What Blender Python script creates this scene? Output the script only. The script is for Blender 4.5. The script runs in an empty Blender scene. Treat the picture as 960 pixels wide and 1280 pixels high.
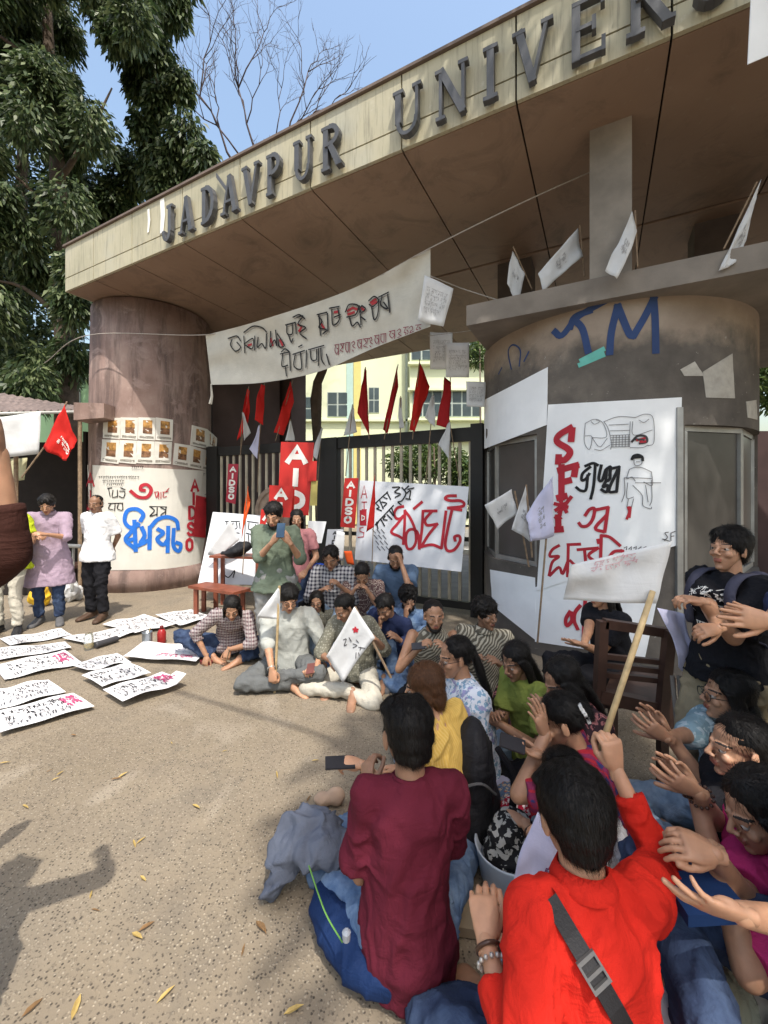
import bpy, math, random
import numpy as np
from mathutils import Vector, Matrix
random.seed(7)
RNG = np.random.RandomState(11)
S = bpy.context.scene
# ---------------------------------------------------------------- camera, world, sun, exposure
F, CX, HY, CAMH = 520.0, 480.0, 618.0, 1.65      # focal length in photo pixels, centre column, horizon row, eye height
cam_d = bpy.data.cameras.new('camera'); cam = bpy.data.objects.new('camera', cam_d); S.collection.objects.link(cam)
cam.location = (0, 0, CAMH); cam.rotation_euler = (math.radians(90), 0, 0)
cam_d.sensor_fit = 'HORIZONTAL'; cam_d.sensor_width = 36.0; cam_d.lens = 36.0 * F / 960.0
cam_d.shift_y = -(640.0 - HY) / 960.0
cam_d.clip_start = 0.05; cam_d.clip_end = 3000
S.camera = cam
SUN_TO = Vector((0.17, -0.45, 0.88)).normalized()    # towards the sun: behind the camera, high
el = math.asin(SUN_TO.z); az = math.atan2(SUN_TO.x, SUN_TO.y)
W_ = bpy.data.worlds.new('World'); S.world = W_; W_.use_nodes = True
nt = W_.node_tree; bg = nt.nodes['Background']
sky = nt.nodes.new('ShaderNodeTexSky'); sky.sky_type = 'NISHITA'; sky.sun_disc = False
sky.sun_elevation = el; sky.sun_rotation = az; sky.air_density = 1.7; sky.dust_density = 4.0; sky.ozone_density = 1.4
nt.links.new(sky.outputs[0], bg.inputs[0]); bg.inputs[1].default_value = 0.15
sun_d = bpy.data.lights.new('sun', 'SUN'); sun_d.energy = 2.7; sun_d.angle = math.radians(0.6); sun_d.color = (1.0, 0.94, 0.85)
sun = bpy.data.objects.new('sun', sun_d); S.collection.objects.link(sun)
sun.rotation_euler = (-SUN_TO).to_track_quat('-Z', 'Y').to_euler(); sun.location = (0, -10, 30)
S.view_settings.view_transform = 'Standard'; S.view_settings.look = 'None'
S.view_settings.exposure = 0.86; S.view_settings.gamma = 1.0
S.render.engine = 'CYCLES'
try:
    S.cycles.max_bounces = 6; S.cycles.diffuse_bounces = 4; S.cycles.use_denoising = True
except Exception: pass
# ---------------------------------------------------------------- placing: photo pixel -> world
def ray(x, y): return Vector(((x - CX) / F, 1.0, (HY - y) / F))
def at(x, y, z): r = ray(x, y); return Vector((r.x * z, z, CAMH + r.z * z))
def ground(x, y): r = ray(x, y); t = CAMH / -r.z; return Vector((r.x * t, t, 0.0))
class Plane:
    def __init__(s, p, n): s.p = Vector(p); s.n = Vector(n).normalized()
    def __call__(s, x, y):
        r = ray(x, y); o = Vector((0, 0, CAMH)); t = (s.p - o).dot(s.n) / r.dot(s.n)
        n = s.n if s.n.dot(r) < 0 else -s.n
        return o + r * t, n
class Cyl:
    def __init__(s, cx, cy, R): s.c = (cx, cy); s.R = R
    def __call__(s, x, y):
        r = ray(x, y); a = r.x**2 + 1; b = -2 * (r.x * s.c[0] + s.c[1]); c = s.c[0]**2 + s.c[1]**2 - s.R**2
        D = max(b * b - 4 * a * c, 0.0); t = (-b - math.sqrt(D)) / (2 * a)
        p = Vector((0, 0, CAMH)) + r * t
        return p, Vector((p.x - s.c[0], p.y - s.c[1], 0)).normalized()
    def pt(s, ang, z, off=0): return Vector((s.c[0] + (s.R + off) * math.cos(ang), s.c[1] + (s.R + off) * math.sin(ang), z))
# ---------------------------------------------------------------- objects
def tag(o, label=None, cat=None, group=None, kind=None):
    if label: o['label'] = label
    if cat: o['category'] = cat
    if group: o['group'] = group
    if kind: o['kind'] = kind
    return o
def empty(name, loc=(0, 0, 0), rz=0.0, label=None, cat=None, group=None, kind=None):
    o = bpy.data.objects.new(name, None); S.collection.objects.link(o)
    o.location = loc; o.rotation_euler = (0, 0, rz); o.empty_display_size = 0.1
    return tag(o, label, cat, group, kind)
def link(name, me, mats, parent=None, smooth=False):
    if mats is not None:
        for m in (mats if isinstance(mats, (list, tuple)) else [mats]):
            me.materials.append(m)
    if smooth: me.shade_smooth()
    o = bpy.data.objects.new(name, me); S.collection.objects.link(o)
    if parent is not None:
        o.parent = parent
        if parent.parent is not None or parent.type == 'EMPTY' or True:
            pass
    return o
def mesh(name, v, f, mats, parent=None, smooth=False, local=False):
    """v in world coordinates; turned into the parent's frame unless local."""
    me = bpy.data.meshes.new(name)
    if parent is not None and not local:
        M = world_of(parent).inverted(); v = [M @ Vector(p) for p in v]
    me.from_pydata([tuple(p) for p in v], [], f); me.update()
    return link(name, me, mats, parent, smooth)
def world_of(o):
    M = Matrix.LocRotScale(o.location, o.rotation_euler, o.scale)
    return world_of(o.parent) @ M if o.parent else M
class MB:
    def __init__(s): s.v = []; s.f = []
    def add(s, v, f):
        n = len(s.v); s.v += [Vector(p) for p in v]; s.f += [tuple(i + n for i in q) for q in f]; return s
    def box(s, c, size, M=None):
        x, y, z = [q / 2 for q in size]; c = Vector(c)
        vs = [Vector((a * x, b * y, d * z)) for a in (-1, 1) for b in (-1, 1) for d in (-1, 1)]
        vs = [(M @ p if M is not None else p) + c for p in vs]
        return s.add(vs, [(0, 1, 3, 2), (4, 6, 7, 5), (0, 4, 5, 1), (2, 3, 7, 6), (0, 2, 6, 4), (1, 5, 7, 3)])
    def slab(s, quad, t):
        """quad: 4 points, t: thickness vector"""
        q = [Vector(p) for p in quad]; t = Vector(t)
        return s.add(q + [p + t for p in q], [(0, 1, 2, 3), (7, 6, 5, 4), (0, 4, 5, 1), (1, 5, 6, 2), (2, 6, 7, 3), (3, 7, 4, 0)])
    def tube(s, pts, r, n=8, caps=True):
        pts = [Vector(p) for p in pts]; rs = r if isinstance(r, (list, tuple)) else [r] * len(pts)
        base = len(s.v); up = None
        for i, p in enumerate(pts):
            d = (pts[min(i + 1, len(pts) - 1)] - pts[max(i - 1, 0)]).normalized()
            if up is None: up = d.orthogonal().normalized()
            up = (up - d * up.dot(d)); up = up.normalized() if up.length > 1e-6 else d.orthogonal().normalized()
            w = d.cross(up)
            for k in range(n):
                a = 2 * math.pi * k / n; s.v.append(p + (up * math.cos(a) + w * math.sin(a)) * rs[i])
        for i in range(len(pts) - 1):
            for k in range(n):
                a = base + i * n + k; b = base + i * n + (k + 1) % n; s.f.append((a, b, b + n, a + n))
        if caps:
            s.f.append(tuple(base + k for k in range(n))[::-1]); s.f.append(tuple(base + (len(pts) - 1) * n + k for k in range(n)))
        return s
    def lathe(s, c, prof, n=16, M=None):
        base = len(s.v); c = Vector(c)
        for r, z in prof:
            for k in range(n):
                a = 2 * math.pi * k / n; p = Vector((r * math.cos(a), r * math.sin(a), z)); s.v.append((M @ p if M is not None else p) + c)
        for i in range(len(prof) - 1):
            for k in range(n):
                a = base + i * n + k; b = base + i * n + (k + 1) % n; s.f.append((a, b, b + n, a + n))
        s.f.append(tuple(base + k for k in range(n))[::-1]); s.f.append(tuple(base + (len(prof) - 1) * n + k for k in range(n)))
        return s
    def build(s, name, mats, parent=None, smooth=False, local=False): return mesh(name, s.v, s.f, mats, parent, smooth, local)
# ---------------------------------------------------------------- numpy noise
def vnoise(P, seed=0):
    P = np.asarray(P, float); i = np.floor(P).astype(np.int64); f = P - i; f = f * f * (3 - 2 * f)
    def h(a, b, c):
        n = (a * 374761393 + b * 668265263 + c * 2147483647 + seed * 1013904223) & 0xffffffff
        n = ((n ^ (n >> 13)) * 1274126177) & 0xffffffff; n = (n ^ (n >> 16)) & 0xffff
        return n / 65535.0 * 2 - 1
    o = 0
    for a in (0, 1):
        for b in (0, 1):
            for c in (0, 1):
                w = (f[:, 0] if a else 1 - f[:, 0]) * (f[:, 1] if b else 1 - f[:, 1]) * (f[:, 2] if c else 1 - f[:, 2])
                o = o + w * h(i[:, 0] + a, i[:, 1] + b, i[:, 2] + c)
    return o
def fbm(P, seed=0, n=3):
    o = 0; a = 1.0
    for k in range(n): o = o + a * vnoise(np.asarray(P) * (2 ** k) + 17.3 * k, seed + k); a *= .5
    return o
# ---------------------------------------------------------------- materials
class NT:
    def __init__(s, name):
        s.m = bpy.data.materials.new(name); s.m.use_nodes = True; s.t = s.m.node_tree; s.b = s.t.nodes['Principled BSDF']
        s.tc = s.t.nodes.new('ShaderNodeTexCoord')
    def n(s, t, **kw):
        x = s.t.nodes.new('ShaderNode' + t)
        for k, v in kw.items():
            if k.startswith('_'): setattr(x, k[1:], v)
            else:
                kk = k.replace('__', ' '); x.inputs[kk].default_value = v
        return x
    def l(s, a, b): s.t.links.new(a, b)
    def map(s, scale=(1, 1, 1), coord='Object', rot=(0, 0, 0)):
        m = s.n('Mapping'); m.inputs['Scale'].default_value = scale; m.inputs['Rotation'].default_value = rot
        s.l(s.tc.outputs[coord], m.inputs[0]); return m.outputs[0]
    def noise(s, vec, sc, det=4, rough=.55, dist=0):
        x = s.n('TexNoise', Scale=sc, Detail=det, Roughness=rough, Distortion=dist); s.l(vec, x.inputs['Vector']); return x.outputs['Fac']
    def vor(s, vec, sc, feat='F1', rnd=1.0):
        x = s.n('TexVoronoi', Scale=sc, Randomness=rnd); x.feature = feat; s.l(vec, x.inputs['Vector']); return x
    def ramp(s, fac, stops):
        x = s.n('ValToRGB'); e = x.color_ramp.elements
        while len(e) > 1: e.remove(e[-1])
        e[0].position = stops[0][0]; e[0].color = c4(stops[0][1])
        for p, c in stops[1:]:
            q = e.new(p); q.color = c4(c)
        s.l(fac, x.inputs[0]); return x.outputs[0]
    def mix(s, fac, a, b, mode='MIX'):
        x = s.n('Mix', _data_type='RGBA', _blend_type=mode)
        for sock, v in ((x.inputs[0], fac), (x.inputs[6], a), (x.inputs[7], b)):
            if isinstance(v, bpy.types.NodeSocket): s.l(v, sock)
            elif isinstance(v, (int, float)): sock.default_value = v
            else: sock.default_value = c4(v)
        return x.outputs[2]
    def math(s, op, a, b=0.0, c=0.0):
        x = s.n('Math', _operation=op)
        for i, v in enumerate((a, b, c)):
            if isinstance(v, bpy.types.NodeSocket): s.l(v, x.inputs[i])
            else: x.inputs[i].default_value = v
        return x.outputs[0]
    def bump(s, h, strength=.3, dist=.01, nrm=None):
        x = s.n('Bump', Strength=strength, Distance=dist); s.l(h, x.inputs['Height'])
        if nrm is not None: s.l(nrm, x.inputs['Normal'])
        s.l(x.outputs[0], s.b.inputs['Normal']); return x.outputs[0]
    def fin(s, col=None, rough=.7, spec=.4, metal=0.0):
        if isinstance(col, bpy.types.NodeSocket): s.l(col, s.b.inputs['Base Color'])
        elif col is not None: s.b.inputs['Base Color'].default_value = c4(col)
        if isinstance(rough, bpy.types.NodeSocket): s.l(rough, s.b.inputs['Roughness'])
        else: s.b.inputs['Roughness'].default_value = rough
        s.b.inputs['Specular IOR Level'].default_value = spec; s.b.inputs['Metallic'].default_value = metal
        return s.m
def lin(c): return tuple((x / 255 / 12.92) if x / 255 <= .04045 else ((x / 255 + .055) / 1.055) ** 2.4 for x in c[:3])
def c4(c):
    c = tuple(c); return c if len(c) == 4 else c + (1.0,)
_mc = {}
def plain(name, col, rough=.6, var=.12, sc=6.0, bumps=.15, bsc=60.0, spec=.35, metal=0.0, bd=.004):
    """weathered single-colour surface"""
    if name in _mc: return _mc[name]
    t = NT(name); v = t.map(); n1 = t.noise(v, sc, 5); n2 = t.noise(v, bsc, 3)
    a = tuple(max(0, q * (1 - var * 1.3)) for q in col); b = tuple(min(1, q * (1 + var)) for q in col)
    t.bump(n2, bumps, bd); m = t.fin(t.ramp(n1, [(.3, a), (.7, b)]), rough, spec, metal)
    _mc[name] = m; return m
def fabric(name, col, pat=None, col2=None, sc=1.0, rough=.92, sheen=.0, var=.1, col3=None, bst=.38):
    if name in _mc: return _mc[name]
    t = NT(name); v = t.map(); big = t.noise(v, 5, 4); weave = t.noise(t.map((1, 1, 3)), 350, 2)
    a = tuple(q * (1 - var) for q in col); b = tuple(min(1, q * (1 + var)) for q in col)
    c = t.ramp(big, [(.3, a), (.7, b)])
    if pat == 'check':
        w1 = t.n('TexWave', Scale=7 * sc, _wave_type='BANDS', _bands_direction='X'); w2 = t.n('TexWave', Scale=7 * sc, _wave_type='BANDS', _bands_direction='Z')
        t.l(v, w1.inputs[0]); t.l(v, w2.inputs[0])
        f1 = t.math('GREATER_THAN', w1.outputs['Fac'], .55); f2 = t.math('GREATER_THAN', w2.outputs['Fac'], .55)
        s = t.math('MULTIPLY', t.math('ADD', f1, f2), .5); c = t.mix(s, c, col2)
        w3 = t.n('TexWave', Scale=7 * sc, _wave_type='BANDS', _bands_direction='X'); w3.inputs['Phase Offset'].default_value = 3; t.l(v, w3.inputs[0])
        if col3: c = t.mix(t.math('GREATER_THAN', w3.outputs['Fac'], .93), c, col3)
    elif pat == 'floral':
        vo = t.vor(v, 26 * sc); n2 = t.noise(v, 30 * sc, 3, dist=1.2)
        f = t.math('GREATER_THAN', t.math('ADD', n2, t.math('MULTIPLY', vo.outputs['Distance'], -.5)), .30)
        c = t.mix(f, c, col2)
        if col3: c = t.mix(t.math('GREATER_THAN', t.noise(v, 13 * sc, 2, dist=.6), .62), c, col3)
    elif pat == 'dots':
        vo = t.vor(v, 60 * sc, rnd=.35); c = t.mix(t.math('LESS_THAN', vo.outputs['Distance'], .33), c, col2)
    elif pat == 'stripe':
        w1 = t.n('TexWave', Scale=9 * sc, Distortion=1.5, _wave_type='BANDS', _bands_direction='DIAGONAL'); t.l(v, w1.inputs[0])
        c = t.mix(t.math('GREATER_THAN', w1.outputs['Fac'], .55), c, col2)
    elif pat == 'denim':
        c = t.mix(t.ramp(t.noise(v, 14, 4), [(.4, (0, 0, 0)), (.75, (1, 1, 1))]), c, col2 or tuple(min(1, q * 1.9 + .03) for q in col))
    elif pat == 'seer':
        w1 = t.n('TexWave', Scale=22 * sc, Distortion=3.0, _wave_type='BANDS', _bands_direction='X'); t.l(v, w1.inputs[0])
        c = t.mix(t.math('MULTIPLY', w1.outputs['Fac'], .5), c, col2)
    n3 = t.noise(t.map((1, 1, .4)), 14, 4, .6, dist=1.3); n3 = t.math('ABSOLUTE', t.math('SUBTRACT', n3, .5)); n4 = t.noise(t.map((.5, .5, 1.2), rot=(.5, .3, 0)), 9, 3, dist=1.6); n4 = t.math('ABSOLUTE', t.math('SUBTRACT', n4, .5))
    b1 = t.bump(t.math('ADD', n3, n4), bst, .03)
    x = t.n('Bump', Strength=.25, Distance=.0015); t.l(weave, x.inputs['Height']); t.l(b1, x.inputs['Normal']); t.l(x.outputs[0], t.b.inputs['Normal'])
    t.b.inputs['Sheen Weight'].default_value = sheen; t.b.inputs['Sheen Roughness'].default_value = .5
    m = t.fin(c, rough, .12); _mc[name] = m; return m
def smooth_poly(pts, n=6, closed=False):
    """Catmull-Rom through 2-D or 3-D points"""
    P = [np.array(p, float) for p in pts]
    if len(P) < 3: return [tuple(P[0] + (P[-1] - P[0]) * k / n) for k in range(n + 1)]
    P = [P[0] * 2 - P[1]] + P + [P[-1] * 2 - P[-2]]; out = []
    for i in range(1, len(P) - 2):
        for k in range(n):
            t = k / n
            out.append(tuple(.5 * ((2 * P[i]) + (-P[i - 1] + P[i + 1]) * t + (2 * P[i - 1] - 5 * P[i] + 4 * P[i + 1] - P[i + 2]) * t * t + (-P[i - 1] + 3 * P[i] - 3 * P[i + 1] + P[i + 2]) * t ** 3)))
    out.append(tuple(P[-2])); return out
def inkpx(name, surf, strokes, w, mat, parent, curved=True, off=.004, n=5, taper=.0, jit=0.0):
    """writing: strokes are lists of photo pixels laid on a surface; w in metres (or per-stroke)"""
    V = []; Fc = []
    for k, st in enumerate(strokes):
        ww = w
        if isinstance(st, dict): ww = st['w']; st = st['p']
        q = smooth_poly(st, n) if curved and len(st) > 2 else st
        pn = [surf(*p) for p in q]; ribbon(V, Fc, pn, ww, off + k * .00025, taper)
    return mesh(name, V, Fc, mat, parent)
def ribbon(V, Fc, pn, w, off, taper=0.0):
    b = len(V); m = len(pn)
    if m < 2: return
    for i, (p, n) in enumerate(pn):
        d = pn[min(i + 1, m - 1)][0] - pn[max(i - 1, 0)][0]
        s = n.cross(d); s = s.normalized() if s.length > 1e-9 else Vector((0, 0, 1))
        ww = w * (1 - taper * abs(2 * i / (m - 1) - 1)) / 2
        ext = Vector((0, 0, 0))
        if i == 0: ext = -d.normalized() * w * .3
        if i == m - 1: ext = d.normalized() * w * .3
        c = p + n * off + ext; V.append(c - s * ww); V.append(c + s * ww)
    for i in range(m - 1): Fc.append((b + 2 * i, b + 2 * i + 1, b + 2 * i + 3, b + 2 * i + 2))
GLY = {  # stroke alphabet in a unit box, y up
 'A': [[(0, 0), (.5, 1), (1, 0)], [(.2, .35), (.8, .35)]], 'I': [[(.5, 0), (.5, 1)]],
 'D': [[(.05, 0), (.05, 1)], [(.05, 1), (.5, 1), (.92, .75), (.92, .25), (.5, 0), (.05, 0)]],
 'S': [[(.92, .82), (.7, 1), (.3, 1), (.08, .78), (.3, .55), (.7, .45), (.92, .22), (.7, 0), (.3, 0), (.08, .18)]],
 'O': [[(.5, 1), (.12, .8), (.08, .5), (.12, .2), (.5, 0), (.88, .2), (.92, .5), (.88, .8), (.5, 1)]],
 'F': [[(.1, 0), (.1, 1)], [(.1, 1), (.95, 1)], [(.1, .55), (.75, .55)]],
 'P': [[(.1, 0), (.1, 1)], [(.1, 1), (.6, 1), (.9, .88), (.9, .62), (.6, .48), (.1, .48)]]}
def inkword(name, org, ux, uy, nrm, text, h, wfac, gap, lw, mat, parent, vertical=False, off=.004, bold_k=1.0):
    """capitals laid on a plane from org (top-left); vertical stacks them"""
    V = []; Fc = []; org = Vector(org); ux = Vector(ux).normalized(); uy = Vector(uy).normalized(); k = 0
    for i, ch in enumerate(text):
        o = org - uy * (i * (h + gap)) if vertical else org + ux * (i * (h * wfac + gap))
        for st in GLY.get(ch, []):
            q = smooth_poly(st, 4) if ch in 'SODP' and len(st) > 3 else st
            ribbon(V, Fc, [(o + ux * (a * h * wfac) + uy * (b * h - h), nrm) for a, b in q], lw, off + k * .0003); k += 1
    return mesh(name, V, Fc, mat, parent)
def cloth(name, corners, mat, parent=None, nu=16, nv=12, amp=.02, seed=0, freq=5.0, thick=.003, sag=0.0, surf=None):
    """a real piece of cloth or paper between 4 world corners (tl,tr,br,bl) with folds and thickness"""
    tl, tr, br, bl = [Vector(c) for c in corners]; n = ((tr - tl) + (br - bl)).cross((bl - tl) + (br - tr))
    n = n.normalized() if n.length > 1e-9 else Vector((0, -1, 0))
    if n.y > 0: n = -n
    P = []; W = max((tr - tl).length, (br - bl).length); H = max((bl - tl).length, (br - tr).length)
    for j in range(nv + 1):
        for i in range(nu + 1):
            u, v = i / nu, j / nv; p = (tl * (1 - u) + tr * u) * (1 - v) + (bl * (1 - u) + br * u) * v
            P.append(p - Vector((0, 0, sag * 4 * u * (1 - u) * (.6 + .4 * v))))
    P = np.array(P); uv = np.array([(i / nu * W * freq, j / nv * H * freq * .6, seed * 3.1) for j in range(nv + 1) for i in range(nu + 1)])
    d = fbm(uv, seed, 3) * amp; P = P + np.array(n)[None] * d[:, None]
    e = fbm(uv * 1.3 + 9, seed + 5, 2) * amp * .5; P = P + np.array((tr - tl).normalized() if (tr - tl).length > .01 else (1, 0, 0))[None] * e[:, None]
    N = (nu + 1) * (nv + 1); back = P - np.array(n)[None] * thick; V = [Vector(p) for p in np.vstack([P, back])]
    f = []
    for j in range(nv):
        for i in range(nu):
            a = j * (nu + 1) + i; q = (a, a + 1, a + nu + 2, a + nu + 1); f.append(q[::-1]); f.append(tuple(x + N for x in q))
    rim = [i for i in range(nu + 1)] + [(j + 1) * (nu + 1) + nu for j in range(nv)] + [nv * (nu + 1) + i for i in range(nu - 1, -1, -1)] + [j * (nu + 1) for j in range(nv - 1, 0, -1)]
    for a, b in zip(rim, rim[1:] + rim[:1]): f.append((a, b, b + N, a + N))
    o = mesh(name, V, f, mat, parent, smooth=True)
    grid = [Vector(p) for p in P]
    def s(u, v):
        x = min(max(u, 0), .9999) * nu; y = min(max(v, 0), .9999) * nv; i, j = int(x), int(y); a = j * (nu + 1) + i; fu, fv = x - i, y - j
        p = (grid[a] * (1 - fu) + grid[a + 1] * fu) * (1 - fv) + (grid[a + nu + 1] * (1 - fu) + grid[a + nu + 2] * fu) * fv
        return p, n
    def s_px(px, py):   # photo pixel -> the sheet (its mean plane is near the pixel ray)
        u, v = .5, .5
        for _ in range(12):
            p, _n = s(u, v); q = project(p); e = 1e-3
            pu = project(s(u + e, v)[0]); pv = project(s(u, v + e)[0])
            J = np.array([[(pu[0] - q[0]) / e, (pv[0] - q[0]) / e], [(pu[1] - q[1]) / e, (pv[1] - q[1]) / e]])
            try: du = np.linalg.solve(J, np.array([px - q[0], py - q[1]]))
            except Exception: break
            u = min(max(u + float(du[0]) * .8, 0), 1); v = min(max(v + float(du[1]) * .8, 0), 1)
        return s(u, v)
    o_s = (s, s_px); return o, o_s
def project(p): return (CX + F * p[0] / p[1], HY - F * (p[2] - CAMH) / p[1])
# ---------------------------------------------------------------- bodies: closed pieces fused by a voxel remesh
class BL:
    """collects closed overlapping solids, then fuses them into one continuous skin"""
    def __init__(s): s.m = MB()
    def loft(s, rings, n=14):
        """rings: (centre, u, v) half-axis vectors"""
        b = len(s.m.v)
        for c, u, v in rings:
            c = Vector(c)
            for k in range(n):
                a = 2 * math.pi * k / n; s.m.v.append(c + Vector(u) * math.cos(a) + Vector(v) * math.sin(a))
        for i in range(len(rings) - 1):
            for k in range(n):
                p = b + i * n + k; q = b + i * n + (k + 1) % n; s.m.f.append((p, q, q + n, p + n))
        s.m.f.append(tuple(b + k for k in range(n))[::-1]); s.m.f.append(tuple(b + (len(rings) - 1) * n + k for k in range(n)))
        return s
    def cap(s, p, q, r0, r1, n=12, round0=True, round1=True, flat=1.0, side=None):
        p, q = Vector(p), Vector(q); d = (q - p); L = d.length; d = d.normalized() if L > 1e-6 else Vector((0, 0, 1))
        u = (Vector(side) - d * Vector(side).dot(d)).normalized() if side is not None else d.orthogonal().normalized(); v = d.cross(u)
        R = []
        if round0:
            for a in (80, 55, 28): R.append((p - d * r0 * math.sin(math.radians(a)), u * r0 * math.cos(math.radians(a)), v * r0 * flat * math.cos(math.radians(a))))
        for t in (0, .25, .5, .75, 1): r = r0 + (r1 - r0) * t; R.append((p + (q - p) * t, u * r, v * r * flat))
        if round1:
            for a in (28, 55, 80): R.append((q + d * r1 * math.sin(math.radians(a)), u * r1 * math.cos(math.radians(a)), v * r1 * flat * math.cos(math.radians(a))))
        return s.loft(R, n)
    def ell(s, c, r, M=None, n=14):
        c = Vector(c); R = []; M = M or Matrix.Identity(3)
        for a in range(-80, 81, 20):
            ca, sa = math.cos(math.radians(a)), math.sin(math.radians(a))
            R.append((c + M @ Vector((0, 0, r[2] * sa)), M @ Vector((r[0] * ca, 0, 0)), M @ Vector((0, r[1] * ca, 0))))
        return s.loft(R, n)
    def fuse(s, voxel, smooth=3, fac=.5):
        me = bpy.data.meshes.new('t'); me.from_pydata([tuple(p) for p in s.m.v], [], s.m.f); me.update()
        o = bpy.data.objects.new('t', me); S.collection.objects.link(o)
        md = o.modifiers.new('r', 'REMESH'); md.mode = 'VOXEL'; md.voxel_size = voxel; md.adaptivity = 0
        if smooth: sm = o.modifiers.new('s', 'SMOOTH'); sm.factor = fac; sm.iterations = smooth
        dg = bpy.context.evaluated_depsgraph_get(); ev = o.evaluated_get(dg); m2 = ev.to_mesh()
        nv = len(m2.vertices); co = np.empty(nv * 3); m2.vertices.foreach_get('co', co); co = co.reshape(-1, 3)
        no = np.empty(nv * 3); m2.vertices.foreach_get('normal', no); no = no.reshape(-1, 3)
        nl = len(m2.loops); li = np.empty(nl, np.int32); m2.loops.foreach_get('vertex_index', li)
        npoly = len(m2.polygons); ls = np.empty(npoly, np.int32); m2.polygons.foreach_get('loop_start', ls); lt = np.empty(npoly, np.int32); m2.polygons.foreach_get('loop_total', lt)
        ev.to_mesh_clear(); bpy.data.objects.remove(o); bpy.data.meshes.remove(me)
        if npoly and (lt == 4).all(): F4 = li.reshape(-1, 4)
        else: F4 = np.array([[li[a], li[a + 1], li[a + 2], li[a + (3 if t > 3 else 2)]] for a, t in zip(ls, lt)], np.int32) if npoly else np.zeros((0, 4), np.int32)
        return co, no, F4
def npmesh(name, co, F4, mats, parent=None, midx=None, smooth=True):
    """arrays already in the parent's frame"""
    me = bpy.data.meshes.new(name); me.vertices.add(len(co)); me.vertices.foreach_set('co', np.asarray(co, np.float32).ravel())
    me.loops.add(F4.size); me.loops.foreach_set('vertex_index', F4.ravel().astype(np.int32))
    me.polygons.add(len(F4)); me.polygons.foreach_set('loop_start', (np.arange(len(F4)) * F4.shape[1]).astype(np.int32)); 
    me.update(calc_edges=True); me.validate()
    for m in (mats if isinstance(mats, (list, tuple)) else [mats]): me.materials.append(m)
    if midx is not None and len(midx) == len(me.polygons): me.polygons.foreach_set('material_index', midx.astype(np.int32))
    if smooth: me.shade_smooth()
    o = bpy.data.objects.new(name, me); S.collection.objects.link(o); o.parent = parent; return o
# ---- hands: right hand, wrist at the origin, fingers along +X, back of the hand +Z, thumb at +Y
def make_hand(curl=(.25, .3, .35, .4), thumb=(.5, .25), spread=.05, vox=.0036, grip=False):
    b = BL()
    R = [(Vector((x, y0, z)), Vector((0, hw, 0)), Vector((0, 0, ht))) for x, y0, z, hw, ht in
         ((-.03, 0, 0, .024, .019), (0, 0, 0, .026, .018), (.025, .002, .001, .034, .018), (.055, .002, .002, .040, .0165), (.082, 0, .002, .041, .0135), (.092, 0, .001, .037, .010))]
    b.loft(R, 16); b.ell((.035, .026, -.010), (.032, .015, .013)); b.ell((.04, -.022, -.009), (.03, .012, .011))
    for k, (y, L, r, c) in enumerate(zip((.031, .0105, -.010, -.0295), (.074, .082, .076, .058), (.0092, .0095, .0090, .0078), curl)):
        p = Vector((.084 - abs(k - 1.2) * .004, y, .001)); a = c * .6; sp = (1.4 - k) * spread
        for j, f in enumerate((.45, .30, .25)):
            d = Vector((math.cos(a) * math.cos(sp), math.sin(sp) * math.cos(a), -math.sin(a))); q = p + d * L * f
            b.cap(p, q, r * (1 - .07 * j), r * (.97 - .09 * j), 8); p = q; a += c * (1.15 if j == 0 else .8)
    p = Vector((.018, .026, -.006)); a = thumb[0]; c = thumb[1]
    for j, (L, r) in enumerate(((.042, .0125), (.033, .0105), (.026, .0095))):
        d = Vector((math.cos(a), math.sin(a) * math.cos(c), -math.sin(a) * math.sin(c) - (.25 * j if grip else 0))).normalized(); q = p + d * L
        b.cap(p, q, r, r * .9, 8); p = q; a -= .28 if not grip else .75
    co, no, F4 = b.fuse(vox, 2, .4); return co, F4
HANDS = {}
def hand(kind, coarse=False):
    k = (kind, coarse)
    if k not in HANDS:
        v = .0058 if coarse else .0036
        HANDS[k] = {'flat': lambda: make_hand((.10, .08, .12, .2), (.75, .1), .09, v), 'relax': lambda: make_hand((.45, .5, .55, .6), (.5, .5), .03, v),
                    'grip': lambda: make_hand((1.25, 1.3, 1.3, 1.35), (.75, 1.1), .0, v, True), 'hold': lambda: make_hand((.75, .8, .85, .9), (.7, .9), .02, v),
                    'point': lambda: make_hand((.15, .9, 1.1, 1.2), (.6, .9), .02, v), 'open': lambda: make_hand((.3, .2, .25, .45), (.95, .3), .12, v)}[kind]()
    return HANDS[k]
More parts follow.
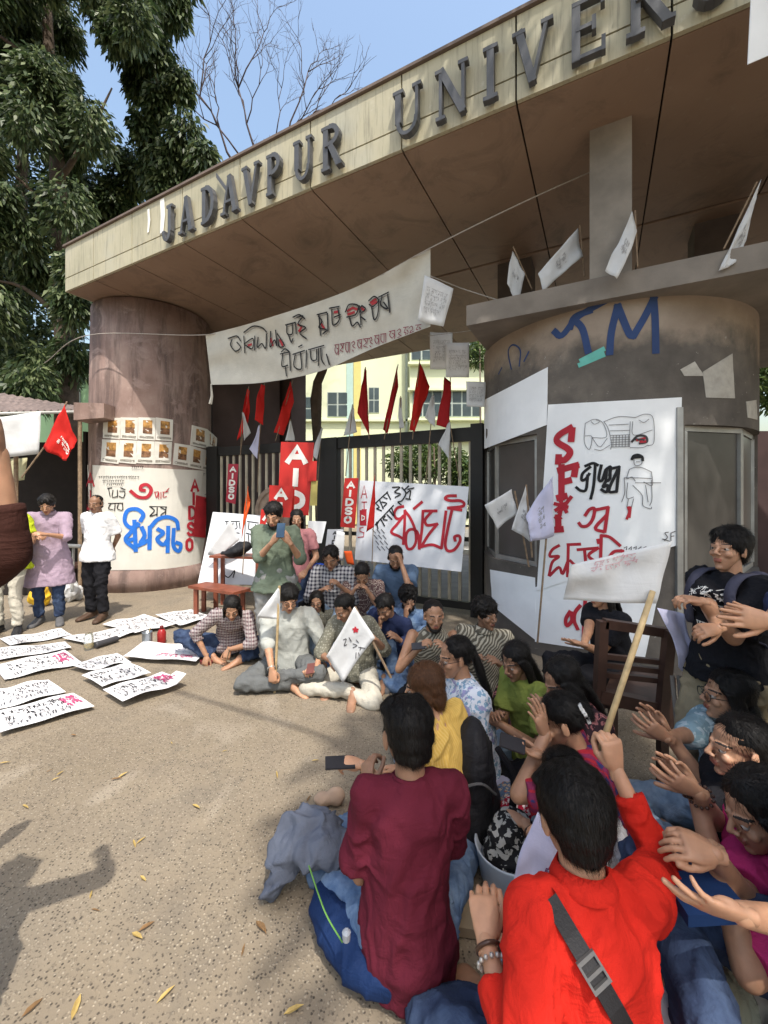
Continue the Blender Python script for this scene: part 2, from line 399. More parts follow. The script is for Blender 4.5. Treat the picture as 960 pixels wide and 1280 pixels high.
# ---- head: centre of the skull at ear height, +Y forward
def make_head(vox=.0042, fem=False):
    b = BL(); w = .94 if fem else 1.0
    b.ell((0, -.016, .038), (.074, .092, .076), n=20); b.ell((0, .012, -.015), (.063 * w, .070, .078), n=18)
    b.loft([((0, .020, -.02), (.064 * w, 0, 0), (0, .058, 0)), ((0, .026, -.055), (.055 * w, 0, 0), (0, .052, 0)), ((0, .034, -.083), (.040 * w, 0, 0), (0, .042, 0)), ((0, .042, -.104), (.024, 0, 0), (0, .028, 0)), ((0, .046, -.111), (.012, 0, 0), (0, .014, 0))], 16)
    b.ell((0, .066, -.096), (.020, .015, .014))                                    # chin
    for s in (-1, 1):
        b.cap((s * .012, .080, .021), (s * .048, .062, .020), .009, .007, 8)        # brow ridge
        b.ell((s * .037, .060, -.026), (.021, .019, .018))                         # cheek
        b.ell((s * .078, -.008, -.006), (.006, .018, .031), Matrix.Rotation(s * -.3, 3, 'Z')); b.ell((s * .073, .004, -.022), (.005, .008, .012))   # ear
        b.ell((s * .0135, .093, -.030), (.0085, .010, .007))                       # nostril wing
        b.cap((s * .016, .082, .0075), (s * .043, .070, .0075), .0052, .0045, 8)    # upper lid
        b.cap((s * .018, .080, -.0085), (s * .042, .070, -.0075), .0045, .004, 8)   # lower lid
    b.cap((0, .080, .012), (0, .104, -.024), .0075, .0105, 10)                      # nose
    b.cap((-.016, .084, -.0535), (.016, .084, -.0535), .0055, .0055, 8); b.cap((-.014, .084, -.0635), (.014, .084, -.0635), .0062, .0062, 8)   # lips
    b.ell((0, .083, -.056), (.011, .009, .0065))
    co, no, F4 = b.fuse(vox, 2, .45)
    c = co[F4].mean(1); m = np.zeros(len(F4), np.int32)
    lip = (np.abs(c[:, 2] + .0585) < .0098) & (np.abs(c[:, 0]) < .021) & (c[:, 1] > .080); m[lip] = 1
    bz = .026 - (np.abs(c[:, 0]) - .030) ** 2 * 6
    brow = (np.abs(c[:, 2] - bz) < (.0032 if fem else .0045)) & (np.abs(c[:, 0]) > .013) & (np.abs(c[:, 0]) < .050) & (c[:, 1] > .03); m[brow] = 2
    return co, F4, m
HEADS = {}
def head_tpl(fem, coarse):
    k = (fem, coarse)
    if k not in HEADS: HEADS[k] = make_head(.0062 if coarse else .0042, fem)
    return HEADS[k]
def skin_mats(tone):
    k = 'skin%.3f' % tone
    if k not in _mc:
        base = (.47 * tone, .255 * tone, .155 * tone); r = []
        for nm, c, ro in (('skin', base, .48), ('lip', (base[0] * .72, base[1] * .45, base[2] * .5), .4), ('brow', (.02, .014, .012), .8)):
            t = NT(nm + k); v = t.map(); a = tuple(q * .86 for q in c); bb = tuple(q * 1.12 for q in c)
            t.bump(t.noise(v, 160, 3), .15, .001); t.b.inputs['Subsurface Weight'].default_value = .12 if nm == 'skin' else 0; t.b.inputs['Subsurface Radius'].default_value = (.012, .005, .003)
            t.b.inputs['Subsurface Scale'].default_value = 1.0
            r.append(t.fin(t.ramp(t.noise(v, 22, 4), [(.3, a), (.7, bb)]), ro, .4))
        _mc[k] = r
    return _mc[k]
def hair_mat(col=(.0055, .0045, .004), nm='black'):
    k = 'hair' + nm
    if k not in _mc:
        t = NT(k); v = t.map((1, 1, .22)); w = t.noise(v, 190, 3, dist=.6); w2 = t.noise(v, 40, 3, dist=.5)
        t.bump(t.math('ADD', w, w2), .8, .004)
        _mc[k] = t.fin(t.ramp(w, [(.25, tuple(q * .5 for q in col)), (.75, tuple(q * 1.7 for q in col))]), .5, .22)
    return _mc[k]
def rot(yaw=0, pitch=0, roll=0):
    """pitch>0 leans forward/down, yaw>0 turns to the person's left, roll>0 leans to the person's right"""
    return Matrix.Rotation(math.radians(yaw), 3, 'Z') @ Matrix.Rotation(math.radians(roll), 3, 'Y') @ Matrix.Rotation(-math.radians(pitch), 3, 'X')
def ik(A, T, a, b, hint):
    A, T = Vector(A), Vector(T); d = T - A; L = min(d.length, (a + b) * .995); d = d.normalized(); T = A + d * L
    x = (a * a - b * b + L * L) / (2 * L); h = math.sqrt(max(a * a - x * x, 0)); hv = Vector(hint) - d * Vector(hint).dot(d)
    hv = hv.normalized() if hv.length > 1e-6 else d.orthogonal().normalized(); return A + d * x + hv * h, T
def wrinkle(co, no, amp, sc=(9, 9, 5), seed=0, mask=None):
    wp = np.stack([fbm(co * 4.0 + 3 * k, seed + 9 + k, 2) for k in range(3)], 1) * .9
    d = 1 - np.minimum(np.abs(fbm(co * np.array(sc) + wp, seed, 2)) * 3.2, 1.6); Rm = np.array(rot(35, 25, 40)); d2 = 1 - np.minimum(np.abs(fbm((co @ Rm) * np.array((13, 6, 4)) + wp, seed + 5, 2)) * 4.0, 1.4)
    d = d * .38 + d2 * .42 + fbm(co * 30 + wp, seed + 7, 2) * .08
    if mask is not None: d = d * mask
    return co + no * (d * amp)[:, None]
PALETTE = {}
def person(label, loc, yaw, seat=.12, lean=(8, 0), head=(0, 0, 0), legs='cross', arms=None, top=None, bottom=None, hair=('short', 'black'), tone=.8,
           fem=False, scale=1.0, near=False, group=None, shoes=None, glasses=False, beard=False, width=1.0, seed=0, extras=None, twist=0, hscale=1.0):
    """arms: {'R': (wrist target, elbow hint, hand kind, finger dir, back dir)}; targets are person-local or ('w', world point)"""
    root = empty('person', (loc[0], loc[1], loc[2] if len(loc) > 2 else 0), math.radians(yaw), label, 'person', group)
    root.scale = (scale,) * 3; WI = world_of(root).inverted(); WR = WI.to_3x3()
    def loc_(v):
        if isinstance(v, tuple) and len(v) == 2 and v[0] == 'w': return WI @ Vector(v[1])
        return Vector(v)
    def ldir(v):
        if isinstance(v, tuple) and len(v) == 2 and v[0] == 'w': return (WR @ Vector(v[1])).normalized()
        return Vector(v).normalized()
    sk = skin_mats(tone); vx = 1.0 if near else 1.5; w = width
    pit, side = lean; P = Vector((0, 0, seat)); spine = [P]; fr = []
    for k, f in enumerate((.25, .6, 1.0, 1.15)):
        M = rot(twist * f, pit * f, side * f); spine.append(spine[-1] + M @ Vector((0, 0, (.12, .13, .13, .12)[k]))); fr.append(M)
    fr = [rot(0, pit * .1, 0)] + fr; Rt = fr[3]; N = spine[4]
    sho = {s: spine[3] + Rt @ Vector((sx * .166 * w * (.92 if fem else 1), 0, .060)) for s, sx in (('R', 1), ('L', -1))}
    Rh = rot(*head) if len(head) < 4 else rot(*head[:3])
    H = N + Rt @ Vector((0, .010, .026)) + Rh @ Vector((0, .014, .094))
    # ---- body skin
    b = BL()
    def ring(i, hx, hy, dz=0, dy=0, M=None):
        M = M or fr[i]; return (spine[i] + M @ Vector((0, dy, dz)), M @ Vector((hx * w, 0, 0)), M @ Vector((0, hy, 0)))
    b.loft([ring(0, .13, .10, -.05), ring(0, .148, .108), ring(1, .118, .085), ring(2, .130, .092), ring(3, .142, .095), ring(3, .140, .075, .05), ring(3, .09, .06, .085), ring(4, .058, .055, -.01)], 18)
    b.cap(N - Rt @ Vector((0, .005, .04)), H + Rh @ Vector((0, -.018, -.045)), .056 * (.88 if fem else 1), .052 * (.88 if fem else 1), 14)
    el_, wr = {}, {}; hands = []
    arms = arms or {}
    for s, sx in (('R', 1), ('L', -1)):
        a = arms.get(s, ((sx * .2, .25, seat + .05), (sx * 1, -.3, -.6), 'relax'))
        T = loc_(a[0]); hint = ldir(a[1]) if len(a) > 1 else Vector((sx, -.3, -.5)); hint = Vector((hint.x * (.5 if not (len(a) > 5) else 1), hint.y, hint.z - (.35 if not (len(a) > 5) else 0))); E, T = ik(sho[s], T, .285, .25, hint); el_[s], wr[s] = E, T
        b.cap(sho[s], E, .046 * w, .036 * w, 12); b.cap(E, T, .037 * w, .0235, 12)
        fd = ldir(a[3]) if len(a) > 3 and a[3] is not None else (T - E).normalized()
        bk = ldir(a[4]) if len(a) > 4 and a[4] is not None else Vector((sx * .5, .2, .8))
        bk = (bk - fd * bk.dot(fd)).normalized(); yv = bk.cross(fd); M = np.array([[fd[i], yv[i], bk[i]] for i in range(3)])
        hc, hf = hand(a[2] if len(a) > 2 else 'relax', not near); hc = hc.copy() * (.88 if fem else .97)
        if s == 'L': hc[:, 1] *= -1; hf = hf[:, ::-1]
        hands.append((hc @ M.T + np.array(T), hf))
    # ---- legs
    hip = {s: P + Vector((sx * .09 * w, 0, 0)) for s, sx in (('R', 1), ('L', -1))}; kn, an, toe = {}, {}, {}
    for s, sx in (('R', 1), ('L', -1)):
        L = legs[s] if isinstance(legs, dict) else legs
        if L == 'cross': an[s] = Vector((-sx * .10, .31 + .03 * sx, .075 + .012 * sx)); hint = Vector((sx, .35, -.1)); toe[s] = Vector((-sx * .35, 1.0, -.22))
        elif L == 'stand': an[s] = Vector((sx * .11, .0 - .03 * sx, .075)); hint = Vector((0, 1, 0)); toe[s] = Vector((sx * .25, 1, -.08))
        elif L == 'chair': an[s] = Vector((sx * .13, .42, .08)); hint = Vector((sx * .15, .6, 1)); toe[s] = Vector((sx * .1, 1, -.1))
        elif L == 'up': an[s] = Vector((sx * .12, .48, .075)); hint = Vector((sx * .15, .3, 1)); toe[s] = Vector((sx * .2, 1, -.1))
        elif L == 'squat': an[s] = Vector((sx * .14, .12, .075)); hint = Vector((sx * .35, 1, .8)); toe[s] = Vector((sx * .3, 1, -.1))
        elif L == 'fold': an[s] = Vector((sx * .17, -.12, .06)); hint = Vector((sx * .2, 1, .1)); toe[s] = Vector((0, -1, 0))
        else: an[s] = loc_(L[0]); hint = ldir(L[1]); toe[s] = ldir(L[2])
        kn[s], an[s] = ik(hip[s], an[s], .43, .41, hint); toe[s] = toe[s].normalized()
        if not (shoes is None and bottom is None): pass
        b.cap(hip[s], kn[s], .078 * w, .05 * w, 12); b.cap(kn[s], an[s], .05, .033, 12)
        if shoes is None: b.loft([(an[s] + toe[s] * t + Vector((0, 0, dz)), (Vector((0, 0, 1)).cross(toe[s])).normalized() * hw, Vector((0, 0, hh))) for t, dz, hw, hh in ((-.055, -.03, .018, .03), (-.03, -.025, .03, .042), (.05, -.035, .036, .034), (.12, -.047, .042, .022), (.17, -.05, .038, .016), (.19, -.052, .02, .01))], 12)
    co, no, F4 = b.fuse(.0085 * vx, 3)
    hc, hf, hm = head_tpl(fem, not near); rv_ = random.Random(seed * 7 + 1); hc = hc * np.array((rv_.uniform(.94, 1.04), rv_.uniform(.98, 1.02), rv_.uniform(.95, 1.03))); HM = np.array(Rh); hs = (.96 if fem else 1.0) * hscale
    parts = [(co, F4, np.zeros(len(F4), np.int32)), ((hc * hs) @ HM.T + np.array(H), hf, hm)] + [(c, f, np.zeros(len(f), np.int32)) for c, f in hands]
    cs, fs, ms = [], [], []; n = 0
    for c, f, m in parts: cs.append(c); fs.append(f + n); ms.append(m); n += len(c)
    npmesh('body', np.vstack(cs), np.vstack(fs), sk, root, np.concatenate(ms))
    # ---- eyes
    for sx in (-1, 1):
        m = MB(); e = H + Rh @ Vector((sx * .030 * hs, .0665, .0005)); m.lathe((0, 0, 0), [(.0005, -.0115), (.006, -.0098), (.0098, -.006), (.0115, 0), (.0103, .005), (.0052, .0101), (.005, .0104), (.0023, .0113), (.0004, .0116)], 10)
        Q = Rh @ Matrix.Rotation(-math.pi / 2, 3, 'X'); V = [Q @ p + e for p in m.v]
        me = bpy.data.meshes.new('eye'); me.from_pydata([tuple(p) for p in V], [], m.f)
        for mm in (plain('eye_white', (.34, .30, .27), .35, .03), plain('iris', (.035, .018, .01), .15, .1), plain('pupil', (.004, .004, .004), .1, 0)): me.materials.append(mm)
        for i, p in enumerate(me.polygons):
            k = i // 10 if i < 80 else 8
            p.material_index = 0 if k < 5 or i == 80 else (1 if k < 7 else 2)
        me.shade_smooth(); link('eye', me, None, root)
    # ---- top
    def limb_tube(bl, pts, rads, flat=1.0):
        Q, q = [], []
        for i in range(len(pts)):       # round the bends so that the cloth keeps its girth
            if 0 < i < len(pts) - 1:
                a, b_, c_ = pts[i - 1], pts[i], pts[i + 1]
                Q += [b_ + (a - b_) * .12, b_, b_ + (c_ - b_) * .12]; q += [rads[i]] * 3
            else: Q.append(pts[i]); q.append(rads[i])
        R = []; u = None
        for i, p in enumerate(Q):
            d = (Q[min(i + 1, len(Q) - 1)] - Q[max(i - 1, 0)]).normalized()
            u = d.orthogonal() if u is None else u - d * u.dot(d)
            u = u.normalized() if u.length > 1e-5 else d.orthogonal().normalized(); v = d.cross(u); R.append((p, u * q[i], v * q[i] * flat))
        bl.loft(R, 14)
        for i in range(1, len(pts) - 1): bl.ell(pts[i], (rads[i] * .99,) * 3)
    if top:
        mt = top['m']; lo = top.get('loose', .018); sl = top.get('sleeve', 'short'); hem = top.get('hem', .04); bl = BL()
        belly = top.get('belly', 0.0)
        rr = [ring(0, (.185 if seat > .5 else .16) + lo + top.get('flare', 0), (.132 if seat > .5 else .118) + lo + top.get('flare', 0), -hem), ring(0, (.172 if seat > .5 else .158) + lo, .122 + lo + belly, .0), ring(1, .134 + lo, .100 + lo + belly, 0, belly * .5), ring(2, .140 + lo, .100 + lo), ring(3, .150 + lo * .7, .102 + lo * .6),
              ring(3, .142 + lo * .3, .086 + lo * .3, .050), ring(3, .112, .074, .085), ring(4, .074, .066, .0 + top.get('neck', 0))]
        if hem > .12: rr.insert(0, ring(0, .190 + lo + top.get('flare', .03), .13 + lo + top.get('flare', .03), -hem)); rr[1] = ring(0, .188 + lo + top.get('flare', 0) * .4, .135 + lo, -hem * .4)
        if top.get('scoop'): rr = rr[:-2] + [ring(3, .128, .082, .066)]
        bl.loft(rr, 22)
        for s in 'RL':
            so = sho[s]; E, T = el_[s], wr[s]; ra = .058 * w + lo * .55
            if sl == 'none': continue
            inner = so + (spine[3] + Rt @ Vector((0, 0, .02)) - so) * .45; bl.cap(spine[4] + Rt @ Vector((0, -.005, -.045)), so + Rt @ Vector((0, 0, .004)), .058, .046 * w + lo * .5, 12)
            if sl == 'short': k = top.get('slen', .68); limb_tube(bl, [inner, so, so + (E - so) * k * .5, so + (E - so) * k], [ra * .95, ra, ra * .98, ra * 1.0])
            else:
                k = top.get('cuff', {'three': .35, 'elbow': .12, 'long': .93}[sl]); limb_tube(bl, [inner, so, so + (E - so) * .5, E, E + (T - E) * k * .5, E + (T - E) * k], [ra * .95, ra, ra * .9, ra * .84, ra * .76, (.046 if sl != 'long' else .038) + lo * .4])
        vo = (.0075 if near else .0145); c, nn, f4 = bl.fuse(vo, 4 if near else 2)
        am = top.get('fold', .011) * 1.15; c = wrinkle(c, nn, am, top.get('fsc', (10, 10, 5)), seed + 3)
        zc = fbm(c * 28, seed + 2, 2)[:, None] * nn * .0012; c = c + zc
        c[:, 2] = np.maximum(c[:, 2], .004)
        npmesh(top.get('name', 'shirt'), c, f4, mt, root)
        if top.get('band'):
            cN = spine[4] + fr[4] @ Vector((0, .0, -.012)); m2 = MB(); m2.tube([cN + fr[4] @ Vector((.073 * w * math.cos(a), .066 * math.sin(a) + .004, .004 * math.cos(2 * a) - .012 * math.sin(a))) for a in [2 * math.pi * k / 24 for k in range(25)]], .0075, 8, False); m2.build('neckband', mt, root, True, True)
        if top.get('collar'):
            cb = BL(); cN = spine[4] + fr[4] @ Vector((0, .004, -.002)); R_ = fr[4]
            rings = []
            m2 = MB()
            for r_, z_ in ((.070, -.012), (.064, .028), (.068, .030), (.084, -.004), (.080, -.010)):
                pass
            m2.lathe((0, 0, 0), [(.074, -.014), (.0635, .026), (.067, .032), (.088, -.004), (.086, -.014)], 20)
            V = [R_ @ Vector((p.x * w, p.y * .95, p.z)) + cN for p in m2.v]; mesh('collar', V, m2.f[:-2], mt, root, smooth=True, local=True)
    # ---- bottom
    if bottom:
        bl = BL(); lo = bottom.get('loose', .014); short = bottom.get('short', 0)
        bl.loft([ring(0, .128 + lo, .10 + lo, -.07), ring(0, .150 + lo, .112 + lo, -.02), ring(0, .146 + lo, .108 + lo, .04), ring(1, .118 + lo, .092 + lo, -.02)], 18)
        for s in 'RL':
            K, A = kn[s], an[s]
            pts = [hip[s], hip[s] + (K - hip[s]) * .5, K, K + (A - K) * .5, A + (K - A) * (.03 if not short else short)]
            limb_tube(bl, pts, [(.092 if seat > .3 else .086) * w + lo, (.080 if seat > .3 else .070) * w + lo * .8, .056 + lo * .8, .049 + lo * .7, .042 + lo]); bl.ell(K, (.058 + lo * .8,) * 3)
        c, nn, f4 = bl.fuse(.010 * vx, 3); c = wrinkle(c, nn, bottom.get('fold', .022), (9, 9, 9), seed + 5); c[:, 2] = np.maximum(c[:, 2], .004)
        npmesh(bottom.get('name', 'trousers'), c, f4, bottom['m'], root)
    if shoes:
        for s in 'RL':
            t = toe[s]; sd = (Vector((0, 0, 1)).cross(t)).normalized(); up = t.cross(sd); bl = BL(); A = an[s]
            if up.z < 0: up = -up
            bl.loft([(A + t * x + up * z, sd * hw, up * hh) for x, z, hw, hh in ((-.075, -.035, .02, .03), (-.055, -.02, .036, .05), (.0, -.02, .040, .052), (.06, -.035, .044, .038), (.13, -.045, .048, .028), (.185, -.05, .042, .022), (.21, -.052, .022, .014))], 14)
            bl.loft([(A + t * x + up * -.062, sd * hw, up * .012) for x, hw in ((-.085, .02), (-.065, .04), (.0, .043), (.13, .052), (.19, .045), (.215, .024))], 14)
            c, nn, f4 = bl.fuse(.006 * vx, 2); npmesh('shoe', c, f4, shoes, root)
    # ---- hair
    style, hc_ = hair; hm_ = {'black': hair_mat(), 'brown': hair_mat((.075, .034, .016), 'brown'), 'dark': hair_mat((.02, .013, .01), 'dark')}[hc_]
    bl = BL(); X = lambda x, y, z: H + Rh @ Vector((x, y, z))
    if style != 'bald':
        big = {'short': 0, 'crop': -.007, 'curly': .018, 'bun': -.002, 'long': .001, 'pony': -.003, 'bob': .006, 'braid': 0, 'tied': -.003, 'full': .007}[style]
        bl.ell(X(0, -.026, .050), (.083 + big, .094 + big, .077 + big * 1.2), Rh, 20); bl.ell(X(0, -.045, .008), (.077 + big * .6, .066 + big, .062), Rh, 16)
        if style in ('short', 'full', 'crop'):
            bl.ell(X(0, -.052, -.035), (.064, .045, .042), Rh)
            for s in (-1, 1): bl.ell(X(s * .070, .005, .012), (.010, .016, .026), Rh)
        if style in ('short', 'full', 'curly'):
            for k in range(9 if style != 'curly' else 22):
                r = random.Random(seed * 31 + k); a = r.uniform(0, 6.28); q = r.uniform(.1, 1)
                if style == 'curly': bl.ell(X(math.cos(a) * .075 * q ** .3, -.02 + math.sin(a) * .085, .055 + r.uniform(-.06, .055)), (.026, .026, .026))
                else: bl.cap(X(math.cos(a) * .05, -.01 + math.sin(a) * .05, .105), X(math.cos(a) * .078, .0 + math.sin(a) * .078, .082), .016, .012, 8)
        if style == 'beard': pass
        back = Vector(Rt @ Vector((0, -1, 0))); 
        def fall(w0, w1, L, th=.032, xo=0):
            a = X(xo, -.060, .02); n1 = X(xo, -.085, -.06); sb = spine[4] + Rt @ Vector((xo, -.085, -.03)); e = sb + Rt @ Vector((xo * .3, -.045, -L))
            sd = Rh @ Vector((1, 0, 0)); sd2 = Rt @ Vector((1, 0, 0)); fw = Rt @ Vector((0, 1, 0))
            bl.loft([(a, sd * w0 * .8, fw * .05), (n1, sd * w0, fw * th * 1.1), (sb, sd2 * w0 * .95, fw * th), ((sb + e) / 2, sd2 * (w0 + w1) / 2, fw * th * .85), (e, sd2 * w1, fw * th * .5)], 14)
        if style == 'long':
            fall(.082, .055, .24)
            for s in (-1, 1): bl.loft([(X(s * .070, .015, .04), Rh @ Vector((.014, 0, 0)), Rh @ Vector((0, .035, 0))), (X(s * .083, -.012, -.03), Rh @ Vector((.013, 0, 0)), Rh @ Vector((0, .038, 0))), (X(s * .080, -.02, -.12), Rh @ Vector((.018, 0, 0)), Rh @ Vector((0, .034, 0))), (N + Rt @ Vector((s * .09, -.02, -.06)), Rt @ Vector((.022, 0, 0)), Rt @ Vector((0, .03, 0)))], 10)
        if style in ('pony', 'braid'):
            bl.ell(X(0, -.115, .02), (.026, .026, .026)); a = X(0, -.12, .02); sd = Rt @ Vector((1, 0, 0)); fw = Rt @ Vector((0, 1, 0)); e = spine[2] + Rt @ Vector((.02, -.15, -.02)); m1 = spine[4] + Rt @ Vector((0, -.115, -.0))
            bl.loft([(a, sd * .024, fw * .02), (a + (m1 - a) * .5, sd * .034, fw * .026), (m1, sd * .036, fw * .026), ((m1 + e) / 2, sd * .03, fw * .024), (e, sd * .012, fw * .012)], 12)
        if style == 'bun': bl.ell(X(0, -.108, .012), (.048, .034, .042), Rh); bl.ell(X(0.01, -.125, -.01), (.035, .026, .03), Rh)
        if style == 'tied': bl.ell(X(0, -.112, .0), (.03, .028, .03), Rh); fall(.035, .02, -.02, .022)
        if style == 'bob':
            bl.ell(X(0, -.062, -.045), (.066, .045, .060), Rh); bl.ell(X(0, -.058, -.085), (.052, .036, .035), Rh)
            for s in (-1, 1): bl.ell(X(s * .072, -.012, -.03), (.02, .045, .06), Rh)
        if beard:
            bl.ell(X(0, .060, -.098), (.036, .030, .022), Rh)
            for s in (-1, 1): bl.cap(X(s * .055, .030, -.045), X(s * .034, .055, -.09), .014, .016, 8); bl.cap(X(s * .003, .093, -.047), X(s * .022, .086, -.052), .0035, .003, 6)
        c, nn, f4 = bl.fuse(.0058 * (1 if near else 1.35), 2, .4)
        fall_ = np.clip((np.linalg.norm(c - np.array(H), axis=1) - .14) / .1, 0, 1)[:, None]; c = np.array(H) + (c - np.array(H)) * (hs * (1 - fall_) + fall_)
        hl = (c - np.array(H)) @ np.array(Rh)     # head space
        st = fbm(hl * np.array((60, 60, 9)) , seed + 1, 2)
        lump = fbm(hl * (30 if style != 'curly' else 55), seed + 4, 2)
        c = c + nn * (st * .0022 + lump * (.003 if style != 'curly' else .008))[:, None]
        cs = [c]; fs = [f4]
        ns = (6500 if near else 700) * (2 if style in ('curly',) else 1)     # loose strands, so that the outline frays
        r = np.random.RandomState(seed + 77); i = r.randint(0, len(f4), ns); p = c[f4[i]].mean(1); q = nn[f4[i]].mean(1)
        dn = np.array(Rh @ Vector((0, -.5, -1))); up_ = np.array(Rh @ Vector((0, 0, 1)))
        tl = np.cross(np.cross(q, dn[None]), q); tl /= np.linalg.norm(tl, axis=1)[:, None] + 1e-6
        Ls = r.uniform(.012, .034, ns)[:, None] * (1.0 if style != 'curly' else .7); jit = r.normal(0, .35, (ns, 3))
        tipp = p + (tl * .85 + q * r.uniform(.05, .38, ns)[:, None] + jit * (.35 if style != 'curly' else 1.0)) * Ls; sdv = np.cross(q, tl); sdv *= .0007 if near else .0015
        V2 = np.concatenate([p - sdv, p + sdv, tipp + sdv * .2, tipp - sdv * .2]).reshape(4, ns, 3).transpose(1, 0, 2).reshape(-1, 3)
        cs.append(V2); fs.append(np.arange(ns * 4).reshape(-1, 4) + len(c))
        npmesh('hair', np.vstack(cs), np.vstack(fs), hm_, root)
    if glasses:
        m = MB()
        for s in (-1, 1):
            ring_ = [H + Rh @ (Vector((s * .032 + .023 * math.cos(a), .094 - .004 * abs(math.cos(a)), -.002 + .019 * math.sin(a)))) for a in [2 * math.pi * k / 14 for k in range(15)]]
            m.tube(ring_, .0016, 5); m.tube([H + Rh @ Vector((s * .055, .092, .002)), H + Rh @ Vector((s * .080, .0, .006))], .0017, 5)
        m.tube([H + Rh @ Vector((-.010, .095, .0)), H + Rh @ Vector((.010, .095, .0))], .0016, 5)
        m.build('glasses', plain('frame_black', (.02, .02, .02), .3), root, local=True)
    return dict(root=root, H=H, Rh=Rh, wr=wr, el=el_, sho=sho, spine=spine, fr=fr, Rt=Rt, kn=kn, an=an, N=N)
def bangle(P, s, r, mat, name='bracelet', t=.9, beads=False):
    E, T = P['el'][s], P['wr'][s]; c = E + (T - E) * t; d = (T - E).normalized(); u = d.orthogonal().normalized(); v = d.cross(u); m = MB()
    if beads:
        for k in range(14): a = 2 * math.pi * k / 14; m.lathe(c + (u * math.cos(a) + v * math.sin(a)) * r, [(.001, -.006), (.006, -.002), (.006, .002), (.001, .006)], 6)
    else: m.tube([c + (u * math.cos(a) + v * math.sin(a)) * r for a in [2 * math.pi * k / 18 for k in range(19)]], .005, 6)
    m.build(name, mat, P['root'], smooth=True, local=True)
from mathutils.bvhtree import BVHTree
def on_cloth(P, prefix, front):
    """a projector onto one garment: (side, height) near the upper torso -> point, outward direction, in the person's frame"""
    g_ = [c_ for c_ in P['root'].children if c_.name.startswith(prefix)][0]; bv = BVHTree.FromPolygons([v_.co.copy() for v_ in g_.data.vertices], [tuple(p_.vertices) for p_ in g_.data.polygons])
    Rt, s3 = P['Rt'], P['spine'][3]; sg_ = 1 if front else -1
    def f(u, v):
        h_ = bv.ray_cast(s3 + Rt @ Vector((u, .5 * sg_, v)), Rt @ Vector((0, -sg_, 0)))
        return (h_[0] if h_[0] is not None else s3 + Rt @ Vector((u, .12 * sg_, v))), Rt @ Vector((0, sg_, 0))
    return f
# ================================================================ SETTING
D_ = Vector((.887, -.462, 0)); N_ = Vector((.462, .887, 0))
def FR(s, q, z): return D_ * s + N_ * q + Vector((0, 0, z))
def s_of(x, q): r = (x - CX) / F; z = q / (.462 * r + .887); return z * (.887 * r - .462)
def z_of(x, q): r = (x - CX) / F; return q / (.462 * r + .887)
QP = lambda q: Plane(N_ * q, N_)
# ---- ground: worn bitumen with exposed pebbles
t = NT('exposed_aggregate'); v = t.map(coord='Object')
vo = t.vor(v, 78); vo2 = t.vor(v, 62); dirt = t.noise(v, .55, 6, .6); mid = t.noise(v, 5, 5); fine = t.noise(v, 60, 4)
peb = t.ramp(vo.outputs['Distance'], [(.22, (1, 1, 1)), (.40, (0, 0, 0))])
rnd = t.n('SeparateColor'); t.l(vo.outputs['Color'], rnd.inputs[0])
stone = t.ramp(rnd.outputs[0], [(0, (.035, .03, .026)), (.36, (.08, .066, .052)), (.50, (.27, .225, .165)), (1, (.37, .32, .245))])
basec = t.ramp(dirt, [(.3, (.185, .150, .105)), (.5, (.24, .198, .143)), (.72, (.29, .243, .18))])
basec = t.mix(t.math('MULTIPLY', t.ramp(mid, [(.35, (0, 0, 0)), (.7, (1, 1, 1))]), .35), basec, (.17, .14, .11))
pits = t.math('GREATER_THAN', fine, .60); crk = t.vor(t.map((1, 1, 1)), .55, 'DISTANCE_TO_EDGE'); basec = t.mix(t.math('MULTIPLY', t.ramp(t.noise(v, 1.6, 6, .7), [(.52, (0, 0, 0)), (.62, (1, 1, 1))]), .35), basec, (.13, .115, .095)); basec = t.mix(t.math('MULTIPLY', t.ramp(t.noise(v, .9, 3, .5, 2.0), [(.60, (0, 0, 0)), (.70, (1, 1, 1))]), .4), basec, (.38, .33, .26))
c = t.mix(t.math('MULTIPLY', peb, .85), basec, stone); c = t.mix(t.math('MULTIPLY', pits, .4), c, (.09, .075, .06))
far = t.n('SeparateXYZ'); t.l(v, far.inputs[0])
dust = t.ramp(t.math('ADD', t.math('MULTIPLY', far.outputs[1], .17), t.math('MULTIPLY', dirt, .5)), [(1.02, (0, 0, 0)), (1.28, (1, 1, 1))]) if False else None
t.bump(t.math('ADD', t.math('MULTIPLY', peb, .8), fine), .55, .004); M_GROUND = t.fin(c, .88, .25)
gm = MB(); st = 24
for j in range(st):
    for i in range(st): pass
gm.add([(-400, -400, -.004), (400, -400, -.004), (400, 900, -.004), (-400, 900, -.004)], [(0, 1, 2, 3)])
t = NT('dry_earth'); v = t.map(); M_EARTH = t.fin(t.ramp(t.noise(v, .3, 6), [(.3, (.20, .165, .12)), (.7, (.30, .25, .19))]), .95, .1)
tag(gm.build('ground', M_EARTH), kind='structure')
gv = []; gf = []; nx, ny = 60, 60
for j in range(ny + 1):
    for i in range(nx + 1):
        x = -9 + 18 * i / nx; y = -3 + 13.5 * j / ny; gv.append((x, y, .0 + .004 * math.sin(x * 2.1 + y) * math.cos(y * 1.7 - x * .6) - .0))
for j in range(ny):
    for i in range(nx): a = j * (nx + 1) + i; gf.append((a, a + 1, a + nx + 2, a + nx + 1))
tag(mesh('forecourt', gv, gf, M_GROUND, smooth=True), kind='structure')
t = NT('asphalt_road'); v = t.map(); M_ROAD = t.fin(t.ramp(t.noise(v, 3, 6), [(.3, (.16, .15, .14)), (.7, (.23, .22, .20))]), .9, .2)
